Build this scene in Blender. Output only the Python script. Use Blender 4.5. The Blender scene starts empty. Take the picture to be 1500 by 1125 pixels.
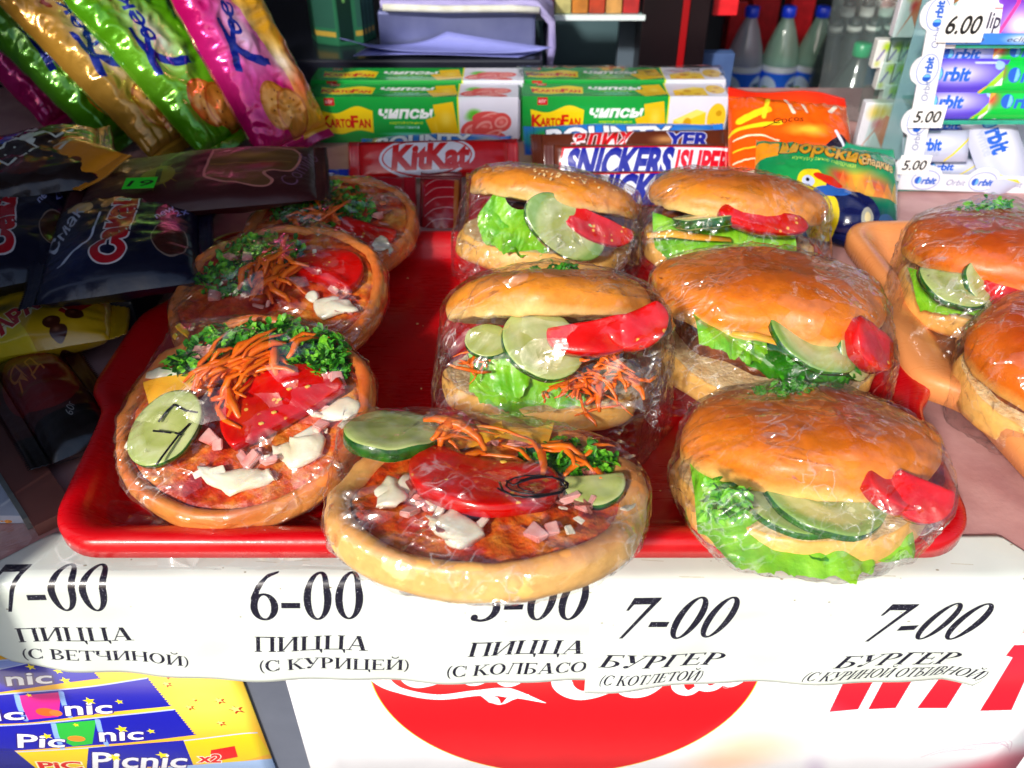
import bpy, bmesh, math, random
import numpy as np
from mathutils import Vector, Matrix, Euler, noise

random.seed(7)
K = 0.01                      # everything below is modelled in centimetres
SC = bpy.context.scene
COL = SC.collection

# ------------------------------------------------------------------ camera, sky, sun
F = 1212.0
PITCH = math.radians(37)
CZ = 31.0
cam_d = bpy.data.cameras.new('camera')
cam = bpy.data.objects.new('camera', cam_d)
COL.objects.link(cam)
cam.location = (0, 0, CZ * K)
cam.rotation_euler = (math.pi / 2 - PITCH, 0, 0)
cam_d.sensor_width = 36
cam_d.lens = F / 1500 * 36
cam_d.clip_start = 0.01
cam_d.clip_end = 200
cam_d.dof.use_dof = True
cam_d.dof.focus_distance = 0.42
cam_d.dof.aperture_fstop = 13
SC.camera = cam

SUN_EL, SUN_AZ = math.radians(31), math.radians(30)   # sun stands behind the viewer, to the left
world = bpy.data.worlds.new('World')
SC.world = world
world.use_nodes = True
nt = world.node_tree
nt.nodes.clear()
sky = nt.nodes.new('ShaderNodeTexSky')
sky.sky_type = 'NISHITA'
sky.sun_disc = False
sky.sun_elevation = SUN_EL
sky.sun_rotation = math.pi + SUN_AZ
sky.air_density = 1.0
sky.dust_density = 2.0
bg = nt.nodes.new('ShaderNodeBackground')
bg.inputs[1].default_value = 0.15
wo = nt.nodes.new('ShaderNodeOutputWorld')
nt.links.new(sky.outputs[0], bg.inputs[0])
nt.links.new(bg.outputs[0], wo.inputs[0])

sun_d = bpy.data.lights.new('sun', 'SUN')
sun_d.energy = 3.5
sun_d.angle = math.radians(5)
sun_d.color = (1.0, 0.95, 0.88)
sun = bpy.data.objects.new('sun', sun_d)
COL.objects.link(sun)
sd = Vector((math.sin(SUN_AZ) * math.cos(SUN_EL), math.cos(SUN_AZ) * math.cos(SUN_EL), -math.sin(SUN_EL)))
sun.rotation_euler = sd.to_track_quat('-Z', 'Y').to_euler()

SC.view_settings.view_transform = 'Standard'
SC.view_settings.look = 'None'
SC.view_settings.exposure = 0.2
SC.view_settings.gamma = 1.0
SC.render.engine = 'CYCLES'
SC.cycles.transparent_max_bounces = 24
SC.cycles.max_bounces = 10
SC.cycles.caustics_reflective = False
SC.cycles.caustics_refractive = False

# ------------------------------------------------------------------ measuring helpers
CP, SP = math.cos(PITCH), math.sin(PITCH)

def ray(px, py):
    u = (px - 750) / F; v = (py - 562.5) / F
    return Vector((u, CP - v * SP, -SP - v * CP))

def atz(px, py, z):
    """point of the height z (cm) seen at photo pixel px,py"""
    d = ray(px, py); t = (z - CZ) / d.z
    return Vector((d.x * t, d.y * t, z))

def aty(px, py, y):
    d = ray(px, py); t = y / d.y
    return Vector((d.x * t, y, CZ + d.z * t))

# ------------------------------------------------------------------ objects
def tag(o, label=None, cat=None, group=None, kind=None):
    if label: o['label'] = label
    if cat: o['category'] = cat
    if group: o['group'] = group
    if kind: o['kind'] = kind
    return o

def thing(name, label, cat, loc=(0, 0, 0), rot=None, group=None, mat=None):
    o = bpy.data.objects.new(name, None)
    COL.objects.link(o)
    o.empty_display_size = 0.02
    if mat is not None:
        m = mat.copy(); m.translation = m.translation * K
        o.matrix_world = m
    else:
        o.location = Vector(loc) * K
        if rot: o.rotation_euler = rot
    tag(o, label, cat, group)
    return o

def mesh_from(name, verts, faces, uvs=None, smooth=True, mats=None, fmat=None):
    me = bpy.data.meshes.new(name)
    me.from_pydata([(v[0] * K, v[1] * K, v[2] * K) for v in verts], [], faces)
    if smooth:
        me.polygons.foreach_set('use_smooth', [True] * len(me.polygons))
    if uvs is not None:
        ul = me.uv_layers.new(name='UVMap')
        idx = np.zeros(len(me.loops), dtype=np.int32)
        me.loops.foreach_get('vertex_index', idx)
        ul.data.foreach_set('uv', np.asarray(uvs, dtype=np.float32)[idx].ravel())
    for m in (mats or []):
        me.materials.append(m)
    if fmat is not None:
        me.polygons.foreach_set('material_index', fmat)
    me.update()
    return me

def put(name, me, parent=None, loc=None, rot=None, mat=None, label=None, kind=None):
    o = bpy.data.objects.new(name, me)
    COL.objects.link(o)
    if parent is not None: o.parent = parent
    if mat is not None:
        m = mat.copy(); m.translation = m.translation * K
        o.matrix_local = m
    else:
        if loc is not None: o.location = Vector(loc) * K
        if rot is not None: o.rotation_euler = rot
    if label: o['label'] = label
    if kind: o['kind'] = kind
    return o

def part(name, verts, faces, mat, parent=None, uvs=None, smooth=True, **kw):
    return put(name, mesh_from(name, verts, faces, uvs, smooth, [mat] if not isinstance(mat, list) else mat,
                               kw.pop('fmat', None)), parent, **kw)

def box(name, lo, hi, mat, parent=None, bevel=0.05, **kw):
    bm = bmesh.new()
    bmesh.ops.create_cube(bm, size=1)
    lo, hi = Vector(lo), Vector(hi)
    for v in bm.verts:
        v.co = Vector(((lo[i] + hi[i]) / 2 + v.co[i] * (hi[i] - lo[i]) for i in range(3))) * K
    if bevel:
        bmesh.ops.bevel(bm, geom=list(bm.edges), offset=bevel * K, segments=2, affect='EDGES', profile=0.6)
    me = bpy.data.meshes.new(name); bm.to_mesh(me); bm.free()
    me.materials.append(mat)
    return put(name, me, parent, **kw)

def frame(o, r, u):
    r = Vector(r).normalized(); u = Vector(u)
    u = (u - r * u.dot(r)).normalized(); n = r.cross(u)
    m = Matrix(((r.x, u.x, n.x, o[0]), (r.y, u.y, n.y, o[1]), (r.z, u.z, n.z, o[2]), (0, 0, 0, 1)))
    return m

def nz(p, s=1.0, off=0.0):
    return noise.noise(Vector((p[0] * s + off, p[1] * s + off * .7, p[2] * s - off)))

def grid_faces(nu, nv, wrap=False, base=0):
    f = []
    for j in range(nv - 1):
        for i in range(nu if wrap else nu - 1):
            a = base + j * nu + i; b = base + j * nu + (i + 1) % nu
            f.append((a, b, b + nu, a + nu))
    return f

def tube(path, rad, n=8, cap=True, flat=1.0):
    """verts, faces of a tube along a path of Vectors; rad float or list"""
    P = [Vector(p) for p in path]; m = len(P)
    R = rad if isinstance(rad, (list, tuple)) else [rad] * m
    vs, fs = [], []
    up = Vector((0, 0, 1))
    t0 = (P[1] - P[0]).normalized()
    if abs(t0.dot(up)) > .9: up = Vector((1, 0, 0))
    side = t0.cross(up).normalized()
    for i in range(m):
        t = (P[min(i + 1, m - 1)] - P[max(i - 1, 0)]).normalized()
        side = (side - t * side.dot(t)).normalized(); nn = side.cross(t)
        for k in range(n):
            a = 2 * math.pi * k / n
            vs.append(P[i] + side * math.cos(a) * R[i] + nn * math.sin(a) * R[i] * flat)
    fs = grid_faces(n, m, True)
    if cap:
        fs.append(tuple(range(n))[::-1]); fs.append(tuple((m - 1) * n + k for k in range(n)))
    return vs, fs

def revolve(prof, n=48, sx=1.0, sy=1.0, close_top=True, close_bot=True):
    vs, fs = [], []
    for (r, z) in prof:
        for k in range(n):
            a = 2 * math.pi * k / n
            vs.append(Vector((r * math.cos(a) * sx, r * math.sin(a) * sy, z)))
    fs = grid_faces(n, len(prof), True)
    return vs, fs

def merge(*parts):
    V, Fs = [], []
    for v, f in parts:
        b = len(V); V += list(v); Fs += [tuple(i + b for i in q) for q in f]
    return V, Fs

# ------------------------------------------------------------------ materials
def lin(c):
    c = [x / 255.0 for x in c]
    return tuple((x / 12.92 if x <= .04045 else ((x + .055) / 1.055) ** 2.4) for x in c) + (1.0,)

def new_mat(name):
    m = bpy.data.materials.new(name); m.use_nodes = True
    return m, m.node_tree, m.node_tree.nodes['Principled BSDF']

def N(nt, typ, **kw):
    n = nt.nodes.new(typ)
    for k, v in kw.items():
        if k.startswith('_'): n.inputs[k[1:].replace('_', ' ')].default_value = v
        else: setattr(n, k, v)
    return n

def ramp(nt, fac, stops):
    r = nt.nodes.new('ShaderNodeValToRGB')
    e = r.color_ramp.elements
    while len(e) < len(stops): e.new(.5)
    for i, (p, c) in enumerate(stops):
        e[i].position = p; e[i].color = c if len(c) == 4 else lin(c)
    if fac is not None: nt.links.new(fac, r.inputs[0])
    return r

def plain(name, c1, c2=None, rough=.5, scale=60, bump=0.0, bscale=None, coat=0.0, metal=0.0, sss=0.0, spec=.5, trans=0.0, detail=5, thr=(.35, .65), bdist=.002):
    """two tones mixed by noise + bump; scale is per metre"""
    m, nt, b = new_mat(name)
    tc = N(nt, 'ShaderNodeTexCoord')
    no = N(nt, 'ShaderNodeTexNoise', _Scale=scale, _Detail=detail)
    nt.links.new(tc.outputs['Object'], no.inputs['Vector'])
    r = ramp(nt, no.outputs[0], [(thr[0], c1), (thr[1], c2 or c1)])
    nt.links.new(r.outputs[0], b.inputs['Base Color'])
    b.inputs['Roughness'].default_value = rough
    b.inputs['Metallic'].default_value = metal
    b.inputs['Coat Weight'].default_value = coat
    b.inputs['Coat Roughness'].default_value = .12
    b.inputs['Specular IOR Level'].default_value = spec
    if sss:
        b.inputs['Subsurface Weight'].default_value = sss
        b.inputs['Subsurface Radius'].default_value = (.006, .003, .002)
        b.inputs['Subsurface Scale'].default_value = 1.0
    if trans: b.inputs['Transmission Weight'].default_value = trans
    if bump:
        n2 = N(nt, 'ShaderNodeTexNoise', _Scale=bscale or scale * 3, _Detail=6)
        nt.links.new(tc.outputs['Object'], n2.inputs['Vector'])
        bp = N(nt, 'ShaderNodeBump', _Strength=bump, _Distance=bdist)
        nt.links.new(n2.outputs[0], bp.inputs['Height'])
        nt.links.new(bp.outputs[0], b.inputs['Normal'])
    return m

def film_mat(name='cling_film', haze=0.07, k=1.25, rough=.10, tint=(1, 1, 1), bs=1.0, crumple=1.0):
    """thin clear film: mostly transparent, folded into small flat facets that catch the sun"""
    m = bpy.data.materials.new(name); m.use_nodes = True
    nt = m.node_tree; nt.nodes.clear()
    out = N(nt, 'ShaderNodeOutputMaterial')
    tc = N(nt, 'ShaderNodeTexCoord')
    mp = N(nt, 'ShaderNodeMapping'); mp.inputs['Scale'].default_value = (1.0, 1.5, .8)
    mp.inputs['Rotation'].default_value = (0.3, 0.5, 0.7)
    nt.links.new(tc.outputs['Object'], mp.inputs['Vector'])
    wn = N(nt, 'ShaderNodeTexNoise', _Scale=30.0, _Detail=2)
    nt.links.new(mp.outputs[0], wn.inputs['Vector'])
    vm = N(nt, 'ShaderNodeMixRGB', blend_type='LINEAR_LIGHT'); vm.inputs[0].default_value = .006
    nt.links.new(mp.outputs[0], vm.inputs[1]); nt.links.new(wn.outputs[1], vm.inputs[2])
    def facets(scale, amp):
        vo = N(nt, 'ShaderNodeTexVoronoi', _Scale=scale * bs); nt.links.new(vm.outputs[0], vo.inputs['Vector'])
        d = N(nt, 'ShaderNodeVectorMath', operation='SUBTRACT'); nt.links.new(vm.outputs[0], d.inputs[0]); nt.links.new(vo.outputs['Position'], d.inputs[1])
        c = N(nt, 'ShaderNodeVectorMath', operation='SUBTRACT'); nt.links.new(vo.outputs['Color'], c.inputs[0]); c.inputs[1].default_value = (.5, .5, .5)
        dt = N(nt, 'ShaderNodeVectorMath', operation='DOT_PRODUCT'); nt.links.new(d.outputs[0], dt.inputs[0]); nt.links.new(c.outputs[0], dt.inputs[1])
        mm = N(nt, 'ShaderNodeMath', operation='MULTIPLY'); nt.links.new(dt.outputs['Value'], mm.inputs[0]); mm.inputs[1].default_value = amp
        return mm.outputs[0], vo
    big, _ = facets(48, .62 * crumple)
    def ridges(scale, stretch, rot, amp):
        """long thin creases: folded noise, pulled out in one direction"""
        q_ = N(nt, 'ShaderNodeMapping'); q_.inputs['Scale'].default_value = stretch; q_.inputs['Rotation'].default_value = rot
        nt.links.new(vm.outputs[0], q_.inputs['Vector'])
        n_ = N(nt, 'ShaderNodeTexNoise', _Scale=scale * bs, _Detail=1.5, _Roughness=.4); nt.links.new(q_.outputs[0], n_.inputs['Vector'])
        s_ = N(nt, 'ShaderNodeMath', operation='SUBTRACT'); nt.links.new(n_.outputs[0], s_.inputs[0]); s_.inputs[1].default_value = .5
        b_ = N(nt, 'ShaderNodeMath', operation='ABSOLUTE'); nt.links.new(s_.outputs[0], b_.inputs[0])
        o_ = N(nt, 'ShaderNodeMath', operation='MULTIPLY'); nt.links.new(b_.outputs[0], o_.inputs[0]); o_.inputs[1].default_value = -amp
        return o_.outputs[0], b_.outputs[0]
    r1, e1 = ridges(95, (1, .14, 1), (.4, .2, .5), .012 * crumple)
    r2, e2 = ridges(85, (.14, 1, 1), (-.3, .6, -.4), .012 * crumple)
    mk = N(nt, 'ShaderNodeTexNoise', _Scale=30.0, _Detail=2); nt.links.new(tc.outputs['Object'], mk.inputs['Vector'])
    mr = ramp(nt, mk.outputs[0], [(.50, (.03, .03, .03, 1)), (.66, (1, 1, 1, 1))])
    rs_ = N(nt, 'ShaderNodeMath', operation='ADD'); nt.links.new(r1, rs_.inputs[0]); nt.links.new(r2, rs_.inputs[1])
    sm = N(nt, 'ShaderNodeMath', operation='MULTIPLY'); nt.links.new(rs_.outputs[0], sm.inputs[0]); nt.links.new(mr.outputs[0], sm.inputs[1])
    ad = N(nt, 'ShaderNodeMath', operation='ADD'); nt.links.new(big, ad.inputs[0]); nt.links.new(sm.outputs[0], ad.inputs[1])
    bp = N(nt, 'ShaderNodeBump', _Strength=1.0, _Distance=1.0)
    nt.links.new(ad.outputs[0], bp.inputs['Height'])
    lw = N(nt, 'ShaderNodeLayerWeight'); lw.inputs['Blend'].default_value = .5
    nt.links.new(bp.outputs[0], lw.inputs['Normal'])
    pw = N(nt, 'ShaderNodeMath', operation='POWER'); pw.inputs[1].default_value = 4.0
    nt.links.new(lw.outputs['Facing'], pw.inputs[0])
    mu = N(nt, 'ShaderNodeMath', operation='MULTIPLY_ADD', use_clamp=True)
    mu.inputs[1].default_value = .42 * k; mu.inputs[2].default_value = .095 * k
    nt.links.new(pw.outputs[0], mu.inputs[0])
    tr = N(nt, 'ShaderNodeBsdfTransparent'); tr.inputs[0].default_value = tint + (1,)
    gl = N(nt, 'ShaderNodeBsdfGlossy'); gl.inputs['Roughness'].default_value = rough
    nt.links.new(bp.outputs[0], gl.inputs['Normal'])
    mx = N(nt, 'ShaderNodeMixShader')
    nt.links.new(mu.outputs[0], mx.inputs[0]); nt.links.new(tr.outputs[0], mx.inputs[1]); nt.links.new(gl.outputs[0], mx.inputs[2])
    # crinkled places scatter a little light
    df = N(nt, 'ShaderNodeBsdfDiffuse'); df.inputs[0].default_value = (.8, .8, .82, 1)
    mn = N(nt, 'ShaderNodeMath', operation='MINIMUM'); nt.links.new(e1, mn.inputs[0]); nt.links.new(e2, mn.inputs[1])
    er = ramp(nt, mn.outputs[0], [(.0, (1, 1, 1, 1)), (.014, (.1, .1, .1, 1))])
    hm = N(nt, 'ShaderNodeMath', operation='MULTIPLY'); nt.links.new(mr.outputs[0], hm.inputs[0]); nt.links.new(er.outputs[0], hm.inputs[1])
    hm2 = N(nt, 'ShaderNodeMath', operation='MULTIPLY'); nt.links.new(hm.outputs[0], hm2.inputs[0]); hm2.inputs[1].default_value = haze * 5
    mx2 = N(nt, 'ShaderNodeMixShader')
    nt.links.new(hm2.outputs[0], mx2.inputs[0]); nt.links.new(mx.outputs[0], mx2.inputs[1]); nt.links.new(df.outputs[0], mx2.inputs[2])
    nt.links.new(mx2.outputs[0], out.inputs[0])
    return m

def glass_mat(name, tint=(1, 1, 1), k=1.0, rough=.02, body=0.0, bodycol=(.3, .5, .45, 1)):
    m = bpy.data.materials.new(name); m.use_nodes = True
    nt = m.node_tree; nt.nodes.clear()
    out = N(nt, 'ShaderNodeOutputMaterial')
    lw = N(nt, 'ShaderNodeLayerWeight'); lw.inputs['Blend'].default_value = .5
    pw = N(nt, 'ShaderNodeMath', operation='POWER'); pw.inputs[1].default_value = 4.0
    nt.links.new(lw.outputs['Facing'], pw.inputs[0])
    mu = N(nt, 'ShaderNodeMath', operation='MULTIPLY_ADD', use_clamp=True); mu.inputs[1].default_value = .7 * k; mu.inputs[2].default_value = .045 * k
    nt.links.new(pw.outputs[0], mu.inputs[0])
    tr = N(nt, 'ShaderNodeBsdfTransparent'); tr.inputs[0].default_value = tint + (1,)
    gl = N(nt, 'ShaderNodeBsdfGlossy'); gl.inputs['Roughness'].default_value = rough
    mx = N(nt, 'ShaderNodeMixShader')
    nt.links.new(mu.outputs[0], mx.inputs[0]); nt.links.new(tr.outputs[0], mx.inputs[1]); nt.links.new(gl.outputs[0], mx.inputs[2])
    df = N(nt, 'ShaderNodeBsdfDiffuse'); df.inputs[0].default_value = bodycol
    mx2 = N(nt, 'ShaderNodeMixShader'); mx2.inputs[0].default_value = body
    nt.links.new(mx.outputs[0], mx2.inputs[1]); nt.links.new(df.outputs[0], mx2.inputs[2])
    nt.links.new(mx2.outputs[0], out.inputs[0])
    return m

# ------------------------------------------------------------------ printed matter: a small painter
_txt = {}
def text_tris(s, bold=0.0):
    key = (s, bold)
    if key not in _txt:
        cu = bpy.data.curves.new('lettering', 'FONT')
        cu.body = s; cu.size = 1.0; cu.resolution_u = 3; cu.offset = bold
        ob = bpy.data.objects.new('lettering', cu)
        COL.objects.link(ob)
        dg = bpy.context.evaluated_depsgraph_get()
        me = bpy.data.meshes.new_from_object(ob.evaluated_get(dg))
        me.calc_loop_triangles()
        v = np.array([x.co[:2] for x in me.vertices], dtype=np.float64).reshape(-1, 2)
        t = np.array([x.vertices[:] for x in me.loop_triangles], dtype=np.int64).reshape(-1, 3)
        bpy.data.objects.remove(ob); bpy.data.meshes.remove(me); bpy.data.curves.remove(cu)
        _txt[key] = (v, t)
    return _txt[key]

class Cv:
    """y is up; w,h in centimetres (or any unit), s pixels per unit"""
    def __init__(self, w, h, s, bgc):
        self.w, self.h, self.s = w, h, s
        self.W, self.H = int(round(w * s)), int(round(h * s))
        self.a = np.zeros((self.H, self.W, 3), dtype=np.float32)
        self.a[:] = np.array(bgc[:3], dtype=np.float32) / 255.0
    def _blend(self, y0, x0, mask, color, alpha):
        h, w = mask.shape
        reg = self.a[y0:y0 + h, x0:x0 + w]
        if callable(color):
            yy, xx = np.mgrid[y0:y0 + h, x0:x0 + w]
            c = color((xx + .5) / self.s, (yy + .5) / self.s) / 255.0
        else:
            c = np.array(color[:3], dtype=np.float32) / 255.0
        m = (mask * alpha)[..., None]
        reg[:] = reg * (1 - m) + c * m
    def fill(self, contours, color, alpha=1.0):
        if not isinstance(contours[0][0], (list, tuple, np.ndarray, Vector)): contours = [contours]
        C = [np.array([[p[0], p[1]] for p in c], dtype=np.float64) * self.s for c in contours]
        A = np.vstack(C)
        x0 = max(0, int(A[:, 0].min())); x1 = min(self.W, int(A[:, 0].max()) + 2)
        y0 = max(0, int(A[:, 1].min())); y1 = min(self.H, int(A[:, 1].max()) + 2)
        if x1 <= x0 or y1 <= y0: return
        ss = 2
        X = x0 + (np.arange((x1 - x0) * ss) + .5) / ss
        Y = y0 + (np.arange((y1 - y0) * ss) + .5) / ss
        M = np.zeros((len(Y), len(X)), dtype=bool)
        for c in C:
            d = np.roll(c, -1, axis=0)
            for (ax, ay), (bx, by) in zip(c, d):
                if ay == by: continue
                lo, hi = (ay, by) if ay < by else (by, ay)
                i0 = np.searchsorted(Y, lo); i1 = np.searchsorted(Y, hi)
                if i1 <= i0: continue
                xc = ax + (Y[i0:i1] - ay) * (bx - ax) / (by - ay)
                M[i0:i1] ^= X[None, :] > xc[:, None]
        m = M.reshape(y1 - y0, ss, x1 - x0, ss).mean((1, 3)).astype(np.float32)
        self._blend(y0, x0, m, color, alpha)
    def rect(self, x0, y0, x1, y1, color, alpha=1.0):
        self.fill([(x0, y0), (x1, y0), (x1, y1), (x0, y1)], color, alpha)
    def ell(self, cx, cy, rx, ry, color, alpha=1.0, rot=0, n=40, inner=None):
        def e(a, b):
            o = []
            for k in range(n):
                t = 2 * math.pi * k / n
                x, y = a * math.cos(t), b * math.sin(t)
                o.append((cx + x * math.cos(rot) - y * math.sin(rot), cy + x * math.sin(rot) + y * math.cos(rot)))
            return o
        cs = [e(rx, ry)]
        if inner: cs.append(e(*inner))
        self.fill(cs, color, alpha)
    def soft(self, cx, cy, rx, ry, color, alpha=1.0, rot=0):
        x0 = max(0, int((cx - 1.6 * max(rx, ry)) * self.s)); x1 = min(self.W, int((cx + 1.6 * max(rx, ry)) * self.s))
        y0 = max(0, int((cy - 1.6 * max(rx, ry)) * self.s)); y1 = min(self.H, int((cy + 1.6 * max(rx, ry)) * self.s))
        if x1 <= x0 or y1 <= y0: return
        yy, xx = np.mgrid[y0:y1, x0:x1]
        u, v = xx / self.s - cx, yy / self.s - cy
        a = u * math.cos(rot) + v * math.sin(rot); b = -u * math.sin(rot) + v * math.cos(rot)
        m = np.clip(1.25 - np.sqrt((a / rx) ** 2 + (b / ry) ** 2), 0, 1) ** 1.3
        self._blend(y0, x0, np.clip(m, 0, 1).astype(np.float32), color, alpha)
    def line(self, pts, w, color, alpha=1.0, w2=None):
        P = [Vector((p[0], p[1])) for p in pts]
        n = len(P); L, R = [], []
        for i in range(n):
            t = (P[min(i + 1, n - 1)] - P[max(i - 1, 0)])
            if t.length < 1e-9: t = Vector((1, 0))
            t.normalize(); q = Vector((-t.y, t.x))
            if w2 is None: ww = w[i] if isinstance(w, (list, tuple)) else w
            else: ww = w + (w2 - w) * i / (n - 1)
            L.append(P[i] + q * ww / 2); R.append(P[i] - q * ww / 2)
        for i in range(n - 1):
            self.fill([L[i], L[i + 1], R[i + 1], R[i]], color, alpha)
        if not isinstance(w, (list, tuple)) and w2 is None and w * self.s > 3:
            for p in P: self.ell(p.x, p.y, w / 2, w / 2, color, alpha, n=12)
    def text(self, s, x, y, size, color, shear=0.0, bold=0.0, rot=0.0, sx=1.0, outline=None, fit=None, alpha=1.0, bend=0.0, grow=0.0):
        """size = cap height; fit = wanted width"""
        v0, _ = text_tris(s, 0.0)
        if len(v0) == 0: return
        cap = .70
        mn, mxx = v0[:, 0].min(), v0[:, 0].max()
        sc = size / cap
        if fit: sx = fit / ((mxx - mn) * sc)
        for (bd, col) in ([(bold + outline[0] / sc, outline[1])] if outline else []) + [(bold, color)]:
            v, t = text_tris(s, round(bd, 4))
            q = v.copy(); q[:, 0] -= mn
            X = q[:, 0] * sc * sx + q[:, 1] * sc * shear; Y = q[:, 1] * sc
            if grow and fit: Y = Y * (1 + grow * (X / fit))
            if bend and fit: Y = Y + bend * np.sin(np.clip(X / fit, 0, 1) * math.pi)
            XX = x + X * math.cos(rot) - Y * math.sin(rot); YY = y + X * math.sin(rot) + Y * math.cos(rot)
            P = np.stack([XX, YY], 1) * self.s
            x0 = max(0, int(P[:, 0].min()) - 1); x1 = min(self.W, int(P[:, 0].max()) + 2)
            y0 = max(0, int(P[:, 1].min()) - 1); y1 = min(self.H, int(P[:, 1].max()) + 2)
            if x1 <= x0 or y1 <= y0: continue
            ss = 3
            M = np.zeros(((y1 - y0) * ss, (x1 - x0) * ss), dtype=bool)
            Q = (P - np.array([x0, y0])) * ss
            for tri in t:
                a, b, c = Q[tri[0]], Q[tri[1]], Q[tri[2]]
                u0 = max(0, int(min(a[0], b[0], c[0]))); u1 = min(M.shape[1], int(max(a[0], b[0], c[0])) + 2)
                w0 = max(0, int(min(a[1], b[1], c[1]))); w1 = min(M.shape[0], int(max(a[1], b[1], c[1])) + 2)
                if u1 <= u0 or w1 <= w0: continue
                gx = np.arange(u0, u1)[None, :] + .5; gy = np.arange(w0, w1)[:, None] + .5
                d1 = (b[0] - a[0]) * (gy - a[1]) - (b[1] - a[1]) * (gx - a[0])
                d2 = (c[0] - b[0]) * (gy - b[1]) - (c[1] - b[1]) * (gx - b[0])
                d3 = (a[0] - c[0]) * (gy - c[1]) - (a[1] - c[1]) * (gx - c[0])
                M[w0:w1, u0:u1] |= ((d1 >= 0) & (d2 >= 0) & (d3 >= 0)) | ((d1 <= 0) & (d2 <= 0) & (d3 <= 0))
            m = M.reshape(y1 - y0, ss, x1 - x0, ss).mean((1, 3)).astype(np.float32)
            self._blend(y0, x0, m, col, alpha)
    def speckle(self, amt, seed=1, cell=1):
        r = np.random.RandomState(seed)
        n = r.rand(self.H // cell + 1, self.W // cell + 1)
        n = np.kron(n, np.ones((cell, cell)))[:self.H, :self.W]
        self.a *= (1 + (n[..., None] - .5) * amt).astype(np.float32)
    def mat(self, name, rough=.35, metal=0.0, coat=0.0, bump=0.0, bscale=200, sat=1.0, val=1.0, spec=.5):
        img = bpy.data.images.new(name + '_print', self.W, self.H, alpha=False)
        px = np.ones((self.H, self.W, 4), dtype=np.float32)
        px[..., :3] = np.clip(self.a, 0, 1)
        img.pixels.foreach_set(px.ravel()); img.update(); img.pack()
        m, nt, b = new_mat(name)
        uv = N(nt, 'ShaderNodeUVMap'); uv.uv_map = 'UVMap'
        ti = N(nt, 'ShaderNodeTexImage'); ti.image = img; ti.extension = 'EXTEND'
        nt.links.new(uv.outputs[0], ti.inputs[0])
        # slight handling wear over the print
        tc = N(nt, 'ShaderNodeTexCoord'); no = N(nt, 'ShaderNodeTexNoise', _Scale=45.0, _Detail=4)
        nt.links.new(tc.outputs['Object'], no.inputs['Vector'])
        hs = N(nt, 'ShaderNodeHueSaturation'); hs.inputs['Saturation'].default_value = sat
        mr = N(nt, 'ShaderNodeMapRange'); mr.inputs['To Min'].default_value = .9 * val; mr.inputs['To Max'].default_value = 1.06 * val
        nt.links.new(no.outputs[0], mr.inputs[0]); nt.links.new(mr.outputs[0], hs.inputs['Value'])
        nt.links.new(ti.outputs[0], hs.inputs['Color']); nt.links.new(hs.outputs[0], b.inputs['Base Color'])
        b.inputs['Roughness'].default_value = rough; b.inputs['Metallic'].default_value = metal
        b.inputs['Coat Weight'].default_value = coat; b.inputs['Coat Roughness'].default_value = .08
        b.inputs['Specular IOR Level'].default_value = spec
        if bump:
            n2 = N(nt, 'ShaderNodeTexNoise', _Scale=float(bscale), _Detail=3)
            nt.links.new(tc.outputs['Object'], n2.inputs['Vector'])
            bp = N(nt, 'ShaderNodeBump', _Strength=bump, _Distance=.002)
            nt.links.new(n2.outputs[0], bp.inputs['Height']); nt.links.new(bp.outputs[0], b.inputs['Normal'])
        return m

def curve_pts(ctrl, n=24):
    """Catmull-Rom through 2D/3D points"""
    P = [Vector(c) for c in ctrl]; out = []
    P = [P[0] * 2 - P[1]] + P + [P[-1] * 2 - P[-2]]
    m = len(P) - 3
    for i in range(m):
        for k in range(n):
            t = k / n
            a, b, c, d = P[i], P[i + 1], P[i + 2], P[i + 3]
            out.append(.5 * ((2 * b) + (c - a) * t + (2 * a - 5 * b + 4 * c - d) * t * t + (3 * b - a - 3 * c + d) * t ** 3))
    out.append(P[-2])
    return out
# ================================================================== THE SETTING
M_counter = plain('pink_laminate', (196, 150, 146), (176, 126, 124), rough=.45, scale=35, bump=.12, bscale=260)
M_white = plain('white_fascia_paint', (236, 236, 238), (226, 226, 230), rough=.5, scale=12, bump=.05)
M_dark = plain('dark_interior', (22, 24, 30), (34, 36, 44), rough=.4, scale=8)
M_wallgrey = plain('kiosk_wall_paint', (150, 156, 172), (130, 136, 156), rough=.6, scale=6)

YE = 25.6      # front edge of the counter
def slab(name, x0, x1, y0, y1, z0, z1, mat, bevel=.3):
    o = box(name, (x0, y0, z0), (x1, y1, z1), mat, bevel=bevel); o['kind'] = 'structure'; return o
slab('counter', -75, 75, YE, 100, -3.2, 0, M_counter, .5)
slab('counter_front', -75, 75, YE + .25, YE + 3, -60, -3.2, M_white, .05)
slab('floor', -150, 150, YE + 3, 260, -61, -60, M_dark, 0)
slab('wall_left', -78, -75.2, YE - 4, 260, -60, 130, M_wallgrey, .1)
slab('wall_right', 110, 112, YE - 4, 260, -60, 130, M_wallgrey, .1)
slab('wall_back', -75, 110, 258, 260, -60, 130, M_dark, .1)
slab('ceiling', -80, 114, YE - 2, 262, 130, 133, M_wallgrey, .1)
slab('light_blocker_side', -29, -27.2, 20, 25.4, -6, 40, M_wallgrey, .2)  # unseen panel, added to throw shade over the left side
slab('light_blocker_front', -75, -27.3, 28.05, 29.5, .05, 40, M_wallgrey, .2)  # unseen blocker, added to keep light off the goods at the left
o = slab('pavement', -600, 600, -900, YE + 3, -96, -95, plain('pavement_asphalt', (118, 116, 112), (98, 96, 94), rough=.9, scale=4))

# dark work surface behind the goods
slab('work_surface', -75, 3.6, 100.3, 165, -6, 3.0, plain('dark_worktop', (26, 28, 38), (36, 38, 50), rough=.22, scale=10), .3)

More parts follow.
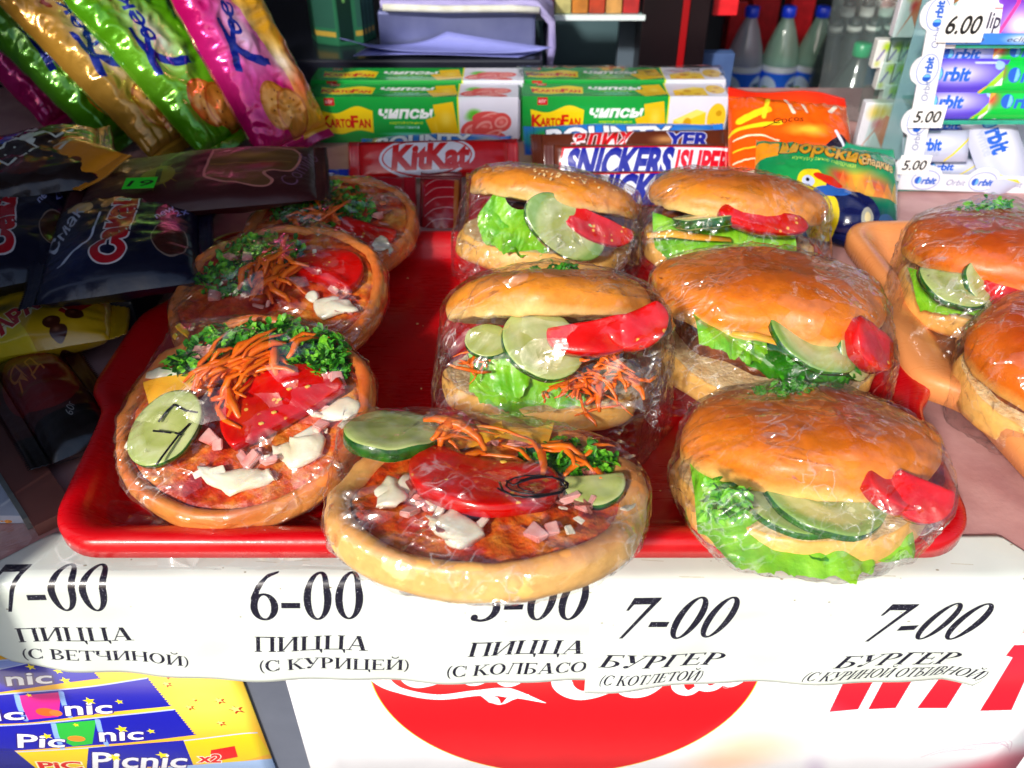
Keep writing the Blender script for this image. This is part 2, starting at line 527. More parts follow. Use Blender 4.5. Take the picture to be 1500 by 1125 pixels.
# ------------------------------------------------------------------ serif lettering for the price papers
def ringpts(cx, cy, rx, ry, a0=0, a1=360, n=40):
    return [(cx + rx * math.cos(math.radians(a0 + (a1 - a0) * k / n)), cy + ry * math.sin(math.radians(a0 + (a1 - a0) * k / n))) for k in range(n + 1)]
def arcband(cx, cy, rx, ry, tk, tn, a0, a1, n=30):
    o = ringpts(cx, cy, rx, ry, a0, a1, n); i = ringpts(cx, cy, rx - tk, ry - tn, a0, a1, n)
    return o + i[::-1]
def R_(x0, y0, x1, y1): return [(x0, y0), (x1, y0), (x1, y1), (x0, y1)]
def stem(x, w=.17, y0=0, y1=1, s0=True, s1=True):
    o = [R_(x, y0, x + w, y1)]
    if s0: o.append(R_(x - .07, y0, x + w + .07, y0 + .045))
    if s1: o.append(R_(x - .07, y1 - .045, x + w + .07, y1))
    return o
def diag(x0, y0, x1, y1, w): return [[(x0, y0), (x0 + w, y0), (x1 + w, y1), (x1, y1)]]
G = {}
G['П'] = (1.0, stem(.1) + stem(.72) + [R_(.1, .94, .85, 1)])
G['И'] = (1.0, stem(.1) + stem(.72) + diag(.24, .08, .7, .92, .07))
G['Й'] = (1.0, G['И'][1] + [arcband(.5, 1.3, .2, .2, .06, .08, 180, 360)])
G['Ц'] = (1.02, stem(.1, s0=False) + stem(.7, s0=False) + [R_(.03, 0, .98, .05), [(.98, .05), (.98, -.22), (.93, -.22), (.86, 0)]])
G['А'] = (1.0, diag(.1, 0, .47, 1, .05) + diag(.68, 0, .42, 1, .19) + [R_(.25, .3, .7, .355), R_(.0, 0, .27, .045), R_(.58, 0, .98, .045)])
G['Б'] = (.82, stem(.1) + [R_(.1, .945, .7, 1), [(.66, 1), (.72, 1), (.72, .76), (.66, .9)], arcband(.3, .28, .45, .285, .17, .05, -90, 90), R_(.2, .51, .32, .565), R_(.2, 0, .32, .05)])
G['В'] = (.82, stem(.1) + [arcband(.3, .27, .46, .27, .17, .05, -90, 90), arcband(.3, .765, .38, .235, .16, .05, -90, 90), R_(.2, 0, .32, .05), R_(.2, .95, .32, 1), R_(.2, .5, .32, .55)])
G['Р'] = (.76, stem(.1) + [arcband(.3, .73, .4, .27, .17, .05, -90, 90), R_(.2, .95, .32, 1), R_(.2, .46, .32, .51)])
G['Г'] = (.72, stem(.1) + [R_(.1, .945, .66, 1), [(.61, 1), (.68, 1), (.68, .74), (.61, .9)]])
G['Е'] = (.8, stem(.1) + [R_(.1, .945, .68, 1), R_(.1, 0, .7, .055), R_(.2, .49, .55, .54), [(.62, 1), (.69, 1), (.69, .78), (.62, .92)], [(.64, 0), (.72, 0), (.74, .26), (.66, .1)], R_(.52, .4, .56, .63)])
G['У'] = (.86, diag(.3, .42, .06, 1, .19) + diag(.26, .02, .72, 1, .06) + [R_(0, .955, .34, 1), R_(.58, .955, .88, 1), ringpts(.24, .1, .1, .1)])
G['С'] = (.86, [arcband(.46, .5, .42, .51, .17, .05, 48, 318), [(.72, .98), (.78, .98), (.79, .66), (.74, .66)], [(.72, .02), (.78, .1), (.79, .3), (.74, .3)]])
G['О'] = (.98, [[ringpts(.48, .5, .44, .51), ringpts(.48, .5, .26, .455)]])
G['Т'] = (.84, stem(.34, s1=False) + [R_(.02, .945, .82, 1), [(.0, 1), (.08, 1), (.08, .9), (0, .74)], [(.76, 1), (.84, 1), (.84, .74), (.76, .9)]])
G['Ч'] = (.92, stem(.64) + stem(.08, y0=.62, s0=False) + [arcband(.44, .66, .36, .26, .06, .06, 180, 300), R_(.5, .4, .66, .46)])
G['Н'] = (1.0, stem(.1) + stem(.72) + [R_(.2, .48, .75, .54)])
G['К'] = (.92, stem(.1) + diag(.26, .48, .66, .96, .06) + diag(.68, 0, .3, .56, .18) + [R_(.55, .955, .85, 1), R_(.62, 0, .95, .045)])
G['Л'] = (.96, stem(.68) + [R_(.25, .945, .8, 1)] + diag(.14, .06, .3, .96, .055) + [R_(.02, 0, .2, .08)])
G['('] = (.36, [arcband(.5, .42, .4, .66, .09, .02, 118, 242)])
G[')'] = (.36, [arcband(-.14, .42, .4, .66, .09, .02, -62, 62)])
G[' '] = (.34, [])
G['-'] = (.5, [R_(.04, .28, .46, .41)])
G['0'] = (.7, [[ringpts(.35, .5, .31, .52), ringpts(.35, .5, .145, .475)]])
G['7'] = (.7, [[(.05, 1), (.66, 1), (.66, .95), (.3, 0), (.22, 0), (.5, .84), (.12, .84), (.08, .7), (.02, .7)]])
G['6'] = (.7, [[ringpts(.36, .31, .31, .33), ringpts(.36, .31, .15, .28)], [(.06, .3), (.08, .55), (.2, .8), (.4, .97), (.62, 1.03), (.62, .99), (.42, .9), (.28, .7), (.22, .5), (.2, .3)]])
G['5'] = (.7, [arcband(.26, .3, .4, .32, .17, .06, -120, 95), [(.16, 1), (.62, 1), (.56, .85), (.2, .85)], [(.16, 1), (.21, 1), (.16, .52), (.11, .55)], ringpts(.12, .08, .08, .08)])

def serif(cv, s, x, y, size, width, color=(22, 20, 38), shear=.12, rot=0.0, track=0.0):
    tot = sum(G[c][0] + track for c in s)
    k = width / tot; cx = 0
    for c in s:
        w, polys = G[c]
        for poly in polys:
            cs = poly if isinstance(poly[0][0], (list, tuple)) else [poly]
            out = []
            for ct in cs:
                o = []
                for (a, b) in ct:
                    X = (cx + a) * k + b * size * shear; Y = b * size
                    o.append((x + X * math.cos(rot) - Y * math.sin(rot), y + X * math.sin(rot) + Y * math.cos(rot)))
                out.append(o)
            cv.fill(out, color)
        cx += w + track

# ------------------------------------------------------------------ price papers folded over the counter edge
def fz(px, py):                      # point on the counter's front face, as (x, z)
    p = aty(px, py, YE - .15); return p.x, p.z
BEND = .55
def sheet_point(x, t, lift):
    """t: length along the paper, 0 at the fold, positive down the face"""
    L = BEND * math.pi / 2
    if t < 0: return Vector((x, YE - .12 + BEND - t, .06 + lift))
    if t < L:
        a = t / BEND
        return Vector((x, YE - .12 - lift + BEND * (1 - math.sin(a)), .06 + lift - BEND * (1 - math.cos(a))))
    return Vector((x, YE - .12 - lift, .06 + lift - BEND - (t - L)))
def t_of_z(z): return BEND * math.pi / 2 + (.06 - BEND - z)

def price_paper(x0, x1, tb, bottom, top_cut, lines, label, lift, seed, curl):
    ht = 14.0; TT = 4.0       # canvas: y = ht - (t + TT)
    s = 46
    cv = Cv(x1 - x0, ht, s, (220, 228, 220))
    rs = random.Random(seed)
    for k in range(16):
        cv.soft(rs.uniform(0, x1 - x0), rs.uniform(0, ht), rs.uniform(1, 5), rs.uniform(.3, 1.4), (206, 212, 190), .25, rot=rs.uniform(-.3, .3))
    for k in range(26):
        r = rs.uniform(.02, .05)
        cv.ell(rs.uniform(0, x1 - x0), rs.uniform(6, ht - 2), r * rs.uniform(1, 2.4), r, (110, 96, 70), rs.uniform(.3, .8), n=8)
    for k in range(7):
        a = (rs.uniform(0, x1 - x0), rs.uniform(ht - 4.2, ht - 3.0)); cv.line([a, (a[0] + rs.uniform(.5, 2), a[1] + rs.uniform(-.1, .1))], .04, (170, 160, 130), .5)
    for (txt, px, py, pw, ph, sh, rt) in lines:
        xa, za = fz(px, py); xb, _ = fz(px + pw, py); _, zt = fz(px, py - ph)
        serif(cv, txt, xa - x0, ht - (t_of_z(za) + TT), zt - za, xb - xa, shear=sh, rot=rt)
    # worn toner
    dark = cv.a.sum(2) < .9
    r = np.random.RandomState(seed); n = r.rand(cv.H, cv.W)
    n2 = (n + np.roll(n, 1, 0) + np.roll(n, 1, 1) + np.roll(np.roll(n, 1, 0), 1, 1)) / 4
    cv.a[dark & (n2 > .79)] = (.75, .76, .8)
    m = cv.mat('price_paper', rough=.32, coat=.25, bump=.05, bscale=90)
    nx = 90; nt_ = 46
    V, UV, keep = [], [], []
    for j in range(nt_):
        for i in range(nx):
            x = x0 + (x1 - x0) * i / (nx - 1)
            bt = bottom(x); tp = top_cut(x)
            t = tp + (bt - tp) * j / (nt_ - 1)
            p = sheet_point(x, t, lift)
            w = max(0, t) / 8
            p.y -= w * (.32 + .12 * math.sin(x * .55 + seed) + .06 * math.sin(x * 1.3 + 2 * t * .4)) + curl(x, t)
            if t < 0: p.z += .02 * (1 + math.sin(x * .8))
            V.append(p); UV.append(((x - x0) / (x1 - x0), (ht - (t + TT)) / ht))
    o = part('price_sheet', V, [f[::-1] for f in grid_faces(nx, nt_)], m, uvs=UV)
    md = o.modifiers.new('thickness', 'SOLIDIFY'); md.thickness = .0002; md.offset = 1
    tag(o, label, 'price list')
    return o

xL0, _ = fz(-2, 880)
def botL(x):
    pts = [(-28, 3.2), (-26.9, 4.0), (-25.4, 5.8), (-22.9, 6.7), (-18.4, 7.2), (-10, 7.5), (4.6, 7.7)]
    xs = [p[0] for p in pts]; ys = [p[1] for p in pts]
    return float(np.interp(x, xs, ys)) + .22
price_paper(-27.6, 4.3, 0, botL, lambda x: -2.6 if x > -23 else -2.6 + (-23 - x) * 1.0, [
    ('7-00', 0, 893, 166, 56, .12, 0), ('ПИЦЦА', 30, 935, 168, 19, .12, -.01), ('(С ВЕТЧИНОЙ)', 36, 958, 242, 14, .1, -.075),
    ('6-00', 366, 905, 168, 58, .12, -.0), ('ПИЦЦА', 374, 948, 166, 20, .14, -.015), ('(С КУРИЦЕЙ)', 381, 974, 220, 15, .1, -.02),
    ('5-00', 686, 906, 168, 56, .16, 0), ('ПИЦЦА', 684, 954, 170, 19, .22, 0), ('(С КОЛБАСОЙ)', 652, 981, 240, 15, .16, 0)],
    'long price paper for three pizzas taped over the counter edge', .0, 3, lambda x, t: 0)
def botR(x):
    pts = [(3.6, 8.4), (7, 8.0), (12, 7.6), (20.5, 7.5), (24.0, 7.5), (24.5, 6.2), (25.0, 3.5), (25.3, 1.5)]
    xs = [p[0] for p in pts]; ys = [p[1] for p in pts]
    return float(np.interp(x, xs, ys)) + .3
price_paper(3.8, 25.1, 0, botR, lambda x: -2.4 + max(0, x - 24.3) * 1.5, [
    ('7-00', 892, 930, 164, 56, .3, .0), ('БУРГЕР', 874, 970, 178, 17, .4, .0), ('(С КОТЛЕТОЙ)', 874, 993, 150, 13, .3, 0.02),
    ('7-00', 1250, 933, 160, 50, .4, 0), ('БУРГЕР', 1214, 969, 175, 16, .55, .02), ('(С КУРИНОЙ ОТБИВНОЙ)', 1168, 987, 258, 12, .5, .03)],
    'shorter price paper for two burgers overlapping the pizza price paper', .06, 5,
    lambda x, t: max(0, x - 22.5) * max(0, t) * .03)

# clear plastic sleeve sticking out past the left end of the pizza price paper
M_sleeve = film_mat('plastic_sleeve', haze=.05, k=.9, rough=.1, bs=.4)
V, UV = [], []
for j in range(14):
    for i in range(20):
        x = -26.2 + 22 * i / 19
        y = 26.2 + (4.3 - max(0, (x + 24) * .14)) * j / 13 if x > -24 else 26.2 + (2.0 + (x + 26.2) * 1.0) * j / 13
        V.append((x, y, .14 + .05 * math.sin(x * 1.1 + j) + (.9 + .2 * math.sin(x) if x > -21.5 and y > 26.6 else max(0, .9 * (x + 23) / 1.5) if x > -23 and y > 26.6 else 0) * 1.25))
o = part('plastic_sleeve', V, grid_faces(20, 14), M_sleeve)
tag(o, 'clear plastic sleeve edge between the red tray and the pizza price paper', 'plastic sleeve')

# ------------------------------------------------------------------ posters on the counter front
def poster_mesh(name, x0, x1, z0, z1, y, mat, skew=0.0, parent=None, th=.12):
    n = 24
    V, UV, Fs = [], [], []
    for j in range(2):
        for i in range(n):
            u = i / (n - 1)
            x = x0 + (x1 - x0) * u; z = z0 if j == 0 else z1
            V.append((x + (skew if j == 0 else 0), y - .02 * math.sin(u * 9), z)); UV.append((u, j))
    Fs = grid_faces(n, 2)
    o = part(name, V, Fs, mat, parent, uvs=UV)
    md = o.modifiers.new('thickness', 'SOLIDIFY'); md.thickness = th * K; md.offset = 1
    return o

# right-hand poster: the red disc with white script
PX0, PX1, PZ0, PZ1 = -12.0, 30.0, -24.0, -3.6
cv = Cv(PX1 - PX0, PZ1 - PZ0, 36, (238, 238, 244))
def q(px, py):
    x, z = fz(px, py); return (x - PX0, z - PZ0)
cx0, cz0 = q(828, 988); RR = 10.25
cv.ell(cx0, cz0, RR + .06, RR + .06, (250, 214, 60), n=120)
cv.ell(cx0, cz0, RR, RR, (226, 10, 24), n=120)
def stroke(pts, ws, col=(246, 246, 248), n=10):
    c = curve_pts([q(p[0], p[1] + 6) for p in pts], n)
    m = len(c); W_ = [float(np.interp(i / (m - 1), [k / (len(ws) - 1) for k in range(len(ws))], ws)) for i in range(m)]
    cv.line(c, W_, col)
# lower halves of the script letters, as far as they show below the price papers
stroke([(560, 930), (548, 960), (556, 990), (585, 1008), (640, 1018), (700, 1012), (745, 1012), (800, 1027)], [.3, .9, 1.1, .55, .5, .55, .9, .05])
stroke([(700, 1012), (722, 1022), (735, 1028), (752, 1018), (775, 1015)], [.1, .7, .1, .5, .1])
stroke([(640, 930), (600, 955), (590, 985), (610, 1000), (650, 990), (672, 970)], [.4, .5, .5, .6, .5, .3])
stroke([(690, 940), (676, 975), (690, 996), (715, 988), (735, 962)], [.6, .7, .7, .5, .3])
stroke([(742, 945), (728, 980), (744, 998), (770, 985), (790, 955)], [.5, .7, .7, .5, .3])
stroke([(790, 950), (782, 985), (795, 992), (815, 975)], [.5, .6, .5, .3])
stroke([(905, 930), (832, 965), (824, 1000), (850, 1016), (895, 1006), (935, 975)], [.4, .9, 1.15, .9, .6, .3])
stroke([(900, 960), (880, 985), (890, 995), (915, 985)], [.2, .3, .3, .2])
stroke([(948, 940), (912, 980), (918, 1010), (950, 1010), (985, 975), (975, 945), (948, 940)], [.5, .8, .9, .7, .7, .6, .5])
stroke([(1045, 930), (1000, 980), (994, 1005), (1012, 1012), (1040, 990)], [.3, .7, .7, .5, .3])
stroke([(1060, 950), (1030, 985), (1030, 1004), (1052, 1002), (1082, 965)], [.4, .7, .7, .5, .3])
stroke([(1090, 950), (1066, 988), (1070, 1000), (1090, 992), (1105, 980)], [.5, .7, .6, .4, .1])
ex, ez = q(1065, 1009)
cv.ell(ex, ez, .2, .2, (250, 180, 180), inner=(.16, .16)); cv.text('R', ex - .08, ez - .09, .17, (250, 180, 180))
RED = (236, 20, 42)
for P in ([(1256, 962), (1302, 960), (1258, 1042), (1216, 1046)], [(1318, 958), (1362, 958), (1313, 1040), (1273, 1042)],
          [(1404, 960), (1448, 945), (1388, 1040), (1345, 1040)], [(1448, 945), (1478, 895), (1466, 893), (1404, 960)]):
    cv.fill([q(*p) for p in P], RED)
cv.fill([q(*p) for p in [(1484, 948), (1560, 946), (1560, 962), (1518, 966), (1483, 1043), (1437, 1044), (1485, 966), (1474, 963)]], RED)
cv.fill([q(*p) for p in [(1478, 893), (1494, 893), (1497, 906), (1488, 928), (1476, 934), (1466, 932), (1480, 912)]], RED)
cv.fill([q(*p) for p in [(1503, 900), (1560, 898), (1548, 930), (1489, 930)]], RED)
for (px, py, a, b, c, al) in [(1110, 1092, 3.6, 2.6, (250, 214, 170), .8), (1060, 1120, 3.0, 1.6, (250, 190, 150), .55), (1150, 1070, 3.4, 2.8, (224, 216, 226), .5),
                              (1450, 1132, 4.2, 1.6, (206, 98, 118), .95), (1500, 1118, 2.6, 1.9, (206, 98, 118), .9), (1195, 1140, .8, 2.6, (190, 170, 205), .6)]:
    x, z = q(px, py); cv.soft(x, z, a, b, c, al, rot=.25)
for k in range(5):
    cv.line(curve_pts([q(1350 + k * 14, 1112 - k * 3), q(1385 + k * 12, 1100), q(1440 + k * 10, 1092 - k), q(1480, 1094 + k * 3)], 8), .05, (206, 170, 190), .7)
for k in range(6):
    a = q(440 + k * 12, 985 + k * 8); cv.line([a, (a[0] + .3, a[1] - 1.4)], .03, (205, 206, 212), .7)
t = thing('drink_poster', 'white poster with a big red disc and white script lettering under the price papers', 'poster', (0, YE, 0))
o = poster_mesh('printed_sheet', PX0, PX1, PZ0, PZ1, YE + .1 - YE, cv.mat('drink_poster', rough=.3, coat=.3, bump=.03, bscale=40), parent=t)

# grey metal strip between the posters and the left poster with the bars
M_strip = plain('grey_metal_strip', (120, 126, 142), (106, 112, 128), rough=.4, scale=20, metal=.3)
xa, _ = fz(345, 980); xb, _ = fz(410, 980)
o = part('metal_strip', [(xa - .4, YE + .22, -24), (xb + .6, YE + .22, -24), (xb + .2, YE + .22, -1), (xa - .8, YE + .22, -1),
         (xa - .4, YE + .1, -24), (xb + .6, YE + .1, -24), (xb + .2, YE + .1, -1), (xa - .8, YE + .1, -1)],
         [(4, 5, 6, 7), (0, 3, 2, 1), (4, 7, 3, 0), (5, 1, 2, 6), (7, 6, 2, 3)], M_strip, smooth=False)
tag(o, 'grey metal strip running down between the two posters', 'metal strip')

QX0, QX1, QZ0, QZ1 = -33.0, fz(345, 980)[0], -24.0, -4.0
cv = Cv(QX1 - QX0, QZ1 - QZ0, 48, (252, 186, 50))
def q(px, py):
    x, z = fz(px, py); return (x - QX0, z - QZ0)
x, z = q(290, 1030); cv.soft(x, z, 4.6, 3.2, (255, 240, 90), .95)
x, z = q(330, 1120); cv.soft(x, z, 3, 1.5, (252, 160, 40), .5)
def star(cx, cy, r, col, rot=0.0, sq=1.0, al=1.0):
    cv.fill([(cx + (r if k % 2 == 0 else r * .42) * math.cos(rot + math.pi / 2 + k * math.pi / 5), cy + sq * (r if k % 2 == 0 else r * .42) * math.sin(rot + math.pi / 2 + k * math.pi / 5)) for k in range(10)], col, al)
for (px, py, r) in [(185, 973, .16), (211, 975, .34), (242, 988, .5), (240, 1003, .3), (272, 1037, .3), (316, 1027, .36), (340, 1040, .46), (317, 1060, .3), (280, 1026, .15)]:
    x, z = q(px, py); star(x + .07, z - .07, r * 1.05, (170, 60, 20), .3); star(x, z, r * .8, (255, 232, 120), .3)
def bar_strip(pts_top, pts_bot, col=(14, 16, 168)):
    tp = curve_pts([q(*p) for p in pts_top], 8); bt = curve_pts([q(*p) for p in pts_bot], 8)
    cv.fill([list(tp) + list(bt)[::-1]], col)
    cv.line([(p[0], p[1] - .06) for p in tp], .10, (190, 206, 250))
def brand(s, px, py, w, h, rot):
    x, z = q(px, py); x2, _ = q(px + w, py); _, z2 = q(px, py - h)
    cv.text(s, x, z, z2 - z, (250, 250, 255), shear=.35, bold=.02, rot=rot, fit=x2 - x, outline=(.07, (40, 20, 120)), grow=-.15)
cv.fill([q(*p) for p in [(-60, 905), (10, 920), (40, 958), (-60, 965)]], (10, 10, 150))
bar_strip([(-60, 972), (0, 968), (60, 962), (80, 960)], [(-60, 985), (0, 980), (60, 975), (80, 960)], (150, 170, 240))
bar_strip([(-60, 990), (0, 980), (60, 968), (112, 962)], [(-60, 1022), (0, 1015), (80, 1004), (142, 996)])
bar_strip([(-60, 1022), (20, 1016), (120, 1008), (212, 994)], [(-60, 1062), (40, 1060), (150, 1046), (245, 1036)])
bar_strip([(-60, 1066), (60, 1060), (180, 1048), (250, 1040)], [(-60, 1105), (60, 1098), (180, 1090), (279, 1078)])
cv.fill([q(*p) for p in [(20, 1021), (85, 1016), (80, 1052), (35, 1056)]], (226, 30, 140))
cv.fill([q(*p) for p in [(72, 1062), (135, 1057), (128, 1092), (100, 1095), (80, 1085)]], (40, 180, 60))
for (px, py) in [(20, 1020), (85, 1016), (72, 1062), (137, 1057)]:
    cv.line(curve_pts([q(px, py), q(px + 4, py + 18), q(px + 12, py + 36)], 6), .3, (140, 180, 245), .8)
x, z = q(62, 1045); cv.ell(x, z, .55, .4, (244, 96, 30)); cv.ell(x + .5, z - .1, .35, .3, (250, 120, 50)); x, z = q(105, 1084); cv.ell(x, z, .5, .3, (250, 140, 40))
bar_strip([(-60, 1104), (60, 1100), (220, 1090), (340, 1076), (370, 1074)], [(-60, 1130), (60, 1128), (220, 1122), (330, 1118), (388, 1106)], (240, 206, 20))
cv.fill([q(*p) for p in [(122, 1098), (262, 1086), (275, 1122), (118, 1130)]], (14, 16, 168))
cv.fill([q(*p) for p in [(-60, 1095), (10, 1098), (60, 1140), (-60, 1140)]], (10, 12, 140))
cv.fill([q(*p) for p in [(50, 1140), (400, 1112), (430, 1150), (50, 1170)]], (170, 200, 245))
cv.fill([q(*p) for p in [(302, 1100), (337, 1094), (341, 1110), (300, 1118)]], (226, 20, 20))
x, z = q(284, 1118); cv.text('x2', x, z, .9, (226, 20, 20), shear=.3, bold=.03, outline=(.06, (255, 255, 240)))
brand('nic', 8, 1006, 66, 19, .09); brand('nic', 92, 1050, 68, 20, .09); brand('ic', -12, 1057, 42, 18, .09)
brand('nic', 140, 1088, 64, 19, .09); brand('Pic', 20, 1096, 66, 20, .0); brand('Picnic', 128, 1128, 136, 24, .03)
x, z = q(52, 1128); x2, _ = q(112, 1128); cv.text('PiC', x, z, .8, (226, 20, 20), bold=.03, shear=.1, fit=x2 - x, outline=(.07, (255, 250, 200)))
for (px, py, r) in [(42, 979, .3), (82, 985, .3), (92, 999, .34), (126, 1029, .38), (170, 1030, .26), (215, 1073, .28), (172, 1070, .4), (38, 1020, .2), (62, 1080, .35), (160, 1112, .42), (230, 1108, .42), (105, 1064, .2)]:
    x, z = q(px, py); star(x, z, r, (255, 232, 30), .15)
# stepped end seals of the bars (zigzag)
for (a, b) in [((112, 963), (142, 997)), ((212, 994), (246, 1036)), ((250, 1040), (280, 1079))]:
    A, B = q(*a), q(*b)
    for k in range(12):
        u = (k + .5) / 12
        cv.ell(A[0] + (B[0] - A[0]) * u + .02, A[1] + (B[1] - A[1]) * u, .07, .05, (14, 16, 168), n=6)
xr, _ = fz(345, 978)
t = thing('chocolate_poster', 'yellow poster with printed blue chocolate bars at the lower left', 'poster', (0, YE, 0))
poster_mesh('printed_sheet', QX0, QX1, QZ0, QZ1, .04, cv.mat('chocolate_poster', rough=.25, coat=.4), parent=t, skew=.5)

# ------------------------------------------------------------------ trays
def tray_body(W=46.0, D=32.0, bulge=1.5, hl=5.0, rs=1.0, rh=1.0):
    def outline(off):
        pts = []
        hw, hd, r = W / 2 - off, D / 2 - off, max(.8, 2.6 - off * .6)
        def sup(cx, cy, a0):
            for k in range(11):
                a = math.radians(a0 + 9 * k); pts.append((cx + r * math.cos(a), cy + r * math.sin(a)))
        sup(hw - r, hd - r, 0); sup(-hw + r, hd - r, 90)
        for k in range(1, 72): pts.append((-hw, (hd - r) * (1 - 2 * k / 72)))
        sup(-hw + r, -hd + r, 180); sup(hw - r, -hd + r, 270)
        for k in range(1, 72): pts.append((hw, -(hd - r) * (1 - 2 * k / 72)))
        out = []
        for (x, y) in pts:
            b = 1 / (1 + math.exp((abs(y) - hl) * 2.0))
            sgn = 1 if x > 0 else -1
            if abs(x) > hw - .01: x += sgn * bulge * b * max(0, 1 - off / 3.2)
            if y < 0: x *= 1 - .048 * max(0, (-y - 5) / (D / 2 - 5)) ** 1.0
            out.append((x, y))
        return out
    prof = [(.12, .95), (0, 1.0), (-.02, 1.75), (.08, 2.0), (.3, 2.12), (.62, 2.14), (.95, 2.02), (1.25, 1.85), (1.6, 1.5), (2.1, .85), (2.6, .5), (3.2, .38), (3.9, .36)]
    prof = [(o_ * rs, z * rh if z > .6 else z) for o_, z in prof]
    V = []; n = None
    for (o_, z) in prof:
        P = outline(o_); n = len(P); V += [(x, y, z) for x, y in P]
    F_ = grid_faces(n, len(prof), True)
    top = len(V) - n
    F_.append(tuple(top + k for k in range(n)))
    low = [(o_ * rs, z * rh if z > .6 else z) for o_, z in [(3.9, .06), (2.9, .06), (1.9, .5), (1.3, 1.3), (.9, 1.8), (.3, 1.95), (.16, 1.7)]]
    b = len(V)
    for (o_, z) in low:
        V += [(x, y, z) for x, y in outline(o_)]
    F_ += grid_faces(n, len(low), True, b)
    F_.append(tuple(b + k for k in range(n))[::-1])
    last = b + (len(low) - 1) * n
    F_ += [(last + k, last + (k + 1) % n, (k + 1) % n, k) for k in range(n)]
    return V, F_
def tray_mat(name, c1, c2, sss=.0):
    m = plain(name, c1, c2, rough=.3, scale=14, bump=.06, bscale=500, coat=.3)
    nt = m.node_tree; bs = nt.nodes['Principled BSDF']
    tc = N(nt, 'ShaderNodeTexCoord'); mp = N(nt, 'ShaderNodeMapping'); mp.inputs['Scale'].default_value = (1, 8, 1); mp.inputs['Rotation'].default_value = (0, 0, .5)
    nt.links.new(tc.outputs['Object'], mp.inputs['Vector'])
    n1 = N(nt, 'ShaderNodeTexNoise', _Scale=60.0, _Detail=7, _Roughness=.7); nt.links.new(mp.outputs[0], n1.inputs['Vector'])
    n2 = N(nt, 'ShaderNodeTexNoise', _Scale=16.0, _Detail=5); nt.links.new(tc.outputs['Object'], n2.inputs['Vector'])
    ml = N(nt, 'ShaderNodeMath', operation='MULTIPLY'); nt.links.new(n1.outputs[0], ml.inputs[0]); nt.links.new(n2.outputs[0], ml.inputs[1])
    r_ = ramp(nt, ml.outputs[0], [(.18, (.22, .22, .22, 1)), (.38, (.55, .55, .55, 1))]); nt.links.new(r_.outputs[0], bs.inputs['Roughness'])
    return m
V, Fs = tray_body()
t = thing('serving_tray', 'glossy red plastic tray carrying four pizzas and five burgers', 'tray', (0, 42.2, 0))
part('tray_body', V, Fs, tray_mat('red_tray_plastic', (206, 2, 14), (188, 2, 12)), t)
t = thing('serving_tray', 'beige plastic tray with wavy rim at the right edge holding two burgers', 'tray', (48.6, 43.2, 0), rot=(0, 0, math.radians(1.5)))
V, Fs = tray_body(bulge=2.4, rs=1.2, rh=1.3)
part('tray_body', V, Fs, tray_mat('beige_tray_plastic', (236, 156, 92), (224, 140, 80)), t)
M_tray_shade = plain('tray_shade_brown', (104, 60, 42), (78, 42, 30), rough=.5, scale=20, bump=.2)  # shade inside the beige tray, put in as dark brown colour
o = box('tray_floor_shade', (-18.0, -11.0, .40), (18.0, 11.0, .5), M_tray_shade, t, bevel=.04)  # added sheet on the tray floor, standing in for shade

# ------------------------------------------------------------------ display frame at the left
A, B = atz(-60, 500, .75), atz(112, 745, .75)
M_brown = plain('brown_edge_trim', (120, 74, 66), (104, 62, 56), rough=.5, scale=20)
M_lblue = plain('brushed_aluminium', (206, 214, 230), (190, 198, 216), rough=.35, scale=30, metal=.2, bump=.1, bscale=400)
d = (B - A).normalized(); nrm = Vector((-d.y, d.x, 0))
if nrm.x > 0: nrm = -nrm
t = thing('display_frame', 'pale metal display frame with a brown edge at the left of the red tray', 'display frame', (A + B) / 2 * 1.0)
c = (A + B) / 2
def quadbar(name, p0, p1, off0, off1, z0, z1, mat):
    P = [p0 + nrm * off0, p1 + nrm * off0, p1 + nrm * off1, p0 + nrm * off1]
    V = [Vector((p.x, p.y, z0)) - c for p in P] + [Vector((p.x, p.y, z1)) - c for p in P]
    part(name, V, [(4, 5, 6, 7), (3, 2, 1, 0), (0, 1, 5, 4), (1, 2, 6, 5), (2, 3, 7, 6), (3, 0, 4, 7)], mat, t, smooth=False)
quadbar('edge_trim', A, B - d * .2, 0, 2.0, .05, .75, M_brown)
quadbar('lip', A, B - d * 1.0, 2.0, 2.25, .05, .8, plain('steel_lip', (150, 156, 152), (130, 136, 132), rough=.3, metal=.6))
bl = Vector((A.x - 20, B.y - .2, 0))
V = [A + nrm * 2.25, B - d * 1.6 + nrm * 2.25, Vector((B.x - 16, atz(0, 752, .6).y, 0)), Vector((A.x - 14, A.y, 0))]
V = [Vector((p.x, p.y, .6)) - c for p in V] + [Vector((p.x, p.y, .05)) - c for p in V]
part('panel', V, [(0, 1, 2, 3), (0, 4, 5, 1), (1, 5, 6, 2), (2, 6, 7, 3), (3, 7, 4, 0)], M_lblue, t, smooth=False)
# crumbs of yellow foam under the frame
bm = bmesh.new()
rs = random.Random(4)
for k in range(40):
    p = atz(rs.uniform(-5, 32), rs.gauss(758, 2.5), .2)
    bmesh.ops.create_icosphere(bm, subdivisions=1, radius=rs.uniform(.06, .16) * K, matrix=Matrix.Translation(p * K) @ Matrix.Diagonal((1.6, 1, .8, 1)))
me = bpy.data.meshes.new('foam_crumbs'); bm.to_mesh(me); bm.free(); me.materials.append(plain('orange_foam', (240, 160, 70), (220, 130, 50), rough=.8))
o = put('foam_crumbs', me); tag(o, 'orange foam crumbs along the front edge of the pale frame', 'foam crumbs', kind='stuff')
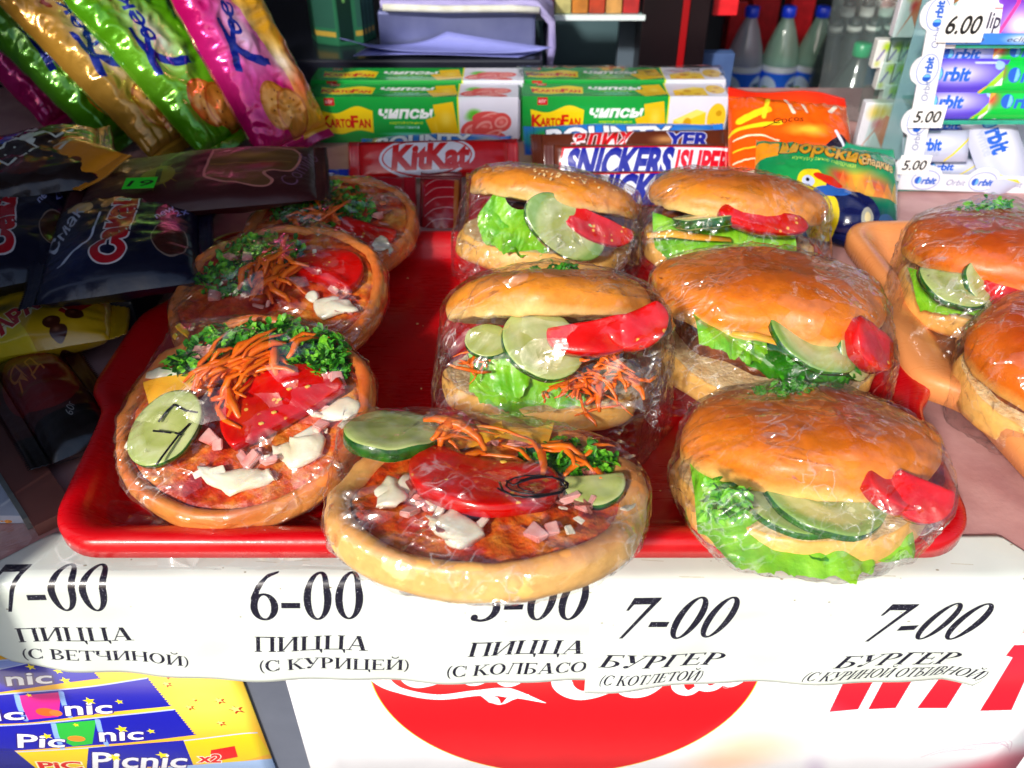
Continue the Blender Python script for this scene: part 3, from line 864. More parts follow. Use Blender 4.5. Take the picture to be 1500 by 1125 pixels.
# ================================================================== FOOD
def bread_mat(name, top, mid, pale, H, zlo=0.0, inv=False, rough=.42, coat=.12, spots=True, bump=.25):
    """crust: tone follows the height on the bun (baked brown crown, pale where the buns touched)"""
    m, nt, b = new_mat(name)
    tc = N(nt, 'ShaderNodeTexCoord')
    sx = N(nt, 'ShaderNodeSeparateXYZ'); nt.links.new(tc.outputs['Object'], sx.inputs[0])
    no = N(nt, 'ShaderNodeTexNoise', _Scale=28.0, _Detail=6, _Roughness=.6); nt.links.new(tc.outputs['Object'], no.inputs['Vector'])
    mr = N(nt, 'ShaderNodeMapRange'); mr.inputs['From Min'].default_value = zlo * K; mr.inputs['From Max'].default_value = H * K
    nt.links.new(sx.outputs[2], mr.inputs[0])
    ad = N(nt, 'ShaderNodeMath', operation='MULTIPLY_ADD'); ad.inputs[1].default_value = .5; 
    nt.links.new(no.outputs[0], ad.inputs[0])
    sb = N(nt, 'ShaderNodeMath', operation='SUBTRACT'); sb.inputs[1].default_value = .25
    nt.links.new(mr.outputs[0], ad.inputs[2]); nt.links.new(ad.outputs[0], sb.inputs[0])
    r = ramp(nt, sb.outputs[0], [(.02, pale), (.2, mid), (.48, mid), (.95, top)])
    n2 = N(nt, 'ShaderNodeTexNoise', _Scale=240.0, _Detail=5); nt.links.new(tc.outputs['Object'], n2.inputs['Vector'])
    mx = N(nt, 'ShaderNodeMixRGB', blend_type='MULTIPLY'); mx.inputs[0].default_value = .35
    r2 = ramp(nt, n2.outputs[0], [(.3, (.62, .5, .4, 1)), (.6, (1, 1, 1, 1))])
    nt.links.new(r.outputs[0], mx.inputs[1]); nt.links.new(r2.outputs[0], mx.inputs[2])
    nt.links.new(mx.outputs[0], b.inputs['Base Color'])
    b.inputs['Roughness'].default_value = rough; b.inputs['Coat Weight'].default_value = coat; b.inputs['Coat Roughness'].default_value = .25
    b.inputs['Subsurface Weight'].default_value = .12; b.inputs['Subsurface Radius'].default_value = (.004, .002, .001); b.inputs['Subsurface Scale'].default_value = 1
    n3 = N(nt, 'ShaderNodeTexNoise', _Scale=110.0, _Detail=8, _Roughness=.65); nt.links.new(tc.outputs['Object'], n3.inputs['Vector'])
    vo = N(nt, 'ShaderNodeTexVoronoi', _Scale=26.0); vo.feature = 'DISTANCE_TO_EDGE'
    wv = N(nt, 'ShaderNodeMixRGB'); wv.inputs[0].default_value = .12; nt.links.new(tc.outputs['Object'], wv.inputs[1]); nt.links.new(no.outputs[1], wv.inputs[2])
    nt.links.new(wv.outputs[0], vo.inputs['Vector'])
    cr = ramp(nt, vo.outputs[0], [(0, (0, 0, 0, 1)), (.03, (1, 1, 1, 1))])
    a2 = N(nt, 'ShaderNodeMath', operation='MULTIPLY_ADD'); a2.inputs[1].default_value = .05
    nt.links.new(cr.outputs[0], a2.inputs[0]); nt.links.new(n3.outputs[0], a2.inputs[2])
    bp = N(nt, 'ShaderNodeBump', _Strength=bump, _Distance=.0015); nt.links.new(a2.outputs[0], bp.inputs['Height']); nt.links.new(bp.outputs[0], b.inputs['Normal'])
    return m

M_crumb = plain('bread_crumb', (250, 224, 170), (232, 188, 122), rough=.85, scale=120, bump=.6, bscale=420, sss=.15)
M_crust = bread_mat('golden_crust', (206, 84, 8), (247, 138, 26), (254, 206, 118), 3.6, bump=.4)
M_crust2 = bread_mat('pale_golden_crust', (222, 104, 18), (247, 154, 44), (254, 212, 136), 3.1, bump=.4)
M_crust3 = bread_mat('dark_golden_crust', (190, 66, 6), (230, 114, 18), (244, 180, 90), 3.2)
M_under = bread_mat('bottom_bun_crust', (254, 220, 150), (250, 192, 100), (232, 128, 34), 2.4, zlo=-2.2)
M_rim13 = bread_mat('baked_pizza_crust', (206, 84, 20), (238, 156, 74), (252, 212, 146), 2.4, zlo=0)
M_rim = bread_mat('pizza_rim_crust', (170, 60, 10), (248, 192, 110), (252, 216, 152), 3.0, zlo=0)
def sauce_mat():
    """baked sauce with melted cheese, meat juice and scorched spots"""
    m, nt, b = new_mat('baked_tomato_sauce')
    tc = N(nt, 'ShaderNodeTexCoord')
    n1 = N(nt, 'ShaderNodeTexNoise', _Scale=42.0, _Detail=6, _Roughness=.65); nt.links.new(tc.outputs['Object'], n1.inputs['Vector'])
    r1 = ramp(nt, n1.outputs[0], [(.28, (120, 14, 4)), (.40, (190, 24, 4)), (.50, (226, 84, 14)), (.62, (240, 146, 50)), (.74, (250, 206, 120))])
    n2 = N(nt, 'ShaderNodeTexVoronoi', _Scale=170.0); nt.links.new(tc.outputs['Object'], n2.inputs['Vector'])
    r2 = ramp(nt, n2.outputs[0], [(.15, (1, 1, 1, 1)), (.55, (.7, .62, .55, 1))])
    mx = N(nt, 'ShaderNodeMixRGB', blend_type='MULTIPLY'); mx.inputs[0].default_value = .7
    nt.links.new(r1.outputs[0], mx.inputs[1]); nt.links.new(r2.outputs[0], mx.inputs[2]); nt.links.new(mx.outputs[0], b.inputs['Base Color'])
    b.inputs['Roughness'].default_value = .38; b.inputs['Coat Weight'].default_value = .15
    n3 = N(nt, 'ShaderNodeTexNoise', _Scale=150.0, _Detail=6); nt.links.new(tc.outputs['Object'], n3.inputs['Vector'])
    bp = N(nt, 'ShaderNodeBump', _Strength=.9, _Distance=.003); nt.links.new(n3.outputs[0], bp.inputs['Height']); nt.links.new(bp.outputs[0], b.inputs['Normal'])
    return m
M_sauce = sauce_mat()
M_meat = plain('shredded_meat', (196, 120, 104), (120, 50, 40), rough=.4, scale=160, coat=.3, bump=.4, bscale=300)
M_patty = plain('fried_cutlet', (150, 78, 26), (92, 38, 12), rough=.55, scale=130, bump=.9, bscale=220)
M_tom = plain('tomato_flesh', (226, 10, 2), (190, 4, 0), rough=.25, scale=70, bump=.25, bscale=160, coat=.3, spec=.3)
def pulp(m):
    nt = m.node_tree; b = nt.nodes['Principled BSDF']; src = b.inputs['Base Color'].links[0].from_socket
    tc = N(nt, 'ShaderNodeTexCoord')
    vo = N(nt, 'ShaderNodeTexVoronoi', _Scale=190.0); nt.links.new(tc.outputs['Object'], vo.inputs['Vector'])
    no = N(nt, 'ShaderNodeTexNoise', _Scale=75.0, _Detail=2); nt.links.new(tc.outputs['Object'], no.inputs['Vector'])
    r1 = ramp(nt, vo.outputs[0], [(.16, (1, 1, 1, 1)), (.24, (0, 0, 0, 1))]); r2 = ramp(nt, no.outputs[0], [(.56, (0, 0, 0, 1)), (.64, (1, 1, 1, 1))])
    mu = N(nt, 'ShaderNodeMath', operation='MULTIPLY'); nt.links.new(r1.outputs[0], mu.inputs[0]); nt.links.new(r2.outputs[0], mu.inputs[1])
    r3 = ramp(nt, no.outputs[0], [(.5, (0, 0, 0, 1)), (.7, (.5, .5, .5, 1))])
    m1 = N(nt, 'ShaderNodeMixRGB'); nt.links.new(r3.outputs[0], m1.inputs[0]); nt.links.new(src, m1.inputs[1]); m1.inputs[2].default_value = lin((232, 60, 14))
    m2 = N(nt, 'ShaderNodeMixRGB'); nt.links.new(mu.outputs[0], m2.inputs[0]); nt.links.new(m1.outputs[0], m2.inputs[1]); m2.inputs[2].default_value = lin((240, 180, 80))
    nt.links.new(m2.outputs[0], b.inputs['Base Color'])
pulp(M_tom)
M_tomskin = plain('tomato_skin', (206, 4, 0), (180, 0, 0), rough=.15, scale=40, coat=.4, spec=.3)
M_seed = plain('tomato_seed', (240, 190, 70), rough=.3, coat=.5)
M_cskin = plain('cucumber_skin', (14, 66, 12), (44, 116, 20), rough=.25, scale=140, bump=.3, bscale=300, coat=.4)
M_sesame = plain('sesame_seeds', (250, 222, 160), (236, 190, 120), rough=.5, scale=300)
M_carrot = plain('grated_carrot', (250, 128, 8), (236, 96, 4), rough=.4, scale=160, coat=.15)
M_mayo = plain('mayonnaise', (252, 244, 222), (246, 228, 190), rough=.25, scale=60, coat=.5, sss=.3, bump=.3, bscale=140)
M_ham = plain('ham_cube', (244, 186, 176), (226, 128, 118), rough=.4, scale=120, coat=.2, sss=.2)
M_cheese = plain('cheese_slice', (252, 190, 54), (246, 170, 36), rough=.35, scale=60, coat=.2, sss=.2)
M_lettuce = plain('lettuce_leaf', (150, 214, 40), (96, 184, 22), rough=.4, scale=60, bump=.6, bscale=150, coat=.2, sss=.15)
M_lettuce2 = plain('deep_green_lettuce', (64, 160, 20), (30, 110, 10), rough=.4, scale=60, bump=.6, bscale=150, coat=.2)
M_herb = plain('chopped_parsley', (66, 160, 18), (20, 96, 8), rough=.5, scale=260, thr=(.4, .62))
M_herb2 = plain('chopped_parsley_light', (126, 206, 36), (56, 150, 18), rough=.5, scale=260, thr=(.4, .62))
M_ink = plain('marker_ink', (16, 14, 22), rough=.35)

def cuke_mat():
    m, nt, b = new_mat('cucumber_flesh')
    tc = N(nt, 'ShaderNodeTexCoord')
    gr = N(nt, 'ShaderNodeTexGradient'); gr.gradient_type = 'SPHERICAL'
    mp = N(nt, 'ShaderNodeMapping'); mp.inputs['Scale'].default_value = (42, 42, 1)
    nt.links.new(tc.outputs['Object'], mp.inputs['Vector']); nt.links.new(mp.outputs[0], gr.inputs[0])
    r = ramp(nt, gr.outputs[0], [(.0, (140, 176, 84)), (.14, (190, 204, 126)), (.42, (204, 210, 148)), (.55, (178, 188, 104)), (.78, (190, 198, 120)), (1, (206, 210, 150))])
    no = N(nt, 'ShaderNodeTexNoise', _Scale=200.0, _Detail=4); nt.links.new(tc.outputs['Object'], no.inputs['Vector'])
    mx = N(nt, 'ShaderNodeMixRGB', blend_type='MULTIPLY'); mx.inputs[0].default_value = .4
    r2 = ramp(nt, no.outputs[0], [(.3, (.72, .8, .5, 1)), (.6, (1, 1, 1, 1))])
    nt.links.new(r.outputs[0], mx.inputs[1]); nt.links.new(r2.outputs[0], mx.inputs[2]); nt.links.new(mx.outputs[0], b.inputs['Base Color'])
    b.inputs['Roughness'].default_value = .2; b.inputs['Coat Weight'].default_value = .5
    b.inputs['Subsurface Weight'].default_value = .2; b.inputs['Subsurface Scale'].default_value = 1; b.inputs['Subsurface Radius'].default_value = (.002, .003, .001)
    return m
M_cflesh = cuke_mat()
M_film = film_mat(haze=.05)
M_film_h = film_mat('cling_film_bunched', haze=.14, k=1.7, crumple=1.3)

def half_bun(W, D, H, seed, zr=.28, bottom=False):
    """domed bun half; cut face at z=0, crown at +H (mirrored for the bottom half)"""
    n = 72; prof = []
    for k in range(22):
        a = math.pi / 2 * k / 21
        prof.append((math.sin(a) ** .82, zr * H + (1 - zr) * H * math.cos(a) ** (.9 if not bottom else .55)))
    for k in range(1, 9):
        a = math.pi / 2 * k / 8
        prof.append((1 - .05 * (1 - math.cos(a)), zr * H * (1 - math.sin(a))))
    cut0 = len(prof)
    for k in range(1, 10): prof.append((.95 * (1 - k / 9.0) + .001, 0.0))
    vs, fs = [], []
    for j, (r, z) in enumerate(prof):
        for k in range(n):
            a = 2 * math.pi * k / n
            x, y = r * math.cos(a) * W / 2, r * math.sin(a) * D / 2
            if j < cut0:
                d = .20 * nz((x, y, z), .33, seed) + .07 * nz((x, y, z), 1.1, seed + 9)
                rr = 1 + d * .35 * r
                x *= rr; y *= rr; zz = z + d * (z / H)
                if j >= cut0 - 5: zz += .14 * nz((x, y, 0), 1.3, seed + 3)
            else:
                zz = .16 * nz((x, y, 0), 1.3, seed + 3) + .08 * nz((x, y, 0), 3.5, seed)
            vs.append(Vector((x, y, -zz if bottom else zz)))
    fs = grid_faces(n, len(prof), True)
    if not bottom: fs = [f[::-1] for f in fs]
    fm = [1 if i // n >= cut0 - 1 else 0 for i in range(len(fs))]
    return vs, fs, fm

def disc(R, th, seed=0, n=40, half=None, wav=.03, sy=1.0, pinch=0.0, seg=None):
    """slice: faces (slot 0) + skin (slot 1). half: 0..1 cut chord."""
    rim = []
    for k in range(n):
        a = 2 * math.pi * k / n
        x, y = R * math.cos(a), R * sy * math.sin(a)
        if half is not None and y > R * half: y = R * half
        rim.append((x, y))
    vs, fs, fm = [], [], []
    rings = [1.0, .94, .7, .4, .12]
    def zz(x, y): return wav * R * nz((x, y, 0), 1.1 / max(R, .5) * 1.6, seed) * 2 + pinch * x * x / R
    b = []
    for s in (1, -1):
        for r in rings:
            b.append(len(vs))
            for (x, y) in rim: vs.append(Vector((x * r, y * r, zz(x * r, y * r) + s * th / 2 * (1 if r < .99 else .8))))
    def ring(a, c, flip, slot):
        for k in range(n):
            q = (a + k, a + (k + 1) % n, c + (k + 1) % n, c + k)
            fs.append(q[::-1] if flip else q); fm.append(slot)
    for i in range(4): ring(b[i], b[i + 1], False, 0)
    fs.append(tuple(b[4] + k for k in range(n))); fm.append(0)
    for i in range(4): ring(b[5 + i], b[6 + i], True, 0)
    fs.append(tuple(b[9] + k for k in range(n))[::-1]); fm.append(0)
    ring(b[0], b[5], True, 1)
    return vs, fs, fm

_me = {}
def cuke_mesh(R, th, half=None, seed=0, sy=1.0):
    key = ('cuke', R, th, half, seed, sy)
    if key not in _me:
        v, f, fm = disc(R, th, seed, half=half, sy=sy)
        me = mesh_from('cucumber_slice', v, f, mats=[M_cflesh, M_cskin], fmat=fm)
        _me[key] = me
    return _me[key]
def tom_mesh(R, th, half=None, seed=0, sy=1.0, pinch=0):
    key = ('tom', R, th, half, seed, sy, pinch)
    if key not in _me:
        v, f, fm = disc(R, th, seed, half=half, wav=.05, sy=sy, pinch=pinch)
        _me[key] = mesh_from('tomato_slice', v, f, mats=[M_tom, M_tomskin], fmat=fm)
    return _me[key]

def leafy(W, D, seed, fr=1.0, curl=.5):
    """loose lettuce leaf, W across, D deep; its frilled free edge lies at y=-D/2"""
    nu, nv = 76, 18; V = []
    for j in range(nv):
        for i in range(nu):
            u, v = i / (nu - 1) * 2 - 1, j / (nv - 1)
            edge = (1 - v) ** 1.4
            y = -D / 2 + D * v + (u * u) * D * .42
            X = u * W / 2
            lobe = nz((X * .5, seed, 0), 1.0) * .8 + nz((X * 1.2, seed, 3), 1.0) * .5 + abs(nz((X * 3.2, seed, 6), 1.0)) * .3
            y -= edge * lobe * fr
            x = X + .15 * nz((X * 1.5, v * 2, seed), 1.0) * edge
            z = fr * (.5 * nz((X * .45, v * 1.6, seed), 1.0) + .22 * edge * nz((X * 1.5, v * 2.5, seed + 4), 1.0) + .05 * nz((X * 3, v * 7, seed), 1.0)) - curl * edge
            z += .06 * abs(math.sin(X * 1.1 + v * 2 + seed)) * (1 - edge)
            V.append((x, y, z))
    return V, grid_faces(nu, nv)

def shred_mesh(kind):
    key = ('shred', kind)
    if key not in _me:
        r = random.Random(50 + kind)
        L = r.uniform(1.5, 3.6); th_ = r.uniform(.6, 1.15); p = []; a = r.uniform(-.5, .5)
        for k in range(7):
            t = k / 6
            p.append(Vector(((t - .5) * L, .35 * math.sin(t * 3.1 + a) + .1 * r.uniform(-1, 1), .18 * math.sin(t * 4 + a))))
        v, f = tube(p, [x_ * th_ for x_ in (.10, .17, .21, .22, .2, .16, .08)], n=5, flat=.55)
        _me[key] = mesh_from('carrot_shred', v, f, mats=[M_carrot])
    return _me[key]

def herb_clump(name, parent, fn, n, seed, size=(.22, .5), mats=None):
    """many small torn leaves; fn(rand)->(pos, thickness)"""
    r = random.Random(seed); V, Fs, FM = [], [], []
    for k in range(n):
        p = Vector(fn(r)); s = r.uniform(*size)
        M = Euler((r.uniform(-1.1, 1.1), r.uniform(-1.1, 1.1), r.uniform(0, 6.3))).to_matrix()
        b = len(V)
        nl = 3 if r.random() < .6 else 1
        slot = 1 if r.random() < .4 else 0
        for q_ in range(nl):
            a0 = (q_ - (nl - 1) / 2) * .9
            b = len(V)
            for (x, y, z) in [(0, 0, 0), (.35, .26, .1), (.75, .3, .02), (1, 0, -.12), (.7, -.3, .04), (.3, -.24, .1), (.55, 0, -.08)]:
                x2 = x * math.cos(a0) - y * math.sin(a0); y2 = x * math.sin(a0) + y * math.cos(a0)
                V.append(p + M @ (Vector((x2, y2, z)) * s))
            for i in range(6): Fs.append((b + i, b + (i + 1) % 6, b + 6)); FM.append(slot)
    return part(name, V, Fs, mats or [M_herb, M_herb2], parent, smooth=False, fmat=FM, kind='stuff')

def seeds_on(parent, W, D, H, mat_local, seed, n, region, size=.13):
    """sesame seeds lying on a crown; region(u,v)->bool in unit disc"""
    r = random.Random(seed); V, Fs = [], []
    while n > 0:
        a, q_ = r.uniform(0, 6.283), math.sqrt(r.random()) * .93
        u, v = q_ * math.cos(a), q_ * math.sin(a)
        if not region(u, v): continue
        n -= 1
        ang = math.asin(min(1, q_ ** (1 / .82)))
        z = .28 * H + .72 * H * math.cos(ang) ** .9
        p = Vector((u * W / 2, v * D / 2, z + .03))
        nn = Vector((u * .9, v * .9, .9 * math.sqrt(max(.02, 1 - q_ * q_)))).normalized()
        t1 = nn.orthogonal().normalized(); rr = r.uniform(0, 6.28); t2 = nn.cross(t1)
        d = t1 * math.cos(rr) + t2 * math.sin(rr); e = nn.cross(d); s = size * r.uniform(.8, 1.2)
        b = len(V)
        V += [p + d * s, p + e * s * .5, p - d * s * .8, p - e * s * .5, p + nn * s * .35]
        for i in range(4): Fs.append((b + i, b + (i + 1) % 4, b + 4))
    return put('sesame_seeds', mesh_from('sesame_seeds', V, Fs, mats=[M_sesame]), parent, kind='stuff', mat=mat_local)

def world_pts(root, step=1):
    bpy.context.view_layer.update()
    P = []
    for ch in root.children_recursive:
        if ch.type != 'MESH': continue
        mw = ch.matrix_world; vs = ch.data.vertices
        s = max(1, len(vs) // 260)
        for i in range(0, len(vs), s): P.append((mw @ vs[i].co) / K)
    return P

def wrap_film(root, extra=(), seed=0, amp=.13, edge=.27, mat=None, off=.12, zmin=.42, dens=1.0, crinkle=1.0, skirt=0.0):
    """film pulled tight round everything the root carries: hull of the food, creased"""
    base = root.matrix_world.translation / K
    P = world_pts(root)
    bm = bmesh.new()
    rr = random.Random(seed)
    cen = sum(P, Vector()) / len(P)
    for p in P:
        d = (p - cen).normalized(); q_ = p + d * off
        bm.verts.new(q_ - base)
    for p in extra: bm.verts.new(Vector(p) - base)
    if skirt:
        for k in range(13):
            a = 2 * math.pi * (k + rr.uniform(-.4, .4)) / 13
            dd = Vector((math.cos(a), math.sin(a), 0))
            ext = max((p - cen).dot(dd) for p in P if p.z < 4.5)
            e_ = cen + dd * (ext + skirt * rr.uniform(.0, 1.0)); bm.verts.new(Vector((e_.x, e_.y, max(zmin, rr.uniform(.45, 2.2)))) - base)
    r = bmesh.ops.convex_hull(bm, input=list(bm.verts))
    dead = list({g for g in list(r['geom_interior']) + list(r['geom_unused']) if isinstance(g, bmesh.types.BMVert) and g.is_valid})
    bmesh.ops.delete(bm, geom=dead, context='VERTS')
    loose = [v for v in bm.verts if not v.link_faces]
    bmesh.ops.delete(bm, geom=loose, context='VERTS')
    for it in range(6):
        E_ = [e for e in bm.edges if e.calc_length() > edge]
        if not E_: break
        bmesh.ops.subdivide_edges(bm, edges=E_, cuts=1, use_grid_fill=False)
        bmesh.ops.triangulate(bm, faces=[f for f in bm.faces if len(f.verts) > 3])
    bmesh.ops.smooth_vert(bm, verts=list(bm.verts), factor=.45, use_axis_x=True, use_axis_y=True, use_axis_z=True)
    bm.normal_update()
    ctr = cen - base
    folds = []                       # long straight pleats where the film was pulled
    for k in range(16):
        w_ = Vector((rr.uniform(-1, 1), rr.uniform(-1, 1), rr.uniform(-.4, .9))).normalized()
        t_ = w_.cross(Vector((rr.uniform(-1, 1), rr.uniform(-1, 1), rr.uniform(-1, 1)))).normalized()
        folds.append((ctr + w_ * rr.uniform(0, 3.5), t_, w_, rr.uniform(.07, .17), rr.uniform(.22, .4)))
    for v in bm.verts:
        p = v.co
        rad = p - ctr; fold_h = 0.0
        ang = math.atan2(rad.y, rad.x)
        lowz = max(0.0, min(1.0, (1.3 - p.z) / 3.5))           # gathered towards the underside
        side = min(1.0, Vector((rad.x, rad.y)).length / 6.0) ** 3
        g = (1 - abs(noise.noise(Vector((ang * 7.0, p.z * .25, seed)))) * 2.2)   # pleats running to the gather
        rg = 1 - 2.4 * abs(noise.noise(p * 1.25 + Vector((seed * 3.1, 0, 0))))
        rg2 = 1 - 2.4 * abs(noise.noise(p * 2.6 + Vector((0, seed * 1.7, 0))))
        for (fo, fn, fl, fh, fw) in folds:
            q_ = p - fo; dist = abs(q_.dot(fn)); al = q_.dot(fl)
            if dist < fw and 0 < al:
                v_f = fh * (1 - dist / fw) * min(1.0, al / 1.5); fold_h = max(fold_h, v_f)
        d = fold_h + amp * (.3 * rg + .2 * rg2 + (.2 + 1.3 * lowz + .8 * side) * g * .8) * crinkle
        v.co = p + v.normal * d
    for v in bm.verts:
        if v.co.z + base.z < zmin: v.co.z = zmin - base.z + .01 * rr.random()
    me = bpy.data.meshes.new('cling_film')
    for v in bm.verts: v.co *= K
    bm.to_mesh(me); bm.free()
    me.polygons.foreach_set('use_smooth', [True] * len(me.polygons))
    me.materials.append(mat or M_film)
    return put('cling_film', me, root)

def tuft(root, p0, p1, p2, seed, n=9, amp=.35):
    """loose crumpled corner of film spread between three world points"""
    base = root.matrix_world.translation / K
    p0, p1, p2 = Vector(p0), Vector(p1), Vector(p2)
    V, Fs = [], []
    nrm = (p1 - p0).cross(p2 - p0).normalized()
    m = 22
    for j in range(m):
        for i in range(m):
            a, b = i / (m - 1), j / (m - 1)
            p = p0 + (p1 - p0) * a * (1 - b) + (p2 - p0) * b * (.25 + .75 * a)
            d = amp * (1 - 2.4 * abs(nz(p, .9, seed))) + amp * .5 * (1 - 2.4 * abs(nz(p, 2.1, seed)))
            p = p + nrm * d * (.3 + a) + Vector((0, 0, .0))
            if p.z < .45: p.z = .45
            V.append(p - base)
    return part('film_corner', V, grid_faces(m, m), M_film_h, root)

def M_at(pos, rx=0.0, ry=0.0, rz=0.0):
    return Matrix.Translation(pos) @ Euler((math.radians(rx), math.radians(ry), math.radians(rz)), 'XYZ').to_matrix().to_4x4()

class Food:
    def __init__(s, name, label, cat, base, group):
        s.t = thing(name, label, cat, base, group=group)
        s.b = Vector(base)
        bpy.context.view_layer.update()
    def at(s, px, py, y, dz=0): return aty(px, py, y) - s.b + Vector((0, 0, dz))
    def mesh(s, name, me, px, py, y, rx=0, ry=0, rz=0, **kw):
        return put(name, me, s.t, mat=M_at(s.at(px, py, y), rx, ry, rz), **kw)

GB = 'wrapped burgers on the red tray'
def burger(label, pb, zb, rb, pt, rt, W, D, Hb, Ht, seed, crust, rollb=0, rollt=0, yaw=0, group=GB, yt=.8, Wb=None, seeds=None, dth=0):
    """pb/pt: photo pixel of the centre of each cut face"""
    c = atz(pb[0], pb[1], zb); base = Vector((c.x, c.y, .36))
    f = Food('burger', label, 'burger', base, group)
    v, fc, fm = half_bun(Wb or W, D, Hb, seed + 5, bottom=True, zr=.42)
    mb = M_at(c - base, rb, rollb, yaw)
    put('bottom_bun', mesh_from('bottom_bun', v, fc, mats=[M_under, M_crumb], fmat=fm), f.t, mat=mb)
    ct = aty(pt[0], pt[1], c.y + yt)
    v, fc, fm = half_bun(W, D, Ht, seed)
    mt_ = M_at(ct - base, rt, rollt, yaw)
    put('top_bun', mesh_from('top_bun', v, fc, mats=[crust, M_crumb], fmat=fm), f.t, mat=mt_)
    f.c, f.ct, f.mb, f.mt = c, ct, mb, mt_
    # cutlet lying on the bottom half
    v, fc, fm = disc(W * .40, 1.1, seed, wav=.06, sy=D / W)
    mid = (c + ct) / 2 - base
    rmid = rb * .55 + rt * .45
    put('cutlet', mesh_from('cutlet', v, fc, mats=[M_patty, M_patty], fmat=fm), f.t, mat=M_at(mid + Vector((0, .3, -.35)), rmid, (rollb + rollt) / 2, yaw))
    f.front = c.y - D / 2
    if seeds: seeds_on(f.t, W, D, Ht, mt_, seed, *seeds)
    return f

def lettuce(f, px, py, y, W, D, seed, rx, ry=0, rz=0, mat=None, fr=1.0, curl=.6):
    V, Fs = leafy(W, D, seed, fr, curl)
    me = mesh_from('lettuce_leaf', V, Fs, mats=[mat or M_lettuce])
    return f.mesh('lettuce_leaf', me, px, py, y, rx, ry, rz)

def shreds(f, spots, seed, n, spread=(.8, .5, .3), scale=1.0):
    r = random.Random(seed)
    for k in range(n):
        p = Vector(r.choice(spots)); p += Vector((r.gauss(0, spread[0]), r.gauss(0, spread[1]), r.gauss(0, spread[2])))
        o = put('carrot_shred', shred_mesh(k % 9), f.t, loc=p, rot=(r.uniform(-.6, .6), r.uniform(-.5, .5), r.uniform(0, 6.28)))
        s = r.uniform(.7, 1.15) * scale; o.scale = (s, s, s)

# ------------------------------------------------------------------ B5 front right
f = burger('largest burger at the front right with green lettuce hanging over its lower bun', (1172, 697), 3.2, -7, (1176, 676), -21, 12.1, 10.2, 2.2, 3.3, 11, M_crust,
           rollt=1, seeds=(120, lambda u, v: v > .2 and (u > .1 or u < -.5)))
yf = f.front
lettuce(f, 1190, 770, yf + 1.25, 9.8, 4.4, 3, 2, 3, 0, curl=.9, mat=M_lettuce)
lettuce(f, 1210, 754, yf + 2.0, 8.0, 3.8, 8, 4, 4, 0, curl=.5, mat=M_lettuce2)
f.mesh('cucumber_slice', cuke_mesh(2.75, .45, None, 1), 1205, 722, yf + 2.4, 0, 6, 4)
f.mesh('cucumber_slice', cuke_mesh(2.4, .4, None, 2), 1165, 738, yf + 2.4, -8, 6, 0)
f.mesh('tomato_slice', tom_mesh(1.8, .8, .3, 2, .7), 1312, 716, yf + 1.7, 14, 20, 14)
f.mesh('tomato_slice', tom_mesh(1.35, .7, .4, 5), 1348, 722, yf + 1.3, 34, 14, -20)
def hc(cx, cy, y, rx, ry): 
    def fn(r):
        q_ = math.sqrt(r.random()); a = r.uniform(0, 6.283)
        return f.at(cx + rx * q_ * math.cos(a), cy + ry * q_ * math.sin(a), y) + Vector((0, r.uniform(-.3, .5), r.uniform(-.1, .3)))
    return fn
herb_clump('parsley_sprig', f.t, hc(1150, 584, f.c.y + 3.1, 46, 16), 130, 5, size=(.3, .6), mats=[M_herb, M_herb])
herb_clump('parsley_leaves', f.t, hc(1062, 738, yf + .6, 34, 22), 50, 6, size=(.4, .8), mats=[M_herb2, M_herb2])
w = world_pts(f.t)
wrap_film(f.t, extra=[aty(1380, 745, yf + 1.5), aty(1370, 776, yf + 1.8), aty(1010, 770, yf + 2.2), aty(984, 680, yf + 5)], seed=1, skirt=0)
tuft(f.t, aty(1330, 770, yf + 1.3), aty(1394, 738, yf + 1.4), aty(1366, 806, yf + 1.6), 3, amp=.22)
tuft(f.t, aty(1000, 720, yf + 3.2), aty(985, 705, yf + 3.5), aty(1080, 812, yf + 2.4), 4, amp=.18)

# ------------------------------------------------------------------ B3 middle
f = burger('wide open burger in the middle with a long red tomato wedge over the cucumber', (797, 546), 3.2, -14, (808, 470), -36, 11.4, 10.4, 2.0, 2.75, 21, M_crust2,
           rollb=2, rollt=0, yt=.9, seeds=(14, lambda u, v: u > .1))
yf = f.front
def hc2(F_, cx, cy, y, rx, ry, dz=.0):
    def fn(r):
        q_ = math.sqrt(r.random()); a = r.uniform(0, 6.283)
        return F_.at(cx + rx * q_ * math.cos(a), cy + ry * q_ * math.sin(a), y) + Vector((0, r.uniform(-.3, .5), r.uniform(-.1, .3) + dz))
    return fn
lettuce(f, 775, 563, yf + 1.2, 6.2, 3.0, 2, 26, 8, 0, curl=.6)
lettuce(f, 735, 548, yf + 1.5, 2.8, 2.4, 5, 38, -12, 10, curl=.3)
f.mesh('cucumber_slice', cuke_mesh(2.15, .4, None, 1), 795, 505, yf + 1.5, 18, 18, 0)
f.mesh('cucumber_slice', cuke_mesh(1.15, .3, None, 3), 714, 500, yf + 2.2, 12, 2, 0)
f.mesh('tomato_slice', tom_mesh(2.7, .8, .15, 4, .5), 880, 482, yf + 1.3, 36, -8, 6)
f.mesh('tomato_slice', tom_mesh(1.6, .9, .4, 6, .8), 932, 476, yf + 1.4, 40, -16, 20)
shreds(f, [f.at(870, 560, yf + 1.0), f.at(890, 530, yf + 1.2), f.at(905, 548, yf + 1.2), f.at(845, 575, yf + .8)], 5, 60, (.75, .4, .45), .8)
shreds(f, [f.at(700, 530, yf + 1.8)], 8, 10, (.5, .3, .2), .7)
herb_clump('parsley_sprig', f.t, hc2(f, 812, 402, f.ct.y + 2.0, 38, 7), 110, 5, size=(.22, .45), mats=[M_herb, M_herb])
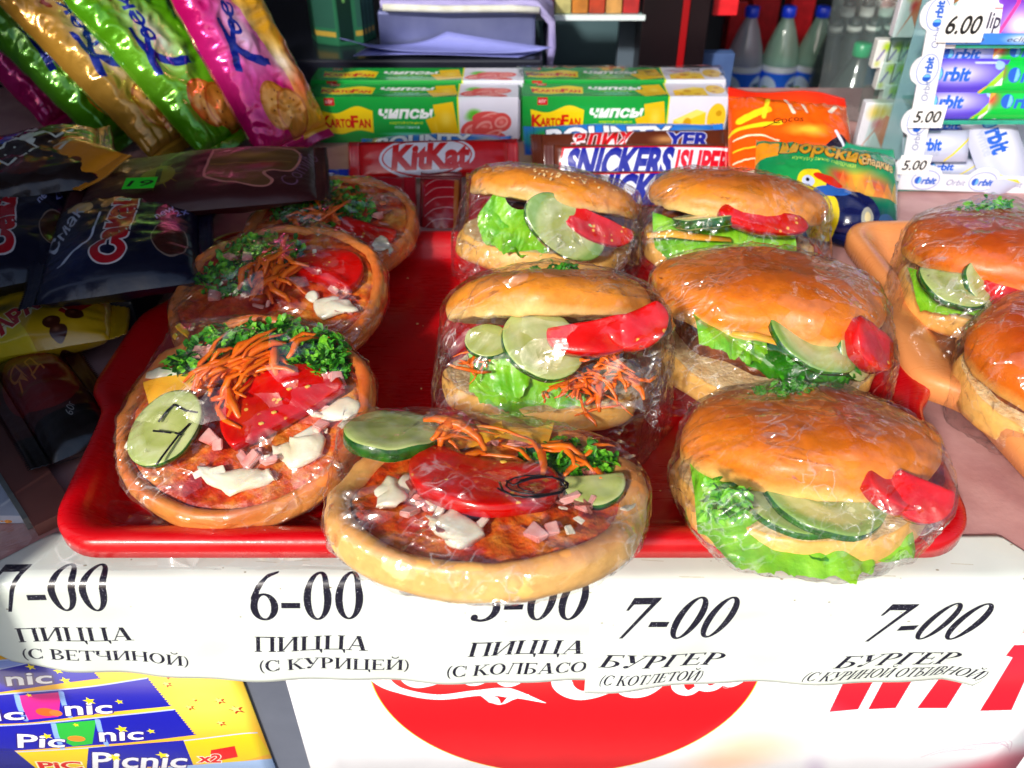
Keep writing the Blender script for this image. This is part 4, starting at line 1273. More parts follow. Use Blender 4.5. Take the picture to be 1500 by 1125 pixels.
wrap_film(f.t, extra=[aty(972, 600, yf + 2), aty(958, 632, yf + 2.5), aty(962, 470, yf + 2.5), aty(644, 500, yf + 4), aty(650, 560, yf + 3.6)], seed=2, skirt=1.2)
tuft(f.t, aty(905, 560, yf + .9), aty(976, 520, yf + 1.9), aty(966, 640, yf + 2.2), 5, amp=.3)
tuft(f.t, aty(668, 480, yf + 2.6), aty(642, 520, yf + 3.4), aty(672, 590, yf + 2.6), 6, amp=.2)

# ------------------------------------------------------------------ B4 middle right
f = burger('domed golden burger behind the front right one, tomato wedge at its right end', (1122, 500), 3.6, 2, (1122, 455), -12, 13.0, 11.6, 2.4, 3.1, 31, M_crust,
           rollb=2, rollt=3, yt=.3)
yf = f.front
lettuce(f, 1180, 530, yf + .8, 6.0, 3.0, 4, 6, 8, 0, curl=.5, mat=M_lettuce2)
lettuce(f, 1062, 492, yf + 1.2, 2.8, 2.0, 7, 16, 0, 0, curl=.2)
lettuce(f, 1098, 508, yf + 1.0, 2.4, 1.8, 9, 22, 10, 0, curl=.3)
f.mesh('cucumber_slice', cuke_mesh(2.7, .4, None, 2, .9), 1192, 494, yf + 1.2, 16, 20, 4)
f.mesh('cucumber_slice', cuke_mesh(1.7, .4, None, 3), 1254, 512, yf + 1.4, 50, 36, 20)
f.mesh('tomato_slice', tom_mesh(1.7, .9, .4, 4), 1274, 500, yf + 1.2, 36, 38, 10)
f.mesh('cheese_slice', mesh_from('cheese_slice', *tube([Vector((-2, 0, .3)), Vector((-.8, 0, .15)), Vector((.6, 0, -.3)), Vector((2, 0, -.7))], [.2, .34, .36, .2], 6, flat=.4), mats=[M_cheese]), 1128, 495, yf + .5)
herb_clump('parsley_leaves', f.t, hc2(f, 1200, 545, yf + .5, 60, 10), 60, 6, size=(.4, .8), mats=[M_herb, M_lettuce2])
wrap_film(f.t, extra=[aty(1306, 520, yf + 2.2), aty(1300, 548, yf + 2.4), aty(1270, 570, yf + 1.6), aty(962, 450, yf + 5.5), aty(1010, 540, yf + 3)], seed=3, skirt=1, crinkle=1.1)
tuft(f.t, aty(1190, 545, yf + .4), aty(1304, 520, yf + 1.6), aty(1262, 572, yf + 1.2), 7, amp=.25)

# ------------------------------------------------------------------ B1 back left of the three columns
f = burger('sesame topped burger at the back, cucumber slice sticking out toward the viewer', (798, 340), 3.4, -10, (812, 302), -25, 12.6, 11.0, 2.3, 2.5, 41, M_crust2,
           rollb=4, rollt=10, yt=.6, seeds=(230, lambda u, v: True, .16))
yf = f.front
lettuce(f, 730, 330, yf + 1.6, 3.0, 3.0, 3, 50, 30, -20, curl=.2)
lettuce(f, 765, 350, yf + 1.0, 4.6, 2.4, 6, 30, 14, 0, curl=.3)
f.mesh('cucumber_slice', cuke_mesh(3.1, .5, None, 5, .62), 828, 333, yf + .5, 44, 34, 0)
f.mesh('tomato_slice', tom_mesh(3.1, .8, .1, 7, .5), 868, 322, yf + 1.6, 40, 26, 0)
wrap_film(f.t, extra=[aty(664, 345, yf + 4), aty(690, 395, yf + 2.6), aty(936, 360, yf + 4), aty(900, 414, yf + 2)], seed=4, skirt=1.3, crinkle=1.2)
tuft(f.t, aty(700, 360, yf + 2.0), aty(664, 345, yf + 3.6), aty(705, 414, yf + 2.0), 9, amp=.25)
tuft(f.t, aty(860, 392, yf + 1.0), aty(934, 350, yf + 2.6), aty(908, 418, yf + 1.6), 10, amp=.25)

# ------------------------------------------------------------------ B2 back right
f = burger('back right burger on the red tray with a thin tomato strip and frilly lettuce', (1066, 346), 3.4, -4, (1074, 312), -18, 12.4, 11.0, 2.2, 2.9, 51, M_crust2,
           rollb=3, rollt=7, yt=.5)
yf = f.front
lettuce(f, 1065, 358, yf + 1.0, 9.6, 3.0, 5, 20, 0, 0, curl=.5, fr=1.2)
f.mesh('cucumber_slice', cuke_mesh(2.0, .7, None, 4), 1030, 324, yf + 1.6, -22, -4, 0)
f.mesh('tomato_slice', tom_mesh(3.1, .7, .2, 8, .35), 1118, 322, yf + 1.2, 34, 10, 0)
f.mesh('cheese_slice', mesh_from('cheese_slice', *tube([Vector((-2.6, 0, 0)), Vector((-1, 0, .15)), Vector((.6, 0, -.1)), Vector((3, 0, -.3))], [.3, .5, .45, .3], 6, flat=.4), mats=[M_cheese]), 1005, 345, yf + .9)
wrap_film(f.t, extra=[aty(1200, 350, yf + 4), aty(1185, 380, yf + 3), aty(944, 345, yf + 4)], seed=5, skirt=0.9, crinkle=1.25)
tuft(f.t, aty(1150, 362, yf + 1.0), aty(1200, 345, yf + 2.6), aty(1180, 392, yf + 1.6), 12, amp=.2)

# ------------------------------------------------------------------ two burgers on the beige tray
GR = 'wrapped burgers on the beige tray'
f = burger('burger on the beige tray with parsley on its sesame crown', (1462, 420), 3.2, 0, (1464, 388), -8, 12.4, 10.8, 2.2, 3.1, 61, M_crust3,
           group=GR, rollt=2, yt=.3, seeds=(60, lambda u, v: v > .1 and u < .5))
yf = f.front
lettuce(f, 1430, 432, yf + 1.2, 6.6, 3.0, 5, 6, 0, 0, curl=.6, mat=M_lettuce)
f.mesh('cucumber_slice', cuke_mesh(2.2, .5, .3, 4), 1396, 414, yf + 1.4, 14, 10, 0)
f.mesh('cucumber_slice', cuke_mesh(1.6, .4, None, 3), 1440, 418, yf + 1.4, 30, 30, 0)
f.mesh('tomato_slice', tom_mesh(2.0, .9, .4, 4), 1486, 424, yf + 1.2, 14, 4, 0)
herb_clump('parsley_sprig', f.t, hc2(f, 1448, 306, f.ct.y + 3.4, 38, 7), 80, 5, size=(.3, .5))
wrap_film(f.t, seed=6, skirt=0.7, extra=[aty(1334, 385, yf + 4)])
f = burger('burger cut off by the right edge on the beige tray, the nearer one', (1568, 566), 3.2, 4, (1572, 544), 0, 11.6, 10.8, 2.4, 3.4, 71, M_crust3, group=GR, yt=.2)
wrap_film(f.t, seed=7, skirt=0.6, extra=[aty(1448, 530, f.front + 4)])

# ================================================================== PIZZAS
GP = 'wrapped small pizzas on the red tray'
class Pizza:
    def __init__(s, label, p, z, rx, ry, R, seed, sy=1.0, rimw=.11, h=1.75, well=1.42, rz=0, crust=None):
        c = atz(p[0], p[1], z); base = Vector((c.x, c.y, .36))
        s.t = thing('pizza', label, 'pizza', base, group=GP)
        s.b = base; s.R, s.sy = R, sy
        s.M = M_at(c - base, rx, ry, rz)
        bpy.context.view_layer.update()
        n = 84
        prof = [(.001, 0), (.5, 0), (.8, 0), (.93, .12), (.99, .4), (1.0, .75), (.985, 1.1)]
        for k in range(9):
            a = math.pi * k / 8
            prof.append((1 - .02 - rimw / 2 + rimw / 2 * math.cos(a), h * .72 + h * .28 * math.sin(a)))
        prof += [(1 - rimw - .03, well + .06), (1 - rimw - .08, well), (.64, well), (.55, well), (.46, well), (.37, well), (.28, well), (.19, well), (.1, well), (.001, well)]
        k0 = 7 + 8
        V = []
        for j, (r, z_) in enumerate(prof):
            for k in range(n):
                a = 2 * math.pi * k / n
                x, y = r * math.cos(a) * R, r * math.sin(a) * R * sy
                d = nz((x, y, z_), .35, seed) * .75 * r + nz((x, y, z_), .9, seed + 2) * .22 * r + (nz((x, y, 0), 1.8, seed) * .16 if j > 6 else 0)
                lump = (.22 * nz((x, y, 0), 1.1, seed + 7) + .14 * nz((x, y, 0), 2.6, seed)) if j >= k0 else 0
                V.append(Vector((x * (1 + d * .06), y * (1 + d * .06), z_ + lump + (d * .6 if z_ > .2 else 0))))
        Fs = [f_[::-1] for f_ in grid_faces(n, len(prof), True)]
        Fs = grid_faces(n, len(prof), True)
        fm = [1 if i // n >= k0 - 1 else 0 for i in range(len(Fs))]
        put('pizza_base', mesh_from('pizza_base', V, Fs, mats=[crust or M_rim13, M_sauce], fmat=fm), s.t, mat=s.M)
        s.well = well
    def m(s, u, v, dz=0.0, rx=0, ry=0, rz=0):
        return s.M @ M_at(Vector((u * s.R, v * s.R * s.sy, s.well + dz)), rx, ry, rz)
    def add(s, name, me, u, v, dz=0.0, rx=0, ry=0, rz=0, **kw):
        return put(name, me, s.t, mat=s.m(u, v, dz, rx, ry, rz), **kw)
    def herbs(s, spots, n, seed, dz=.4, size=(.25, .55), mats=None):
        def fn(r):
            u, v, ru, rv = r.choice(spots); q_ = math.sqrt(r.random()); a = r.uniform(0, 6.283)
            u += ru * q_ * math.cos(a); v += rv * q_ * math.sin(a)
            return s.M @ Vector((u * s.R, v * s.R * s.sy, s.well + dz * r.uniform(.2, 1.8) * (1.2 - .6 * q_)))
        return herb_clump('chopped_greens', s.t, fn, n, seed, size, mats)
    def carrots(s, spots, n, seed, dz=.6, scale=1.0, dirs=None):
        r = random.Random(seed)
        for k in range(n):
            u, v, ru, rv = r.choice(spots)
            rzz = r.gauss(dirs, 28) if dirs is not None else r.uniform(0, 360)
            o = s.add('carrot_shred', shred_mesh(k % 9), u + r.gauss(0, ru), v + r.gauss(0, rv), dz + r.uniform(-.15, .55), r.uniform(-25, 25), r.uniform(-18, 18), rzz)
            o.scale = (scale * r.uniform(.8, 1.2),) * 3
    def bits(s, spots, n, seed, mats, size=(.5, 1.0), dz=.2, name='meat_shred'):
        r = random.Random(seed)
        for k in range(n):
            u, v, ru, rv = r.choice(spots); u += r.gauss(0, ru); v += r.gauss(0, rv)
            o = s.add(name, ham_mesh(r.randrange(6), mats[r.randrange(len(mats))]), u, v, dz + r.uniform(0, .25), r.uniform(-25, 25), r.uniform(-25, 25), r.uniform(0, 360))
            q_ = r.uniform(*size); o.scale = (q_ * r.uniform(.8, 1.6), q_ * .7, q_ * .6)
    def blob(s, name, mat, pts, dz=.25, r0=.5, flat=.42, seed=0):
        """irregular dollop along a few points"""
        bm = bmesh.new()
        rr = random.Random(seed)
        P = curve_pts([(a, b, 0) for a, b in pts], 5) if len(pts) > 1 else [Vector((pts[0][0], pts[0][1], 0))]
        V, Fs = [], []
        path = [Vector((p[0] * s.R, p[1] * s.R * s.sy, s.well + dz + .1 * nz(p, 5, seed))) for p in P]
        if len(path) == 1: path = [path[0] + Vector((-.2, 0, 0)), path[0] + Vector((.2, 0, 0))]
        m_ = len(path)
        rad = [r0 * (.45 + .75 * math.sin(math.pi * (i + .6) / (m_ + .2)) + .45 * nz((i * .3, seed, 0), 1.0)) for i in range(m_)]
        path2 = [path[0] * (1 - k / 19) + path[-1] * k / 19 for k in range(20)] if len(path) < 3 else path
        v, f_ = tube(path, [max(.08, x) for x in rad], n=18, flat=flat)
        v = [s.M @ (q_ + Vector((.5 * nz(q_, .8, seed), .5 * nz(q_, .8, seed + 5), .14 * nz(q_, 2.0, seed + 8)))) for q_ in v]
        return part(name, v, f_, mat, s.t)

def ham_mesh(k, mat=None):
    key = ('ham', k, mat.name if mat else '')
    if key not in _me:
        r = random.Random(k + 200); bm = bmesh.new()
        bmesh.ops.create_cube(bm, size=1)
        a, b, c = r.uniform(.5, .9), r.uniform(.35, .7), r.uniform(.2, .35)
        for v in bm.verts: v.co = Vector((v.co.x * a * r.uniform(.5, 1.3), v.co.y * b * r.uniform(.5, 1.35), v.co.z * c * r.uniform(.4, 1.1))) * K * 1.3
        bmesh.ops.bevel(bm, geom=list(bm.edges), offset=.05 * K, segments=2, affect='EDGES')
        me = bpy.data.meshes.new('ham_piece'); bm.to_mesh(me); bm.free(); me.materials.append(mat or M_ham)
        _me[key] = me
    return _me[key]
def cheese_mesh(k, L=2.6, Wd=2.0):
    key = ('ch', k, L, Wd)
    if key not in _me:
        V = []
        for j in range(8):
            for i in range(10):
                u, v = i / 9, j / 7
                V.append(((u - .5) * L, (v - .5) * Wd * (1 - .5 * u), .15 * math.sin(u * 5 + k) + .1 * nz((u * 3, v * 3, k), 1)))
        me = mesh_from('cheese_slice', V, grid_faces(10, 8), mats=[M_cheese]); _me[key] = me
    return _me[key]
def tseeds(P, pts, dz):
    for (u, v) in pts:
        bm = bmesh.new(); bmesh.ops.create_icosphere(bm, subdivisions=1, radius=.13 * K)
        me = bpy.data.meshes.new('tomato_seed'); bm.to_mesh(me); bm.free(); me.materials.append(M_seed)
        o = P.add('tomato_seed', me, u, v, dz, 0, 0, 40 * u); o.scale = (1.3, .8, .5)

# P3 hindmost
P = Pizza('hindmost pizza on the left side, half in shade under dark greens', (492, 352), 2.2, 10, -2, 6.4, 3, .95)
P.herbs([(-.1, .5, .45, .28), (.2, .2, .3, .3), (-.45, .25, .3, .25)], 380, 31, size=(.3, .62))
P.carrots([(-.2, 0, .14, .1)], 14, 3)
P.add('tomato_slice', tom_mesh(2.3, .5, .3, 3), .42, -.22, .3, 4, 3, -20)
P.blob('mayonnaise', M_mayo, [(.62, -.3), (.6, -.5), (.7, -.62)], seed=2, r0=.4)
for k, (u, v) in enumerate([(-.3, .62), (.55, .05), (-.55, .42)]): P.add('ham_piece', ham_mesh(k), u, v, .5, 20, 10, 40 * k)
P.bits([(.4, -.1, .2, .3), (.6, .2, .1, .2), (-.2, -.2, .2, .2)], 22, 5, [M_meat, M_ham, M_carrot], (.4, .9))
wrap_film(P.t, seed=11, off=.1, amp=.07)

# P2 middle
P = Pizza('second pizza from the front on the left, with carrot shreds beside a tomato slice', (415, 452), 3.0, 14, -2, 6.8, 4, .98)
P.herbs([(-.25, .55, .4, .22), (-.5, .2, .28, .25), (-.1, .45, .3, .2)], 460, 41, size=(.3, .62))
P.carrots([(.0, .2, .12, .12), (.02, .0, .1, .08)], 30, 4, dirs=70)
P.add('tomato_slice', tom_mesh(2.5, .6, .3, 3), .42, .18, .4, 6, 4, 150)
P.blob('mayonnaise', M_mayo, [(.5, -.1), (.55, -.25), (.75, -.2)], seed=5, r0=.75)
P.blob('mayonnaise', M_mayo, [(.3, -.08), (.4, -.14)], seed=6, r0=.5)
for k, (u, v) in enumerate([(-.32, .42), (-.2, .3), (-.55, -.1), (-.5, .42)]): P.add('ham_piece', ham_mesh(k + 3), u, v, .6, 15, 10, 50 * k)
P.bits([(-.3, -.3, .3, .16), (.6, -.1, .1, .14), (.3, .3, .3, .2)], 26, 5, [M_meat, M_ham, M_mayo], (.4, .9))
wrap_film(P.t, seed=12, off=.1, amp=.07)

# P1 front left
P = Pizza('front left pizza propped on the pizza behind, cucumber slice with pen marks on its film', (370, 624), 2.9, 16, -1, 6.6, 6, 1.0)
P.herbs([(-.28, .62, .3, .2), (.1, .7, .32, .16), (.45, .55, .28, .2), (-.5, .42, .2, .14), (.62, .36, .18, .14), (.0, .55, .4, .12)], 900, 61, dz=.55, size=(.32, .7))
P.carrots([(.0, .3, .14, .09), (.1, .38, .12, .08), (-.1, .24, .14, .05)], 34, 6, dz=.8, dirs=45)
P.carrots([(-.04, -.02, .05, .1)], 8, 7, dz=.7, dirs=100)
P.add('tomato_slice', tom_mesh(3.2, .6, .25, 13, .92), .34, -.06, .55, 4, 0, 215)
tseeds(P, [(.36, .1), (.3, .0), (.28, -.12), (.2, -.22), (.5, .12)], .92)
P.add('cucumber_slice', cuke_mesh(1.75, .4, None, 7, 1.25), -.52, -.24, .8, 6, -4, -20)
P.add('cheese_slice', cheese_mesh(1, 3.6, 2.6), -.5, .16, .6, 4, -8, 24)
P.blob('mayonnaise', M_mayo, [(-.85, .32), (-.68, .38), (-.55, .3)], seed=3, r0=.34)
P.blob('mayonnaise', M_mayo, [(-.82, -.3), (-.74, -.35)], seed=4, r0=.5)
P.blob('mayonnaise', M_mayo, [(-.22, -.52), (-.02, -.64), (.2, -.66), (.3, -.6)], seed=5, r0=.6)
P.blob('mayonnaise', M_mayo, [(.3, -.42), (.5, -.42), (.58, -.3), (.52, -.22)], seed=8, r0=.75)
P.blob('mayonnaise', M_mayo, [(.62, -.1), (.78, .0), (.84, -.1)], seed=9, r0=.45)
for k, (u, v) in enumerate([(-.35, .52), (-.22, .42), (-.42, .5), (.62, -.2), (.3, -.5), (.16, -.5), (-.12, -.36), (-.2, -.3), (.72, .2), (-.75, -.12)]):
    P.add('ham_piece', ham_mesh(k), u, v, .75 if v > 0 else .45, 12, 14, 47 * k)
herb_clump('pepper_bits', P.t, lambda r: P.M @ Vector((r.uniform(-.4, .2) * 6, r.uniform(.6, .8) * 6, .9 + .4)), 14, 3, size=(.3, .6), mats=[M_tom, M_tom])
P.bits([(.0, -.5, .2, .08), (-.6, -.1, .08, .14), (.66, -.1, .08, .14), (.1, -.36, .12, .08), (-.1, -.1, .08, .08)], 40, 5, [M_meat, M_ham, M_ham, M_mayo], (.4, .9))
P.bits([(-.2, .74, .3, .05)], 12, 6, [M_cheese, M_carrot, M_tom], (.5, .9))
wrap_film(P.t, seed=13, off=.12, amp=.08)
def ink(P_, strokes, z, w=.07):
    for st in strokes:
        pts = [P_.M @ Vector((u * P_.R, v * P_.R * P_.sy, z + dz)) for (u, v, dz) in st]
        v, f_ = tube(pts, w, n=6, flat=.6)
        part('pen_mark', v, f_, M_ink, P_.t)
zc_ = 2.9
def flat(ps): return [(a, b, 0) for a, b in ps]
ink(P, [flat([(-.48, -.06), (-.52, -.12), (-.56, -.22)]), flat([(-.48, -.06), (-.38, -.12), (-.28, -.14)]), flat([(-.58, -.30), (-.5, -.31), (-.44, -.32)]),
        flat([(-.32, -.24), (-.37, -.32), (-.42, -.44), (-.46, -.54), (-.48, -.6)]), flat([(-.41, -.32), (-.36, -.34)])], zc_ - .3)

# P4 front centre, overhanging the tray rim
P = Pizza('front centre pizza overhanging the tray rim, black pen scribble on its film', (714, 768), 4.4, -7, 0, 6.95, 8, .74, rimw=.16, h=1.95, well=1.55, crust=M_rim)
P.herbs([(.5, .52, .26, .18), (.68, .36, .14, .12), (.5, .3, .2, .08)], 320, 81, dz=.5, size=(.3, .6))
P.add('cucumber_slice', cuke_mesh(2.2, .75, None, 8, .85), -.62, .58, 1.15, -4, 8, 20)
P.add('cucumber_slice', cuke_mesh(1.3, .4, .3, 9), .66, .02, .55, 10, -6, 0)
P.add('tomato_slice', tom_mesh(3.3, .7, .4, 14, .72), -.02, .08, .65, -4, 0, -18)
tseeds(P, [(-.24, -.06), (-.27, -.1), (.1, .2)], 1.05)
P.carrots([(-.25, .54, .16, .02)], 9, 9, dz=.9, dirs=-8)
P.carrots([(.36, .32, .16, .05)], 12, 10, dz=.6, dirs=-26)
P.blob('mayonnaise', M_mayo, [(-.66, .12), (-.56, -.02), (-.56, -.2)], seed=3, r0=.6)
P.blob('mayonnaise', M_mayo, [(-.5, .18), (-.46, .0)], seed=4, r0=.5)
P.blob('mayonnaise', M_mayo, [(-.26, -.34), (-.14, -.46), (-.08, -.58)], seed=5, r0=.8)
P.blob('mayonnaise', M_mayo, [(.46, .02), (.56, -.06)], seed=7, r0=.4)
for k, (u, v) in enumerate([(-.42, -.06), (-.36, -.2), (-.4, .1), (-.46, -.3), (.5, -.12), (.6, -.2), (.38, -.5), (.28, -.56), (.7, .22), (.05, .72), (-.1, .76), (.2, .7)]):
    P.add('ham_piece', ham_mesh(k), u, v, .35, 12, 14, 47 * k)
P.add('cheese_slice', cheese_mesh(2, 2.8, 1.8), -.1, .74, .6, 4, -8, 10)
P.add('cheese_slice', cheese_mesh(3, 2.8, 1.8), .22, .74, .7, 4, 8, 170)
P.bits([(-.5, .0, .1, .14), (-.36, -.14, .08, .12), (-.2, -.4, .1, .05), (.5, -.16, .1, .08), (.62, .16, .08, .12), (.34, -.48, .1, .04)], 46, 5, [M_meat, M_ham, M_meat, M_mayo], (.4, .85))
P.bits([(0, .72, .3, .05)], 18, 6, [M_cheese, M_meat, M_carrot], (.5, 1.0))
P.blob('mayonnaise', M_mayo, [(-.3, -.1), (-.34, -.26)], seed=12, r0=.3)
wrap_film(P.t, seed=14, off=.12, amp=.10, zmin=-5, extra=[])
b_ = P.M
pp = [P.b + (b_ @ Vector(v_)) for v_ in [(-.5, 3.6, 2.7), (3.2, 4.6, 3.0), (-.2, 5.5, 2.8)]]
tuft(P.t, pp[0], pp[1], pp[2], 15, amp=.2)
scr = []
for k in range(46):
    a = k * .46; e = .17 - .0018 * k
    scr.append((.27 + .08 * math.sin(k * .05) + (e + .02) * math.cos(a), -.2 + e * .8 * math.sin(a) + .0 * k, 0))
ink(P, [scr[:24], flat([(.08, -.16), (.1, -.26), (.16, -.34), (.3, -.36), (.44, -.3), (.48, -.16)]), flat([(.07, -.24), (.12, -.3), (.22, -.36), (.36, -.32)]), flat([(.12, -.14), (.16, -.2), (.26, -.12), (.4, -.08)])], 2.9, .05)

# crumbs and stray sesame on the red tray
bm = bmesh.new(); rs = random.Random(12)
for k in range(70):
    x, y = rs.uniform(-18, 19), rs.uniform(30, 55)
    bmesh.ops.create_icosphere(bm, subdivisions=1, radius=rs.uniform(.03, .09) * K, matrix=Matrix.Translation(Vector((x, y, .42)) * K) @ Matrix.Diagonal((rs.uniform(.8, 1.8), 1, .6, 1)))
me = bpy.data.meshes.new('bread_crumbs'); bm.to_mesh(me); bm.free(); me.materials.append(M_sesame)
o = put('bread_crumbs', me); tag(o, 'tiny pale bread crumbs scattered on the red tray', 'crumbs', kind='stuff')
# ================================================================== GOODS
def pack(name, label, cat, M, W, L, H, cv, group=None, seed=0, ends='lr', seal=1.0, wr=.12, rough=.28, metal=.0, coat=.6, p=2.2, sag=0.0, nu=70, nv=40, bump=.25, back=None, wf=1.0, sealz=.25):
    """pillow bag: x across (W), y along the print (L), z up from the surface it lies on. ends: where the crimped seals sit"""
    t = thing(name, label, cat, mat=M, group=group)
    m = cv.mat(name, rough=rough, metal=metal, coat=coat, bump=bump, bscale=130)
    def env(u, v):
        a = 1 - abs(2 * u - 1) ** (p if 'l' in ends else 4.5); b = 1 - abs(2 * v - 1) ** (p if 't' in ends else 4.5)
        return (max(0, a) ** .55) * (max(0, b) ** .55)
    def P(u, v, s):
        x, y = (u - .5) * W, (v - .5) * L
        e = env(u, v)
        z = H / 2 * e * s
        w = wr * wf
        q_ = (x * .5, y * .5, s + seed)
        r1 = 1 - 2.2 * abs(noise.noise(Vector((x * .38 + seed, y * .38, s)))); r2 = 1 - 2.2 * abs(noise.noise(Vector((x * .9, y * .9 + seed, s))))
        r3 = noise.noise(Vector((x * .18 + seed * 2, y * .18, 4 + s)))
        z += s * w * (1.1 * r1 + .5 * r2) * (.25 + e) * .8 + H * .18 * r3 * e
        # gathers running in from the seals
        if 'l' in ends:
            d = min(u, 1 - u) * W; z += s * wr * 1.3 * math.exp(-d / 1.6) * abs(math.sin(y * 3.1 + 2 * noise.noise(Vector((y, seed, 0))))) * (b01(d, .0, .4))
        if 't' in ends:
            d = min(v, 1 - v) * L; z += s * wr * 1.3 * math.exp(-d / 1.8) * abs(math.sin(x * 2.7 + 2 * noise.noise(Vector((x, seed, 0))))) * (b01(d, .0, .4))
        if 'l' in ends: y *= 1 - .05 * (1 - abs(2 * u - 1)) * 0 - .0
        x += .1 * wr * 4 * noise.noise(Vector((y * .6, s * 0, seed))); y += .1 * wr * 4 * noise.noise(Vector((x * .6, 5, seed)))
        z += H / 2 + sag * ((2 * u - 1) ** 2)
        return Vector((x, y, max(.02, z)))
    def b01(d, a, b): return max(0, min(1, (d - a) / (b - a)))
    V, UV, Fs = [], [], []
    for s in (1, -1):
        base = len(V)
        for j in range(nv):
            for i in range(nu):
                u, v = i / (nu - 1), j / (nv - 1)
                V.append(P(u, v, s)); UV.append((seal / (W + 2 * seal) + u * W / (W + 2 * seal), v) if 'l' in ends else (u, seal / (L + 2 * seal) + v * L / (L + 2 * seal)))
        g = grid_faces(nu, nv, False, base)
        Fs += g if s > 0 else [f_[::-1] for f_ in g]
    # weld sides: average the two borders
    n = nu * nv
    for j in range(nv):
        for i in range(nu):
            if i in (0, nu - 1) or j in (0, nv - 1):
                a, b = j * nu + i, n + j * nu + i
                c = (V[a] + V[b]) / 2; V[a] = c; V[b] = c.copy()
    part('wrapper', V, Fs, m, t, uvs=UV)
    # crimped seals
    ns = 8; nn = nv * 3 if 'l' in ends else nu * 2
    for side in (0, 1):
        V, UV = [], []
        for j in range(nn):
            for i in range(ns):
                k = j / (nn - 1); d = i / (ns - 1) * seal
                if 'l' in ends:
                    e = P(0 if side == 0 else 1, k, 1); e2 = P(0 if side == 0 else 1, k, -1); c = (e + e2) / 2
                    zig = .12 * (1 if j % 2 else -1) if i == ns - 1 else 0
                    x = (-1 if side == 0 else 1) * (d + zig)
                    q_ = c + Vector((x, 0, sealz * wr * 8 * math.sin(k * 7 + seed) * d / seal + .05 * math.sin(d * 18)))
                    uu = (seal - d) / (W + 2 * seal) if side == 0 else (seal + W + d) / (W + 2 * seal); vv = k
                else:
                    e = P(k, 0 if side == 0 else 1, 1); e2 = P(k, 0 if side == 0 else 1, -1); c = (e + e2) / 2
                    zig = .12 * (1 if j % 2 else -1) if i == ns - 1 else 0
                    yy = (-1 if side == 0 else 1) * (d + zig)
                    q_ = c + Vector((0, yy, sealz * wr * 8 * math.sin(k * 7 + seed) * d / seal + .05 * math.sin(d * 18)))
                    vv = (seal - d) / (L + 2 * seal) if side == 0 else (seal + L + d) / (L + 2 * seal); uu = k
                q_.z = max(q_.z, .03)
                V.append(q_); UV.append((uu, vv))
        o = part('end_seal', V, grid_faces(ns, nn), m, t, uvs=UV)
        md = o.modifiers.new('thickness', 'SOLIDIFY'); md.thickness = .0003
    return t

def FR(px, py, z, px2, py2, z2, px3, py3, z3):
    """frame with origin at pixel 1 (cm height z), x axis towards pixel 2, y axis towards pixel 3"""
    a, b, c = atz(px, py, z), atz(px2, py2, z2), atz(px3, py3, z3)
    return frame(a, b - a, c - a)
def flat_frame(p_l, p_r, z, lift_deg=0.0, roll=0.0):
    """x axis from left pixel to right pixel (both at height z), origin midway; tilted up at the back by lift"""
    a, b = atz(*p_l, z), atz(*p_r, z)
    r = (b - a).normalized(); f_ = Vector((-r.y, r.x, 0))
    u = f_ * math.cos(math.radians(lift_deg)) + Vector((0, 0, 1)) * math.sin(math.radians(lift_deg))
    m = frame((a + b) / 2, r, u)
    return m, (b - a).length

